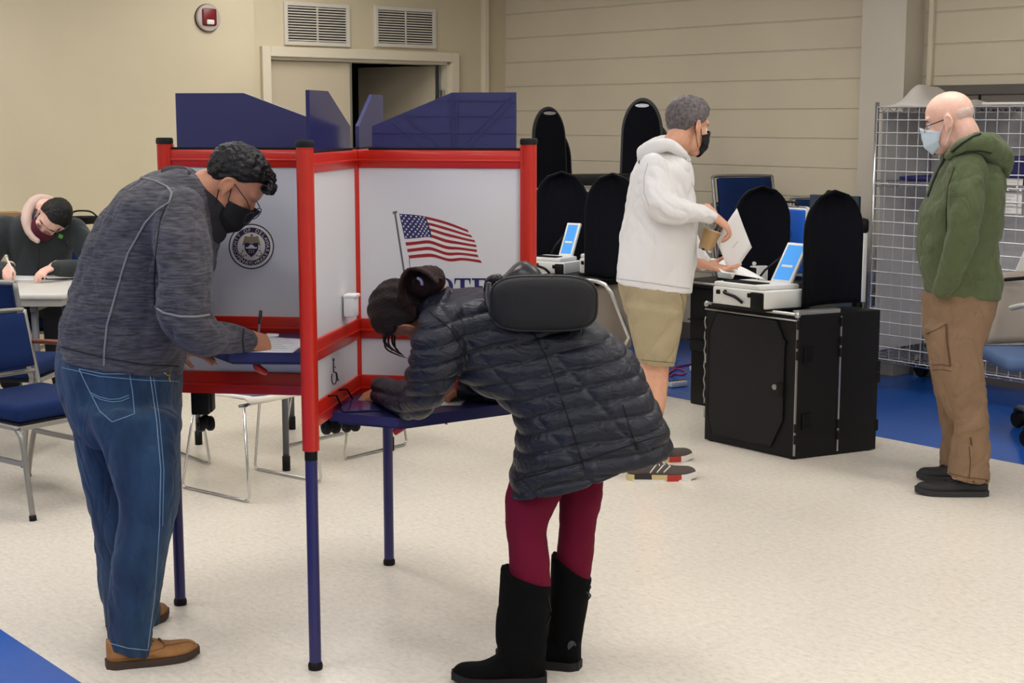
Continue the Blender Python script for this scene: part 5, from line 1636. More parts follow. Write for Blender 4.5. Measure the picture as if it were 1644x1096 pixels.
M_HAIRB = mat('hair_black', (11, 9, 9), rough=0.5, spec=0.35, var=0.4, vscale=90, bump=0.6, bscale=90)

p1 = empty('person', (-1.12, 4.6, 0), 'man in grey heather pullover, jeans and black mask bending over the shelf to write', 'person')
F1 = Frame(at(372, 299, 4.60), (0.66, 0.03, -0.75), (0.75, 0.0, 0.66), 0.95)
TOR1 = [(95, 568, 289, 599, 4.60, .185), (97, 520, 300, 560, 4.60, .19), (110, 474, 318, 520, 4.60, .195), (129, 425, 336, 470, 4.60, .20), (152, 369, 347, 425, 4.60, .205),
        (175, 332, 353, 392, 4.60, .215), (203, 302, 352, 372, 4.60, .215), (232, 282, 352, 358, 4.60, .19), (262, 269, 352, 352, 4.60, .13), (288, 264, 356, 346, 4.60, .085)]
ARM1 = [(at(286, 345, 4.44), .085), (at(292, 395, 4.38), .088), (at(297, 450, 4.35), .085), (at(297, 500, 4.34), .082), (at(318, 532, 4.36), .070), (at(350, 543, 4.42), .058), (at(396, 547, 4.50), .043)]
ARM1F = [(at(300, 350, 4.78), .085), (at(272, 430, 4.86), .08), (at(246, 500, 4.88), .070), (at(254, 540, 4.85), .054), (at(276, 556, 4.80), .042)]
HIP1 = [(99, 560, 288, 590, 4.60, .175), (97, 585, 289, 604, 4.60, .18), (103, 630, 291, 645, 4.60, .185), (120, 680, 291, 692, 4.60, .18)]
LEGN1 = [(128, 655, 292, 668, 4.47, .105), (160, 710, 291, 728, 4.44, .095), (178, 770, 290, 785, 4.43, .09), (188, 815, 287, 825, 4.43, .085), (181, 865, 272, 872, 4.43, .082), (173, 950, 258, 956, 4.43, .078), (171, 1036, 244, 1050, 4.43, .078)]
LEGF1 = [(106, 645, 262, 655, 4.74, .105), (124, 735, 250, 745, 4.77, .095), (143, 830, 250, 840, 4.79, .086), (156, 920, 252, 926, 4.79, .08), (166, 1006, 256, 1004, 4.79, .078)]
# body
b = MB()
sil(b, TOR1, -0.032); sil(b, HIP1, -0.032)
limb(b, ARM1 + [(at(404, 548, 4.52), .036)], -0.022); limb(b, ARM1F + [(at(284, 559, 4.785), .036)], -0.022)
sil(b, LEGN1, -0.03); sil(b, LEGF1, -0.03)
limb(b, [(at(312, 322, 4.60), .062), (F1.p(-0.045, 0, -0.06), .060), (F1.p(-0.02, 0, 0.0), .058)])
head(b, F1)
hand(b, at(400, 545, 4.51), (0.52, 0.78, -0.30), (0.55, -0.55, 0.62), -1, 0.98, curl=((0.7, 0.9, 0.5), (0.9, 1.1, 0.6), (1.1, 1.2, 0.7), (1.2, 1.2, 0.7)), thumb=(0.55, 0.5), r0=0.028)
hand(b, at(281, 557, 4.785), (0.97, -0.06, -0.16), (0.15, -0.40, 0.90), 1, 0.80, curl=((0.2, 0.3, 0.2), (0.25, 0.3, 0.2), (0.3, 0.3, 0.2), (0.35, 0.3, 0.2)), thumb=(0.6, 0.25), r0=0.028)
foot(b, atz(172, 1071, 0), atz(318, 1051, 0), at(206, 1010, 4.43)); foot(b, atz(178, 1014, 0), atz(267, 988, 0), at(205, 965, 4.79))
body1 = b.skin('body', M_SKINT, p1, voxel=0.0055, smooth=2)
# pullover
b = MB(); sil(b, TOR1, flat0=True); limb(b, ARM1); limb(b, ARM1F)
f_a = folds(0.016, 6.5, (0.5, 0, 0.86), 0.5, off=3.0); f_b = folds(0.009, 15, (0.9, 0, -0.4), 0.4, off=8.0)
pull1 = b.skin('pullover', M_HEATHER, p1, voxel=0.008, smooth=3, disp=lambda p, n: f_a(p, n) + f_b(p, n))
tr = bvh_of(pull1)
for pts in ([(227, 285), (250, 291), (268, 300), (276, 310), (272, 325), (252, 338), (233, 358), (205, 408), (197, 434), (184, 480), (172, 521), (168, 560), (167, 588)],
            [(249, 492), (262, 502), (290, 508), (318, 508), (336, 505)]):
    line_on(pull1, pts, 0.0035, 'piping', M_PIPING, pull1, tree=tr)
line_on(pull1, [(275, 312), (258, 350), (251, 400), (247, 450), (248, 490)], 0.002, 'sleeve_seam', M_COLLAR, pull1, tree=tr)
line_on(pull1, [(391, 528), (389, 548), (392, 566)], 0.003, 'cuff_seam', M_COLLAR, pull1, tree=tr)
line_on(pull1, [(97, 556), (160, 572), (230, 585), (288, 588)], 0.0022, 'hem_seam', M_COLLAR, pull1, tree=tr)
b = MB(); sil(b, [(262, 268, 350, 392, 4.60, .10), (278, 265, 360, 383, 4.60, .085), (293, 267, 370, 362, 4.60, .074), (303, 272, 380, 342, 4.60, .069)], 0.002, expo=2.1, flat1=True)
fc = folds(0.004, 18, (0.7, 0, -0.7), 0.4)
b.skin('collar', M_COLLAR, pull1, voxel=0.006, smooth=3, disp=fc)
# jeans
b = MB(); sil(b, HIP1); sil(b, LEGN1, flat1=True); sil(b, LEGF1, flat1=True)
f_d = folds(0.018, 5.0, (0.15, 0, 1), 0.35, off=1.5); f_e = folds(0.009, 12, (0.6, 0.2, -0.6), 0.5, off=4.4)
jeans = b.skin('jeans', M_DENIM, p1, voxel=0.008, smooth=3, disp=lambda p, n: f_d(p, n) + f_e(p, n) * (1.2 if p.z < 0.25 else 0.8))
tj = bvh_of(jeans)
pk = trace(dense([(128, 594), (166, 600), (208, 600)], 4), tj, 0.002)
for nm_, pts, r in (('pocket_stitch', [(127, 592), (165, 600), (208, 600), (213, 630), (216, 664), (198, 671), (180, 677), (160, 660), (146, 632), (134, 608), (127, 592)], 0.0016),
                    ('pocket_stitch', [(146, 630), (160, 637), (176, 641), (192, 640), (207, 634)], 0.0014), ('pocket_stitch', [(148, 634), (162, 641), (178, 645), (194, 644), (208, 638)], 0.0014),
                    ('side_seam', [(241, 604), (251, 672), (258, 753), (256, 844), (249, 946), (237, 1043)], 0.0018), ('side_seam', [(246, 604), (256, 672), (263, 753), (261, 844)], 0.0012),
                    ('hem_stitch', [(173, 1031), (205, 1040), (243, 1044)], 0.0016), ('waist_stitch', [(100, 590), (160, 604), (230, 610), (287, 612)], 0.0014)):
    line_on(jeans, pts, r, nm_, M_STITCH, jeans, tree=tj, lift=0.0008)
MB().tube(trace(dense([(262, 598), (268, 603), (272, 599), (270, 608), (272, 612)], 3), tj, 0.003) or [at(265, 600, 4.4), at(270, 606, 4.4)], 0.0028, seg=6).build('belt_loop_key', mat('brass', (176, 158, 96), rough=0.35, metal=0.8), jeans, smooth=True)
# shoes
s1, *_ = shoe(p1, atz(172, 1071, 0), atz(318, 1051, 0), None, M_TAN, M_SOLEB, 0.102, 0.092, 0.024, (M_LACE, 3), name='boat_shoe')
s2_, *_ = shoe(p1, atz(178, 1014, 0), atz(267, 988, 0), None, M_TAN, M_SOLEB, 0.100, 0.092, 0.024, (M_LACE, 3), name='boat_shoe')
for so_, pts in ((s1, [(205, 1048), (240, 1046), (262, 1040), (270, 1034)]), (s1, [(262, 1037), (285, 1033), (303, 1030), (312, 1034)]), (s1, [(180, 1058), (215, 1056), (250, 1052)])):
    line_on(so_, pts, 0.0015, 'shoe_stitch', M_LACE, so_)
# hair, mask, glasses
def mk_short(x, y, z):
    line = -0.030 if x < -0.06 else (-0.030 + 0.062 * sm(-0.06, 0.0, x) if x < 0.0 else 0.032 + 0.052 * sm(0.0, 0.07, x))
    return sm(line - 0.006, line + 0.018, z)
curl_ = lambda base, d: 0.006 * (1 - abs(noise.noise(base * 38))) ** 3 * sm(-0.02, 0.09, base.x) + 0.004 * noise.noise(base * 75)
hair(F1, 'hair', M_HAIRB, p1, 0.013, mk_short, 0.004, 55, curl_)
hb_ = MB(); random.seed(3)
for k in range(46):
    a = random.uniform(-0.9, 0.9); x = random.uniform(0.045, 0.092); z = 0.125 - 0.9 * (x - 0.035) * 0.9 + random.uniform(-0.012, 0.012)
    c = F1.p(x, a * 0.058, z); r = random.uniform(0.006, 0.011); ph_ = random.uniform(0, 6)
    hb_.tube([c + (F1.f * math.cos(ph_ + q * 0.9) + F1.u * math.sin(ph_ + q * 0.9)) * r + F1.s * (q - 3) * 0.002 + F1.f * 0.004 for q in range(7)], [0.0035, 0.004, 0.004, 0.004, 0.0035, 0.003, 0.001], seg=6, smooth=2)
hb_.skin('hair_curls', M_HAIRB, p1, voxel=0.0022, smooth=1)
mask_piece(F1, M_MBLACK, p1, size=1.03, drop=0.018)
def rim(pts, y, par, m=M_GLASSF, r=0.0015, lens=True):
    P = [at(px, py, y) for px, py in pts]
    MB().tube(P, r, seg=8, closed=True, smooth=0).build('lens_rim', m, par, smooth=True)
gl = MB().tube([F1.p(-0.004, -0.079, 0.026), at(396, 322, 4.525), at(403, 341, 4.53)], 0.0016, seg=8).build('spectacles', M_GLASSF, p1, smooth=True)
MB().tube([F1.p(-0.004, 0.079, 0.026), at(410, 318, 4.665), at(417, 333, 4.66)], 0.0016, seg=8).build('temple', M_GLASSF, gl, smooth=True)
def oval(cx_, cy_, rx, ry, rot, n=20):
    cr, sr = math.cos(rot), math.sin(rot)
    return [(cx_ + rx * math.cos(2 * PI * k / n) * cr - ry * math.sin(2 * PI * k / n) * sr, cy_ + rx * math.cos(2 * PI * k / n) * sr + ry * math.sin(2 * PI * k / n) * cr) for k in range(n)]
rim(oval(399, 350, 5, 11, 0.75), 4.53, gl); rim(oval(411, 343, 5, 11, 0.75), 4.64, gl)
MB().tube([at(404, 343, 4.545), at(410, 340, 4.60), at(414, 337, 4.63)], 0.0016, seg=8).build('bridge', M_GLASSF, gl, smooth=True)
# pen and ballot on the shelf
pen = empty('pen', at(415, 545, 4.56), 'dark pen standing upright in the hand of the man in grey', 'pen')
pa_, pb_ = at(413.5, 556, 4.575), at(418, 498, 4.585)
MB().tube([pa_, pa_.lerp(pb_, 0.05), pa_.lerp(pb_, 0.62)], [0.001, 0.0036, 0.004], seg=10).build('barrel', mat('pen_grey', (120, 110, 116), rough=0.3), pen, smooth=True)
MB().tube([pa_.lerp(pb_, 0.62), pb_], [0.0046, 0.004], seg=10).build('cap', mat('pen_dark', (52, 50, 58), rough=0.3), pen, smooth=True)
MB().obox(pa_.lerp(pb_, 0.7) + V((0.006, 0, 0)), pa_.lerp(pb_, 0.98) + V((0.006, 0, 0)), 0.003, 0.0015).build('clip', M_STEEL, pen)
M_PAPER = mat('paper', (236, 236, 236), rough=0.75)
def sheet_on(pts, z, label, lines=0, cat='paper', nm_='ballot_paper', curlz=0.0):
    q = [atz(x, y, z) for x, y in pts]
    rows = []
    for j in range(7):
        t = j / 6; rows.append([q[0].lerp(q[1], i / 6).lerp(q[3].lerp(q[2], i / 6), t) + Z * (0.0006 + curlz * (abs(i - 3) / 3) ** 3 * t) for i in range(7)])
    o = tag(MB().sheet(rows, 0.0008).build(nm_, M_PAPER, smooth=True), label, cat)
    if lines:
        m = MB()
        for k in range(lines):
            t = (k + 1) / (lines + 1)
            a = q[0].lerp(q[3], t); b_ = q[1].lerp(q[2], t)
            m.obox(a.lerp(b_, 0.1) + Z * 0.0016, a.lerp(b_, 0.55 + 0.3 * ((k * 7) % 3) / 3) + Z * 0.0016, 0.003, 0.0004)
        m.build('printed_text', ink('grey_print', (150, 150, 150)), o)
    return o
sheet_on([(432, 541), (500, 545), (470, 566), (398, 565)], 0.9695, 'white ballot paper under the writing hand of the man in grey', 7)
sheet_on([(428, 535), (448, 536), (447, 540), (424, 541)], 0.9690, 'second white sheet peeping out behind the ballot on the high shelf', 0)

# ---------------------------------------------------------------- woman in the quilted coat, leaning on the low shelf
def quilt_mat():
    m = mat('puffer_navy', (24, 27, 38), rough=0.45, bump=0.25, bscale=45, spec=0.4)
    return m
M_PUFF = wrinkle(quilt_mat(), 16, 0.5, (1, 1, 1.6), 0.012)
M_LEGG = mat('leggings_wine', (100, 15, 42), rough=0.9, bump=0.3, bscale=500, spec=0.2)
M_SUEDE = mat('boot_suede', (7, 7, 9), rough=0.95, bump=0.3, bscale=260, spec=0.15)
M_BSOLE = mat('boot_sole', (16, 16, 18), rough=0.8)
M_HAIRD = mat('hair_dark_brown', (26, 14, 12), rough=0.45, spec=0.25, var=0.5, vscale=60, bump=0.7, bscale=110, stretch=(0.5, 3, 3))
p2 = empty('person', (0.06, 4.4, 0), 'woman in dark quilted coat, wine leggings and black boots leaning on the shelf', 'person')
F2 = Frame(at(659, 502, 4.49), (-0.12, 0.58, -0.80), (-0.97, -0.05, 0.10), 0.87)
YT = 4.42
TOR2 = [(818, 786, 1074, 712, YT - .04, .215), (823, 745, 1066, 682, YT - .04, .22), (830, 695, 1049, 636, YT - .03, .215), (826, 665, 1025, 584, YT - .02, .205), (806, 640, 990, 545, YT - .01, .195),
        (772, 622, 946, 516, YT, .185), (742, 606, 880, 490, YT + .01, .185), (722, 588, 818, 474, YT + .02, .19), (702, 560, 770, 464, YT + .03, .185), (690, 530, 735, 466, YT + .04, .14), (682, 508, 712, 468, YT + .05, .085)]
ARM2 = [(at(718, 524, 4.31), .078), (at(706, 560, 4.28), .080), (at(692, 600, 4.29), .072), (at(678, 634, 4.36), .062), (at(660, 642, 4.44), .056), (at(636, 634, 4.58), .048), (at(616, 628, 4.70), .040)]
ARM2F = [(at(722, 520, 4.62), .075), (at(760, 570, 4.72), .066), (at(796, 622, 4.735), .052), (at(784, 630, 4.74), .047), (at(752, 624, 4.75), .040)]
LEGN2 = [(846, 735, 925, 725, 4.34, .06), (814, 785, 908, 782, 4.32, .072), (811, 840, 880, 842, 4.30, .066), (816, 880, 881, 884, 4.28, .062), (817, 940, 884, 944, 4.28, .06), (814, 1010, 872, 1012, 4.28, .05)]
LEGF2 = [(896, 735, 970, 720, 4.44, .07), (897, 795, 968, 792, 4.43, .075), (898, 840, 957, 842, 4.42, .064), (894, 880, 954, 885, 4.42, .06), (891, 935, 946, 938, 4.42, .056), (890, 1010, 934, 1012, 4.42, .046)]
b = MB()
sil(b, TOR2[3:], -0.04)
limb(b, ARM2 + [(at(606, 630, 4.735), .034)], -0.021); limb(b, ARM2F + [(at(744, 622, 4.765), .034)], -0.021)
sil(b, LEGN2, -0.006); sil(b, LEGF2, -0.006)
sil(b, [(850, 660, 1010, 600, YT - .03, .15), (862, 700, 985, 670, YT - .03, .14)], -0.01)
limb(b, [(at(704, 486, 4.47), .056), (F2.p(-0.03, 0, -0.075), .052), (F2.p(-0.01, 0, 0.0), .05)])
head(b, F2)
hand(b, at(609, 630, 4.73), (-0.80, 0.42, -0.42), (-0.25, -0.45, 0.85), -1, 0.86, curl=((0.25, 0.3, 0.2), (0.3, 0.3, 0.25), (0.3, 0.35, 0.3), (0.4, 0.4, 0.3)), thumb=(0.6, 0.25), r0=0.024)
hand(b, at(744, 621, 4.765), (-0.75, -0.42, -0.50), (-0.35, 0.1, 0.93), 1, 0.86, curl=((0.5, 0.6, 0.4), (0.6, 0.7, 0.4), (0.8, 0.8, 0.5), (0.9, 0.9, 0.5)), thumb=(0.5, 0.4), r0=0.024)
body2 = b.skin('body', M_SKINB, p2, voxel=0.0055, smooth=2)
# coat
def quilt(p, n):
    w = noise.noise(p * 3.1) * 0.022 + noise.noise(p * 8.0) * 0.006
    q = p.z - 0.22 * p.x + w
    f = abs(math.sin(PI * q / 0.054)) ** 0.55
    q2 = p.z * 0.75 + 0.85 * p.x + noise.noise(p * 2.3 + V((4, 1, 2))) * 0.03
    g = abs(math.sin(PI * q2 / 0.17)) ** 0.4
    cr = noise.noise(V((p.x * 9, p.y * 9, p.z * 24))) * 0.0035
    return 0.014 * min(f, 0.15 + g * 1.15) - 0.008 + cr + noise.noise(p * 5.5) * 0.010
b = MB(); sil(b, TOR2, flat0=True, expo=3.0); limb(b, ARM2); limb(b, ARM2F)
coat = b.skin('coat', M_PUFF, p2, voxel=0.0052, smooth=3, disp=quilt)
tc2 = bvh_of(coat)
for pts in ([(818, 774), (880, 757), (960, 732), (1030, 708), (1074, 694)], [(850, 520), (880, 580), (905, 650), (925, 710), (938, 752)], [(690, 500), (725, 530), (745, 565), (752, 600)],
            [(1000, 650), (1012, 690), (1024, 722)], [(742, 566), (790, 552), (830, 545)]):
    line_on(coat, pts, 0.0022, 'coat_seam', M_BLACK, coat, tree=tc2, lift=0.0004)
b = MB(); sil(b, [(676, 520, 722, 462, 4.46, .11), (672, 506, 714, 462, 4.47, .085), (672, 498, 706, 466, 4.47, .075)], 0.004)
b.skin('coat_collar', M_PUFF, coat, voxel=0.006, smooth=2, disp=folds(0.004, 22, (1, 0, 0), 0.5))
# leggings
b = MB(); sil(b, LEGN2); sil(b, LEGF2)
b.skin('leggings', M_LEGG, p2, voxel=0.007, smooth=3, disp=folds(0.003, 14, (0, 0, 1), 1.6))
# boots
def boot(rows, heel, toe, k):
    up_, *_ = shoe(p2, heel, toe, None, M_SUEDE, M_BSOLE, 0.104, 0.12, 0.026, None, name='boot')
    b = MB(); sil(b, rows, 0.004, flat0=True)
    b.skin('boot_shaft', M_SUEDE, up_, voxel=0.006, smooth=3, disp=folds(0.005, 11, (1, 0.2, 0), 0.6, off=k))
    return up_
bo1 = boot([(805, 910, 883, 936, 4.28, .076), (802, 960, 882, 974, 4.28, .074), (798, 1020, 877, 1026, 4.28, .068), (802, 1062, 875, 1064, 4.28, .055), (804, 1076, 873, 1078, 4.28, .05)], atz(876, 1094, 0), atz(727, 1093, 0), 1.0)
bo2 = boot([(886, 888, 949, 926, 4.42, .074), (884, 945, 944, 955, 4.42, .070), (880, 1010, 934, 1016, 4.42, .062), (880, 1046, 930, 1048, 4.42, .052), (880, 1058, 928, 1060, 4.42, .048)], atz(930, 1073, 0), atz(800, 1056, 0), 7.0)
sh1 = [c for c in bo1.children if c.name.startswith('boot_shaft')][0]; sh2 = [c for c in bo2.children if c.name.startswith('boot_shaft')][0]
t1 = bvh_of(sh1); t2 = bvh_of(sh2)
lm = MB()
for x0, y0, x1, y1 in ((878, 955, 884, 985), (884, 985, 876, 1005)):
    q = trace(dense([(x0, y0), (x1, y1)], 4), t1, 0.003)
    if len(q) > 1: lm.tube(q, 0.002, seg=6)
lc = at(937, 960, 4.40)
lm.build('boot_cord', M_BLACK, sh1, smooth=True) if len(lm.bm.verts) else lm.bm.free()
lm = MB()
for x_, ya, yb in ((940, 950, 975), (934, 975, 1058), (929, 985, 1052)):
    lm.tube([at(x_, ya, 4.39), at(x_ - 1.5, (ya + yb) / 2, 4.395), at(x_ - 2, yb, 4.40)], 0.0022, seg=6, smooth=3)
for yy_ in (936, 950): lm.tube([at(940, yy_, 4.36), at(948, yy_ + 5, 4.40), at(944, yy_ + 12, 4.43)], 0.003, seg=6, smooth=3)
lm.build('boot_lacing', M_BLACK, sh2, smooth=True)
tp = trace(oval(917.5, 1036, 6.5, 9, 0.0, 24), t2, 0.005)
if len(tp) > 8:
    lab_ = MB().poly(tp).build('heel_patch', mat('patch_grey', (74, 76, 82), rough=0.7), bo2)
    tq = trace([(913, 1037), (915, 1031), (918, 1036), (921, 1030), (922, 1038)], t2, 0.006)
    if len(tq) > 2: MB().tube(tq, 0.0009, seg=5).build('patch_mark', M_BLACK, bo2, smooth=True)
# hair with a loose bun and strands
def mk_w(x, y, z):
    line = -0.062 if x < -0.05 else (-0.062 + 0.10 * sm(-0.05, -0.012, x) if x < 0.012 else 0.038 + 0.046 * sm(0.012, 0.07, x))
    return sm(line - 0.006, line + 0.016, z)
hair(F2, 'hair', M_HAIRD, p2, 0.020, mk_w, 0.0025, 40, lambda base, d: 0.0025 * math.sin(base.y * 170 + base.x * 60))
hm = MB(); random.seed(11)
bc = at(684, 452, 4.44)
hm.ball(bc, (0.062, 0.055, 0.048), Matrix.Rotation(-0.35, 3, 'Y'), seg=24)
for k in range(26):
    a = random.uniform(-1, 1)
    r_ = 0.006
    hm.tube([at(708 + 6 * a, 448 + 8 * abs(a), 4.40 + 0.04 * a), at(686 + 5 * a, 430 + 7 * abs(a), 4.40 + 0.05 * a), at(660 + 4 * a, 436 + 4 * a, 4.41 + 0.05 * a), at(648 + 6 * a, 458 + 4 * a, 4.40 + 0.04 * a), at(652 + 12 * a, 486 + 4 * a, 4.395 + 0.02 * a), at(660 + 10 * a, 506 + 4 * a, 4.41)], [0.004, r_, r_, r_, r_, 0.003], seg=7, smooth=4)
hm.skin('hair_bun', mat('hair_brown', (40, 22, 20), rough=0.45, spec=0.25, var=0.5, vscale=70, bump=0.7, bscale=120, stretch=(3, 3, 0.5)), p2, voxel=0.0035, smooth=1, disp=lambda p, n: 0.003 * noise.noise(V((p.x * 160, p.y * 60, p.z * 30))))
for k, (x0, y0, x1, y1, x2, y2) in enumerate(((622, 520, 616, 548, 640, 566), (624, 524, 618, 556, 655, 575), (626, 524, 624, 552, 646, 570), (630, 528, 630, 550, 640, 562), (628, 522, 615, 540, 630, 564), (660, 440, 648, 438, 642, 442), (634, 528, 634, 556, 650, 572))):
    st = MB().tube([at(x0, y0, 4.44 + 0.01 * k), at(x1, y1, 4.44 + 0.008 * k), at((x1 + x2) / 2 + 2, (y1 + y2) / 2 + 4, 4.44 + 0.008 * k), at(x2, y2, 4.45 + 0.006 * k)], [0.004, 0.003, 0.0022, 0.0006], seg=6, smooth=5)
    st.build('hair_strand', M_HAIRD, p2, smooth=True)
MB().tube([at(670, 446, 4.375), at(676, 450, 4.37), at(678, 458, 4.37)], 0.005, seg=8, smooth=3).build('hair_clip', mat('clip_grey', (120, 120, 150), rough=0.3), p2, smooth=True)
# rucksack on her back
M_BAG = mat('bag_black', (13, 13, 15), rough=0.7, bump=0.2, bscale=400)
M_BAGL = mat('bag_leather', (30, 30, 33), rough=0.35, bump=0.1, bscale=120)
bag = empty('backpack', at(872, 500, 4.36), 'small black backpack lying on the back of the woman in the quilted coat', 'backpack')
def sq(cx_, cy_, hx, hy, y, e=3.6, n=40, tilt=0.0):
    c = at(cx_, cy_, y); out = []
    for k in range(n):
        w = 2 * PI * k / n; cw, sw = math.cos(w), math.sin(w)
        x = math.copysign(abs(cw) ** (2 / e), cw) * hx; z = math.copysign(abs(sw) ** (2 / e), sw) * hy
        out.append(c + V((x * math.cos(tilt) - z * math.sin(tilt), 0, x * math.sin(tilt) + z * math.cos(tilt))))
    return out
S_ = [(873, 487, .02, .01, 4.172), (873, 487, .09, .045, 4.174), (873, 487, .135, .066, 4.180), (873, 487, .147, .074, 4.192), (873, 487, .151, .077, 4.206), (872, 486, .150, .077, 4.25), (868, 483, .148, .076, 4.34), (862, 480, .142, .070, 4.44), (858, 478, .12, .05, 4.50), (858, 478, .05, .02, 4.51)]
MB().ring_loft([sq(*s) for s in S_]).build('main_pocket', M_BAG, bag, smooth=True)
MB().tube(sq(873, 487, .152, .078, 4.205), 0.004, seg=8, closed=True).build('pocket_piping', M_BAGL, bag, smooth=True)
b = MB()
sil(b, [(780, 470, 800, 452, 4.44, .04), (790, 470, 832, 420, 4.46, .07), (815, 470, 858, 424, 4.47, .075), (840, 466, 872, 440, 4.47, .06)], 0.0)
b.tube([at(781, 470, 4.40), at(786, 452, 4.33), at(800, 447, 4.25)], [0.012, 0.016, 0.014], seg=10, smooth=4, round_ends=True)
b.skin('top_flap', M_BAGL, bag, voxel=0.006, smooth=4, disp=folds(0.006, 12, (1, 0, 0.4), 0.5))
b = MB().tube([at(786, 455, 4.26), at(784, 480, 4.235), at(792, 505, 4.215), at(806, 522, 4.215)], 0.011, seg=10, smooth=5, flat=(V((0, 1, 0)), 0.4))
b.build('shoulder_strap', M_BAGL, bag, smooth=True)
# her paper
sheet_on([(718.5, 629.5), (750.5, 640), (740, 651), (704.5, 651)], 0.7715, 'white ballot paper under the forearms of the woman on the low shelf', 6)
fold_ = MB().box(atz(575, 652, 0.774), (0.12, 0.16, 0.006), Matrix.Rotation(0.25, 3, 'Z'), bevel=0.002).build('folder', M_BLUEG)
tag(fold_, 'flat navy folder on the low shelf next to her hand', 'folder')
# ---------------------------------------------------------------- man in the white hooded top
M_WHITEF = mat('hoodie_white', (226, 225, 224), rough=0.9, bump=0.25, bscale=350, sheen=0.1)
M_KHAKI = mat('khaki', (164, 150, 118), rough=0.85, bump=0.3, bscale=420, var=0.06, vscale=12)
wrinkle(M_WHITEF, 6, 0.4, (1, 1, 0.5), 0.025); wrinkle(M_KHAKI, 8, 0.5, (1, 1, 0.6), 0.02)
M_HAIRG = mat('hair_grey', (96, 90, 90), rough=0.55, var=0.5, vscale=70, bump=0.8, bscale=110)
M_SHOEG = mat('trainer_taupe', (84, 76, 72), rough=0.85, bump=0.4, bscale=300)
M_SW = mat('trainer_white', (216, 214, 210), rough=0.6)
p3 = empty('person', (0.74, 7.0, 0), 'grey haired man in white hooded top and khaki shorts holding papers and a drink', 'person')
Y3 = 6.97
F3 = Frame(at(1104, 205, Y3), (0.80, 0.52, -0.22), (0.20, 0.12, 0.97), 1.03)
TOR3 = [(989, 453, 1111, 470, Y3, .165), (994, 405, 1119, 415, Y3, .18), (1003, 340, 1119, 350, Y3, .19), (1011, 295, 1116, 308, Y3, .205), (1021, 262, 1113, 280, Y3, .205), (1036, 240, 1109, 262, Y3, .165), (1056, 226, 1103, 250, Y3, .10), (1066, 218, 1102, 240, Y3, .075)]
ARM3 = [(at(1050, 272, 6.80), .080), (at(1053, 300, 6.76), .080), (at(1062, 326, 6.72), .076), (at(1082, 338, 6.72), .066), (at(1112, 340, 6.76), .054), (at(1141, 345, 6.82), .040)]
ARM3F = [(at(1082, 272, 7.14), .078), (at(1094, 320, 7.20), .070), (at(1100, 372, 7.20), .060), (at(1112, 402, 7.12), .050), (at(1128, 420, 7.02), .040)]
HIP3 = [(992, 450, 1104, 464, Y3, .165), (996, 470, 1102, 482, Y3, .17), (1004, 500, 1098, 508, Y3, .17)]
SHN3 = [(1002, 490, 1098, 500, 6.88, .10), (1011, 531, 1094, 536, 6.87, .098), (1018, 562, 1087, 568, 6.86, .096), (1025, 582, 1083, 587, 6.86, .094)]
SHF3 = [(1004, 490, 1096, 500, 7.07, .10), (1014, 531, 1090, 536, 7.10, .095), (1022, 575, 1082, 580, 7.13, .09)]
b = MB()
sil(b, TOR3, -0.034); limb(b, ARM3 + [(at(1149, 347, 6.835), .036)], -0.022); limb(b, ARM3F + [(at(1135, 427, 6.985), .036)], -0.022)
sil(b, HIP3, -0.02); sil(b, SHN3, -0.03); sil(b, SHF3, -0.03)
limb(b, [(at(1052, 560, 6.86), .068), (at(1053, 592, 6.86), .062), (at(1050, 640, 6.85), .058), (at(1045, 685, 6.84), .045), (at(1040, 725, 6.83), .036)])
limb(b, [(at(1048, 560, 7.13), .066), (at(1048, 592, 7.14), .060), (at(1046, 640, 7.16), .054), (at(1044, 690, 7.19), .042), (at(1045, 718, 7.2), .036)])
h3n, t3n, h3f, t3f = atz(1007, 769, 0), atz(1117, 768, 0), atz(1018, 740, 0), atz(1111, 737, 0)
foot(b, h3n, t3n, at(1040, 725, 6.83)); foot(b, h3f, t3f, at(1045, 715, 7.2))
limb(b, [(at(1080, 240, Y3), .066), (F3.p(-0.035, 0, -0.06), .062), (F3.p(-0.02, 0, 0.0), .06)])
head(b, F3)
hand(b, at(1146, 346, 6.83), (0.74, 0.30, -0.60), (0.45, -0.35, 0.80), -1, 1.0, curl=((0.35, 0.75, 0.5), (0.45, 0.8, 0.5), (0.5, 0.85, 0.5), (0.55, 0.85, 0.5)), thumb=(0.5, 0.55), r0=0.028)
hand(b, at(1133, 425, 6.99), (0.92, -0.28, -0.18), (-0.10, 0.30, -0.94), 1, 0.92, curl=((0.2, 0.3, 0.25), (0.22, 0.3, 0.25), (0.25, 0.3, 0.25), (0.3, 0.3, 0.25)), thumb=(0.7, 0.4), r0=0.026)
body3 = b.skin('body', M_SKIN, p3, voxel=0.0055, smooth=2)
b = MB(); sil(b, TOR3, flat0=True); limb(b, ARM3); limb(b, ARM3F)
f3 = folds(0.017, 6.0, (0.25, 0, 1), 0.45, off=2.0); f3b = folds(0.010, 14, (0.7, 0, -0.7), 0.4, off=6.0)
hood3 = b.skin('hooded_top', M_WHITEF, p3, voxel=0.0085, smooth=3, disp=lambda p, n: (f3(p, n) + f3b(p, n) * (1.5 if p.z > 1.1 else 0.5)) * sm(0.84, 0.95, p.z))
b = MB()
b.tube([at(1104, 256, 6.90), at(1092, 244, 6.84), at(1074, 233, 6.82), at(1052, 236, 6.84), at(1036, 247, 6.94), at(1040, 240, 7.05), at(1062, 228, 7.12), at(1086, 232, 7.13), at(1103, 250, 7.07)], [.018, .026, .032, .038, .042, .038, .034, .026, .018], seg=14, smooth=4, round_ends=True)
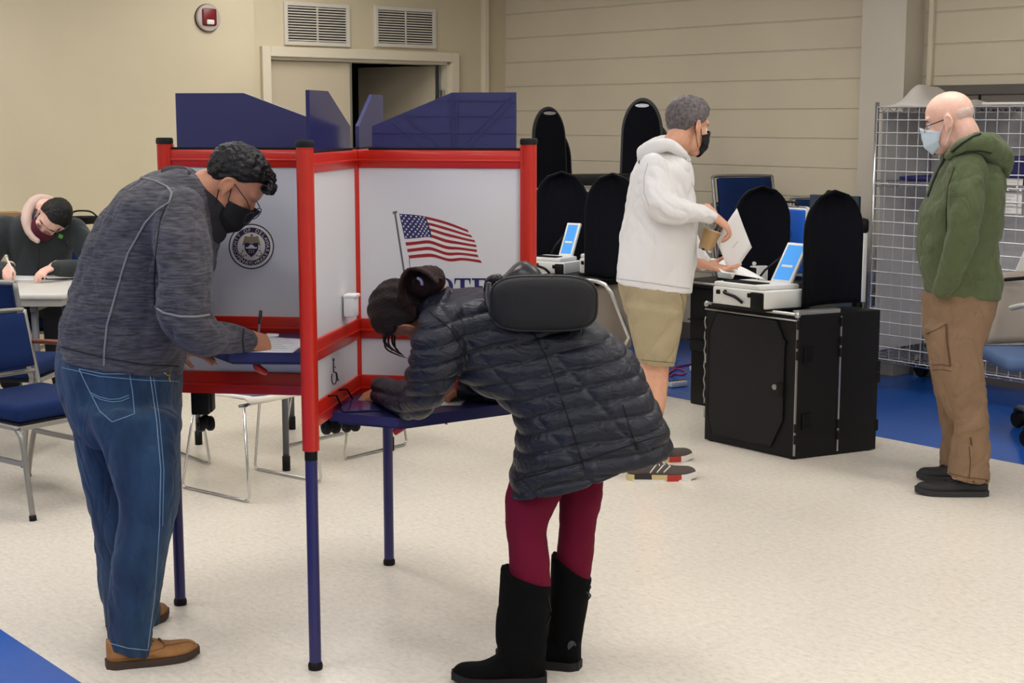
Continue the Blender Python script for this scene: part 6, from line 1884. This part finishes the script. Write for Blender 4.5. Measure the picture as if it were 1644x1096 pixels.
sil(b, [(1024, 260, 1050, 226, 6.98, .10), (1034, 250, 1070, 222, 6.98, .10), (1052, 240, 1084, 222, 6.98, .08)])
b.skin('hood', M_WHITEF, hood3, voxel=0.007, smooth=4, disp=folds(0.006, 12, (0.8, 0, 0.4), 0.4))
t3 = bvh_of(hood3)
line_on(hood3, [(1027, 262), (1024, 255), (1034, 247), (1050, 236), (1064, 230)], 0.0028, 'hood_shade_line', mat('hood_gap_shade', (60, 60, 64), rough=0.8), hood3, tree=t3, lift=0.004)  # dark grey line painting the shadow in the gap along the hood
line_on(hood3, [(990, 447), (1040, 453), (1112, 464)], 0.0024, 'hem_seam', mat('seam_white', (190, 188, 186), rough=0.9), hood3, tree=t3)
line_on(hood3, [(1040, 262), (1034, 285), (1034, 310), (1042, 330)], 0.0018, 'sleeve_seam', MATS['seam_white'], hood3, tree=t3)
MB().tube([at(1102, 252, 6.86), at(1107, 275, 6.85), at(1113, 300, 6.86)], 0.003, seg=6, smooth=4).build('drawcord', M_WHITEF, hood3, smooth=True)
b = MB(); sil(b, HIP3); sil(b, SHN3, flat1=True); sil(b, SHF3, flat1=True)
f3c = folds(0.012, 8, (0.6, 0, 0.8), 0.4, off=9)
shorts = b.skin('shorts', M_KHAKI, p3, voxel=0.008, smooth=3, disp=f3c)
line_on(shorts, [(1092, 470), (1097, 485), (1096, 505)], 0.002, 'pocket_seam', mat('khaki_seam', (118, 106, 78), rough=0.9), shorts)
line_on(shorts, [(1026, 577), (1055, 580), (1083, 582)], 0.0016, 'hem_seam', MATS['khaki_seam'], shorts)
sole3 = [(0, .09, mat('sole_cream', (196, 180, 134), rough=0.7)), (.085, .34, mat('sole_dark', (44, 40, 40), rough=0.7)), (.335, .56, MATS['sole_cream']), (.555, .77, mat('sole_red', (170, 50, 40), rough=0.6)), (.765, 1, M_SW)]
sA, hl, dd_, ss_, LL, *_ = shoe(p3, h3n, t3n, None, M_SHOEG, M_SW, 0.102, 0.098, 0.030, (M_SW, 4), name='trainer', sole_mats=sole3)
MB().obox(hl + dd_ * 0.02 + Z * 0.004 - ss_ * 0.0, hl + dd_ * (LL - 0.03) + Z * 0.004, 0.108, 0.008).build('outsole', M_SW, sA)
ts = bvh_of(sA)
for k in range(3):
    x0 = 1040 + k * 11
    line_on(sA, [(x0 + 3.5, 759 - k * 0.5), (x0 + 14, 745 + k * 1.5)], 0.0032, 'side_stripe', M_SW, sA, tree=ts, lift=0.0008, step=3)
sB, *_ = shoe(p3, h3f, t3f, None, M_SHOEG, M_SW, 0.100, 0.096, 0.028, (M_SW, 4), name='trainer', sole_mats=sole3)
def mk_g(x, y, z):
    line = -0.040 if x < -0.06 else (-0.040 + 0.055 * sm(-0.06, -0.01, x) if x < 0.0 else 0.018 + 0.066 * sm(0.012, 0.07, x))
    return sm(line - 0.006, line + 0.018, z)
hair(F3, 'hair', M_HAIRG, p3, 0.012, mk_g, 0.0025, 30, lambda base, d: 0.010 * sm(0.07, 0.125, base.z) * sm(0.0, 0.06, base.x) + 0.007 * sm(0.05, 0.12, base.z) * abs(noise.noise(V((base.x * 25, base.y * 70, base.z * 25)))) + 0.003 * noise.noise(V((base.x * 60, base.y * 150, base.z * 40))))
mask_piece(F3, M_MBLACK, p3, size=1.0, drop=0.004)
eyes(F3, p3, M_WHITE, M_HAIRG)
# the drink and the sheets he carries
M_GLASS = mat('clear_glass', (245, 248, 248), rough=0.03, trans=1.0, ior=1.3)
M_DRINK = mat('milky_drink', (168, 136, 92), rough=0.15)
cb_, ct_ = at(1131.5, 402, 6.86), at(1147.5, 360, 6.86)
ax = (ct_ - cb_).normalized(); Hc = (ct_ - cb_).length
cup = empty('drinking_glass', cb_, 'glass of milky brown drink dangling from the hand of the man in white', 'glass')
MB().lathe([(0.001, 0.0), (0.030, 0.0), (0.032, 0.004), (0.046, Hc), (0.0445, Hc), (0.0305, 0.008), (0.001, 0.008)], cb_, ax, 32).build('glass_wall', M_GLASS, cup, auto=40)
MB().lathe([(0.001, 0.0085), (0.0326, 0.0085), (0.0436, Hc * 0.76), (0.001, Hc * 0.76)], cb_, ax, 32).build('drink', M_DRINK, cup, auto=40)
MB().lathe([(0.001, Hc * 0.761), (0.0436, Hc * 0.761), (0.0440, Hc * 0.79), (0.001, Hc * 0.79)], cb_, ax, 32).build('foam', mat('foam', (206, 190, 164), rough=0.8), cup, auto=40)
def loose_sheet(c4, label, bend=0.0, marks=(), nm_='ballot_paper'):
    rows = []
    n = (c4[1] - c4[0]).cross(c4[3] - c4[0]).normalized()
    for j in range(9):
        t = j / 8
        rows.append([c4[0].lerp(c4[1], i / 8).lerp(c4[3].lerp(c4[2], i / 8), t) + n * bend * (math.sin(PI * t) + 0.3 * math.sin(PI * i / 8)) for i in range(9)])
    o = tag(MB().sheet(rows, 0.0009).build(nm_, M_PAPER, smooth=True), label, 'paper')
    tr_ = bvh_of(o)
    for a_, b__ in marks:
        line_on(o, [a_, b__], 0.0009, 'printed_mark', ink('grey_print', (150, 150, 150)), o, tree=tr_, lift=0.0004, step=3)
    return o
loose_sheet([at(1183, 334, 6.93), at(1207, 397, 7.02), at(1176, 448, 7.00), at(1151, 388, 6.91)], 'white sheet hanging point down from the hand of the man in white', 0.008, (((1154, 398), (1156, 386)), ((1176, 398), (1185, 387))))
loose_sheet([at(1138, 414, 7.10), at(1166, 418, 7.16), at(1230, 449, 7.02), at(1158, 437, 6.90)], 'white sheet lying flat on the lower hand of the man in white', -0.006, ())

# ---------------------------------------------------------------- bald man in the green jacket
M_GREEN = mat('jacket_green', (78, 90, 56), rough=0.75, bump=0.3, bscale=260, var=0.08, vscale=14, sheen=0.1)
M_TANP = mat('trousers_tan', (130, 104, 80), rough=0.85, bump=0.3, bscale=400, var=0.06, vscale=12)
wrinkle(M_GREEN, 9, 0.7, (1, 1, 0.6), 0.025); wrinkle(M_TANP, 8, 0.7, (1, 1, 0.6), 0.025)
M_SHOEB = mat('shoe_black', (24, 24, 26), rough=0.6, bump=0.3, bscale=160)
p4 = empty('person', (2.05, 6.68, 0), 'bald man in green hooded jacket and tan trousers with a hand in his pocket', 'person')
Y4 = 6.68
F4 = Frame(at(1524, 198, Y4), (-0.86, 0.40, -0.26), (-0.26, 0.1, 0.96), 1.06)
TOR4 = [(1488, 468, 1602, 480, Y4, .175), (1480, 438, 1604, 452, Y4, .185), (1473, 402, 1598, 402, Y4, .19), (1475, 355, 1606, 372, Y4, .20), (1486, 322, 1611, 325, Y4, .21), (1498, 288, 1609, 292, Y4, .21), (1509, 264, 1602, 266, Y4, .17), (1516, 248, 1590, 248, Y4, .11), (1522, 236, 1578, 230, Y4, .085)]
ARM4 = [(at(1553, 275, 6.50), .086), (at(1550, 320, 6.45), .082), (at(1546, 370, 6.43), .074), (at(1534, 412, 6.45), .064), (at(1520, 448, 6.50), .054), (at(1514, 466, 6.54), .046)]
ARM4F = [(at(1548, 275, 6.86), .084), (at(1540, 330, 6.92), .076), (at(1530, 385, 6.94), .068), (at(1512, 430, 6.90), .056), (at(1508, 462, 6.83), .044)]
HIP4 = [(1487, 466, 1600, 476, Y4, .17), (1484, 500, 1595, 505, Y4, .175), (1485, 536, 1584, 542, Y4, .17)]
LGN4 = [(1484, 525, 1584, 535, 6.60, .10), (1490, 570, 1577, 572, 6.58, .096), (1502, 612, 1581, 618, 6.56, .09), (1517, 648, 1588, 652, 6.55, .085), (1530, 690, 1590, 698, 6.54, .08), (1525, 730, 1590, 738, 6.53, .078), (1517, 763, 1588, 776, 6.53, .08)]
LGF4 = [(1486, 525, 1574, 535, 6.78, .10), (1490, 572, 1570, 575, 6.80, .094), (1500, 640, 1572, 645, 6.83, .084), (1514, 700, 1574, 704, 6.84, .078), (1510, 748, 1572, 752, 6.85, .078)]
b = MB()
sil(b, TOR4, -0.034); limb(b, ARM4, -0.022); limb(b, ARM4F, -0.022)
sil(b, HIP4, -0.032); sil(b, LGN4, -0.03); sil(b, LGF4, -0.03)
h4n, t4n, h4f, t4f = atz(1585, 795, 0), atz(1470, 792, 0), atz(1570, 770, 0), atz(1473, 769, 0)
foot(b, h4n, t4n, at(1552, 745, 6.54)); foot(b, h4f, t4f, at(1545, 735, 6.84))
limb(b, [(at(1550, 245, Y4), .072), (F4.p(-0.045, 0, -0.07), .072), (F4.p(-0.03, 0, 0.0), .068)])
head(b, F4)
for frm in (): pass
hand(b, at(1518, 468, 6.575), (0.05, 0.14, -0.98), (-0.30, -0.92, 0.05), 1, 0.8, curl=((0.2, 0.3, 0.2),) * 4, thumb=(0.5, 0.3), r0=0.028)
hand(b, at(1514, 468, 6.79), (0.05, -0.14, -0.98), (-0.30, 0.92, 0.05), -1, 0.8, curl=((0.2, 0.3, 0.2),) * 4, thumb=(0.5, 0.3), r0=0.028)
body4 = b.skin('body', M_SKINP, p4, voxel=0.0055, smooth=2)
b = MB(); sil(b, TOR4, flat0=True); limb(b, ARM4); limb(b, ARM4F)
f4 = folds(0.017, 6.0, (0.2, 0, 1), 0.5, off=12); f4b = folds(0.010, 14, (0.8, 0, 0.3), 0.4, off=3)
jac4 = b.skin('jacket', M_GREEN, p4, voxel=0.0085, smooth=3, disp=lambda p, n: (f4(p, n) + f4b(p, n)) * sm(0.84, 0.95, p.z))
b = MB()
b.tube([at(1524, 250, 6.52), at(1545, 236, 6.49), at(1572, 230, 6.50), at(1594, 246, 6.58), at(1600, 258, 6.68), at(1594, 246, 6.78), at(1572, 230, 6.86), at(1545, 236, 6.87), at(1524, 250, 6.84)], [.024, .036, .052, .066, .072, .066, .052, .036, .024], seg=16, smooth=4, round_ends=True)
sil(b, [(1560, 222, 1600, 216, 6.68, .12), (1572, 240, 1618, 240, 6.68, .13), (1586, 266, 1622, 262, 6.68, .12), (1598, 284, 1616, 284, 6.68, .09)])
hd4 = b.skin('hood', M_GREEN, jac4, voxel=0.0075, smooth=4, disp=folds(0.007, 12, (0.7, 0, -0.4), 0.4))
t4 = bvh_of(jac4); th4 = bvh_of(hd4)
M_ZIP = mat('zip_black', (14, 14, 15), rough=0.7)
line_on(jac4, [(1519, 252), (1511, 266), (1503, 282), (1496, 300), (1490, 316)], 0.011, 'zip_placket', M_ZIP, jac4, tree=t4, lift=-0.003)
line_on(hd4, [(1528, 244), (1545, 230), (1562, 219), (1574, 215)], 0.006, 'hood_lining', M_ZIP, hd4, tree=th4, lift=0.0, step=3)
line_on(hd4, [(1532, 252), (1552, 243), (1574, 242), (1592, 246)], 0.004, 'hood_seam', M_ZIP, hd4, tree=th4, lift=0.0, step=3)
line_on(jac4, [(1533, 268), (1522, 300), (1519, 340), (1519, 372)], 0.0025, 'sleeve_seam', mat('green_seam', (40, 52, 32), rough=0.9), jac4, tree=t4)
b = MB(); sil(b, HIP4); sil(b, LGN4, flat1=True); sil(b, LGF4, flat1=True)
f5 = folds(0.016, 6.5, (0.3, 0, 1), 0.4, off=5); f5b = folds(0.010, 13, (0.8, 0, 0.4), 0.4, off=7)
tro4 = b.skin('trousers', M_TANP, p4, voxel=0.008, smooth=3, disp=lambda p, n: f5(p, n) + f5b(p, n) * (1.5 if p.z < 0.5 else 0.8))
t5 = bvh_of(tro4); M_TSEAM = mat('tan_seam', (88, 62, 44), rough=0.9)
for pts, r in (([(1487, 536), (1502, 530), (1519, 520)], .0022), ([(1519, 520), (1521, 550), (1526, 588)], .0045), ([(1497, 586), (1512, 585), (1526, 588)], .0022), ([(1498, 594), (1512, 593), (1527, 596)], .0018), ([(1558, 702), (1560, 714)], .004), ([(1556, 716), (1558, 740), (1556, 768)], .0018), ([(1519, 758), (1550, 766), (1588, 770)], .002)):
    line_on(tro4, pts, r, 'seam', M_TSEAM, tro4, tree=t5)
for px, py in ((1563, 773), (1584, 771)):
    q = trace([(px, py)], t5, 0.001)
    if q: MB().ball(q[0], 0.006, seg=10).build('snap', M_TSEAM, tro4, smooth=True)
for hh, tt in ((h4n, t4n), (h4f, t4f)):
    shoe(p4, hh, tt, None, M_SHOEB, mat('sole_charcoal', (44, 44, 46), rough=0.8), 0.104, 0.085, 0.026, (M_ZIP, 3), name='shoe')
mask_piece(F4, mat('mask_blue', (196, 214, 226), rough=0.85), p4, loop_m=mat('loop_white', (236, 232, 228), rough=0.8), size=1.0, drop=0.004)
eyes(F4, p4, M_WHITE, mat('iris_brown', (60, 44, 36), rough=0.4))
# close cropped fringe of hair round the back
def mk_b(x, y, z):
    return sm(-0.01, -0.06, x) * sm(-0.045, 0.0, z) * (1 - sm(0.03, 0.09, z))
hair(F4, 'hair', mat('hair_white_stubble', (222, 196, 184), rough=0.8, bump=0.4, bscale=300), p4, 0.0022, mk_b, 0.002, 60)
gl4 = MB().tube([F4.p(-0.006, 0.082, 0.020), F4.p(0.05, 0.074, 0.014), F4.p(0.098, 0.058, 0.010)], 0.0022, seg=8, smooth=3).build('spectacles', M_GLASSF, p4, smooth=True)
MB().tube([F4.p(-0.006, -0.082, 0.020), F4.p(0.05, -0.074, 0.014), F4.p(0.098, -0.058, 0.010)], 0.0022, seg=8, smooth=3).build('temple', M_GLASSF, gl4, smooth=True)
for s in (-1, 1):
    P = [F4.p(0.101 - 0.006 * abs(math.cos(2 * PI * k / 18)), s * 0.034 + 0.024 * math.cos(2 * PI * k / 18), 0.0 + 0.017 * math.sin(2 * PI * k / 18)) for k in range(18)]
    MB().tube(P, 0.0013, seg=6, closed=True).build('lens_rim', M_GLASSF, gl4, smooth=True)
MB().tube([F4.p(0.102, -0.010, 0.004), F4.p(0.108, 0, 0.008), F4.p(0.102, 0.010, 0.004)], 0.0014, seg=6, smooth=3).build('bridge', M_GLASSF, gl4, smooth=True)

# ---------------------------------------------------------------- seated man writing at the table
M_DKGRN = mat('fleece_dark', (44, 50, 52), rough=0.95, bump=0.4, bscale=200, sheen=0.15)
M_CREAM = mat('hood_cream', (214, 188, 176), rough=0.95, bump=0.3, bscale=200)
M_WINE = mat('mask_wine', (84, 14, 40), rough=0.85)
p5 = empty('person', (-2.76, 9.1, 0), 'seated man in dark jacket, pale hood and wine red mask writing at the table', 'person')
Y5 = 9.02
F5 = Frame(at(82, 352, 8.86), (-0.27, -0.76, -0.59), (0.70, -0.32, 0.62), 1.04)
TOR5 = [(22, 500, 108, 500, 9.10, .13), (18, 440, 110, 440, 9.06, .14), (14, 400, 114, 402, Y5, .145), (10, 366, 120, 370, Y5 - .02, .14), (24, 348, 108, 352, Y5 - .02, .10), (44, 342, 92, 344, Y5, .06)]
ARM5R = [(at(10, 366, 8.98), .085), (at(-12, 400, 8.92), .080), (at(-24, 428, 8.84), .070), (at(-12, 434, 8.72), .056), (at(8, 432, 8.66), .052), (at(14, 431, 8.62), .046)]
ARM5L = [(at(118, 370, 8.98), .085), (at(136, 395, 8.94), .078), (at(148, 424, 8.88), .066), (at(126, 430, 8.76), .054), (at(98, 430, 8.66), .052), (at(90, 430, 8.62), .046)]
b = MB()
sil(b, TOR5, -0.034); limb(b, ARM5R, -0.022); limb(b, ARM5L, -0.022)
limb(b, [(at(70, 335, 8.96), .066), (F5.p(-0.04, 0, -0.06), .062), (F5.p(-0.02, 0, 0.0), .06)])
head(b, F5)
hand(b, at(15, 430, 8.60), (0.16, -0.93, -0.20), (0.1, -0.22, 0.97), -1, 0.84, curl=((0.6, 0.8, 0.5), (0.8, 0.9, 0.5), (0.95, 1.0, 0.6), (1.0, 1.0, 0.6)), thumb=(0.5, 0.45), r0=0.03)
hand(b, at(84, 429, 8.61), (-0.40, -0.88, -0.22), (0.10, -0.25, 0.96), 1, 0.84, curl=((0.35, 0.5, 0.3), (0.4, 0.55, 0.35), (0.5, 0.6, 0.4), (0.6, 0.6, 0.4)), thumb=(0.6, 0.3), r0=0.03)
hipz = 0.50
for s in (-1, 1):
    x = at(64, 400, Y5).x + s * 0.11
    limb(b, [(V((x, 9.16, hipz + 0.06)), .10), (V((x + s * 0.03, 8.95, hipz + 0.05)), .085), (V((x + s * 0.05, 8.78, hipz + 0.03)), .068), (V((x + s * 0.05, 8.76, 0.30)), .056), (V((x + s * 0.05, 8.84, 0.12)), .04)])
    foot(b, V((x + s * 0.05, 8.91, 0)), V((x + s * 0.06, 8.64, 0)), V((x + s * 0.05, 8.84, 0.12)))
body5 = b.skin('body', M_SKINP, p5, voxel=0.006, smooth=2)
b = MB(); sil(b, TOR5); limb(b, ARM5R); limb(b, ARM5L)
f6 = folds(0.016, 6, (0.3, 0, 1), 0.5, off=4)
jac5 = b.skin('jacket', M_DKGRN, p5, voxel=0.009, smooth=3, disp=f6)
xc5 = at(64, 400, Y5).x
b = MB()
for s in (-1, 1):
    x = xc5 + s * 0.11
    limb(b, [(V((x, 9.16, hipz + 0.06)), .115), (V((x + s * 0.03, 8.95, hipz + 0.05)), .098), (V((x + s * 0.05, 8.78, hipz + 0.03)), .080), (V((x + s * 0.05, 8.76, 0.30)), .070), (V((x + s * 0.05, 8.84, 0.11)), .062)])
b.ball(V((xc5, 9.16, hipz + 0.08)), (0.19, 0.13, 0.12), seg=20)
b.skin('trousers', mat('trousers_dark', (30, 32, 40), rough=0.9), p5, voxel=0.009, smooth=3)
for s in (-1, 1):
    shoe(p5, V((xc5 + s * 0.16, 8.92, 0)), V((xc5 + s * 0.17, 8.63, 0)), None, M_SHOEB, MATS['sole_charcoal'], 0.10, 0.08, 0.024, None, name='shoe')
b = MB()
b.tube([at(60, 386, 8.80), at(49, 374, 8.82), at(43, 358, 8.84), at(44, 340, 8.88), at(53, 326, 8.93), at(67, 320, 8.97), at(84, 325, 9.0), at(100, 340, 9.0), at(108, 358, 8.94)], [.020, .028, .032, .034, .034, .034, .034, .032, .026], seg=14, smooth=4, round_ends=True)
limb(b, [(at(60, 352, 8.98), .05), (at(74, 338, 9.02), .05)])
b.skin('hood', M_CREAM, jac5, voxel=0.007, smooth=3, disp=folds(0.005, 16, (0.2, 0, 1), 0.5))
MB().tube([at(63, 398, 8.84), at(62, 420, 8.84), at(61, 440, 8.86)], 0.004, seg=6).build('zip', M_ZIP, jac5, smooth=True)
def mk_s(x, y, z):
    line = -0.030 if x < -0.06 else (-0.030 + 0.052 * sm(-0.06, 0.0, x) if x < 0.0 else 0.022 + 0.058 * sm(0.0, 0.07, x))
    return sm(line - 0.006, line + 0.014, z)
hair(F5, 'hair', M_HAIRB, p5, 0.012, mk_s, 0.003, 60)
mask_piece(F5, M_WINE, p5, loop_m=M_SW, size=1.02, drop=0.012)
eyes(F5, p5, M_WHITE, M_HAIRB, closed=M_SKINP)
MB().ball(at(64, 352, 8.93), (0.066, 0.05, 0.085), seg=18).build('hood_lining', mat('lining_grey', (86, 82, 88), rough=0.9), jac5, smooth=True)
tj5 = bvh_of(jac5)
q = trace([(97, 379)], tj5, 0.004)
if q:
    MB().box(q[0], (0.028, 0.008, 0.024), Matrix.Rotation(0.5, 3, 'Y'), bevel=0.003).build('badge', mat('badge_green', (110, 180, 90), rough=0.5), jac5)
pen5 = empty('pen', at(14, 428, 8.5), 'white pen in the writing hand of the seated man', 'pen')
pa_, pb_ = at(22, 437, 8.46), at(9, 410, 8.50)
MB().tube([pa_, pa_.lerp(pb_, 0.07), pb_], [0.001, 0.004, 0.0042], seg=10).build('barrel', M_WHITE, pen5, smooth=True)
MB().tube([pa_.lerp(pb_, 0.9), pb_.lerp(pa_, -0.04)], [0.0046, 0.003], seg=10).build('cap', M_STEEL, pen5, smooth=True)
zt5 = 0.7405
sheet_on([(-30, 441), (60, 439), (66, 449), (-40, 452)], zt5, 'white paper under the writing hand of the seated man', 5)
sheet_on([(66, 439), (122, 438), (122, 446), (76, 447)], zt5, 'white paper under the resting hand of the seated man', 5)
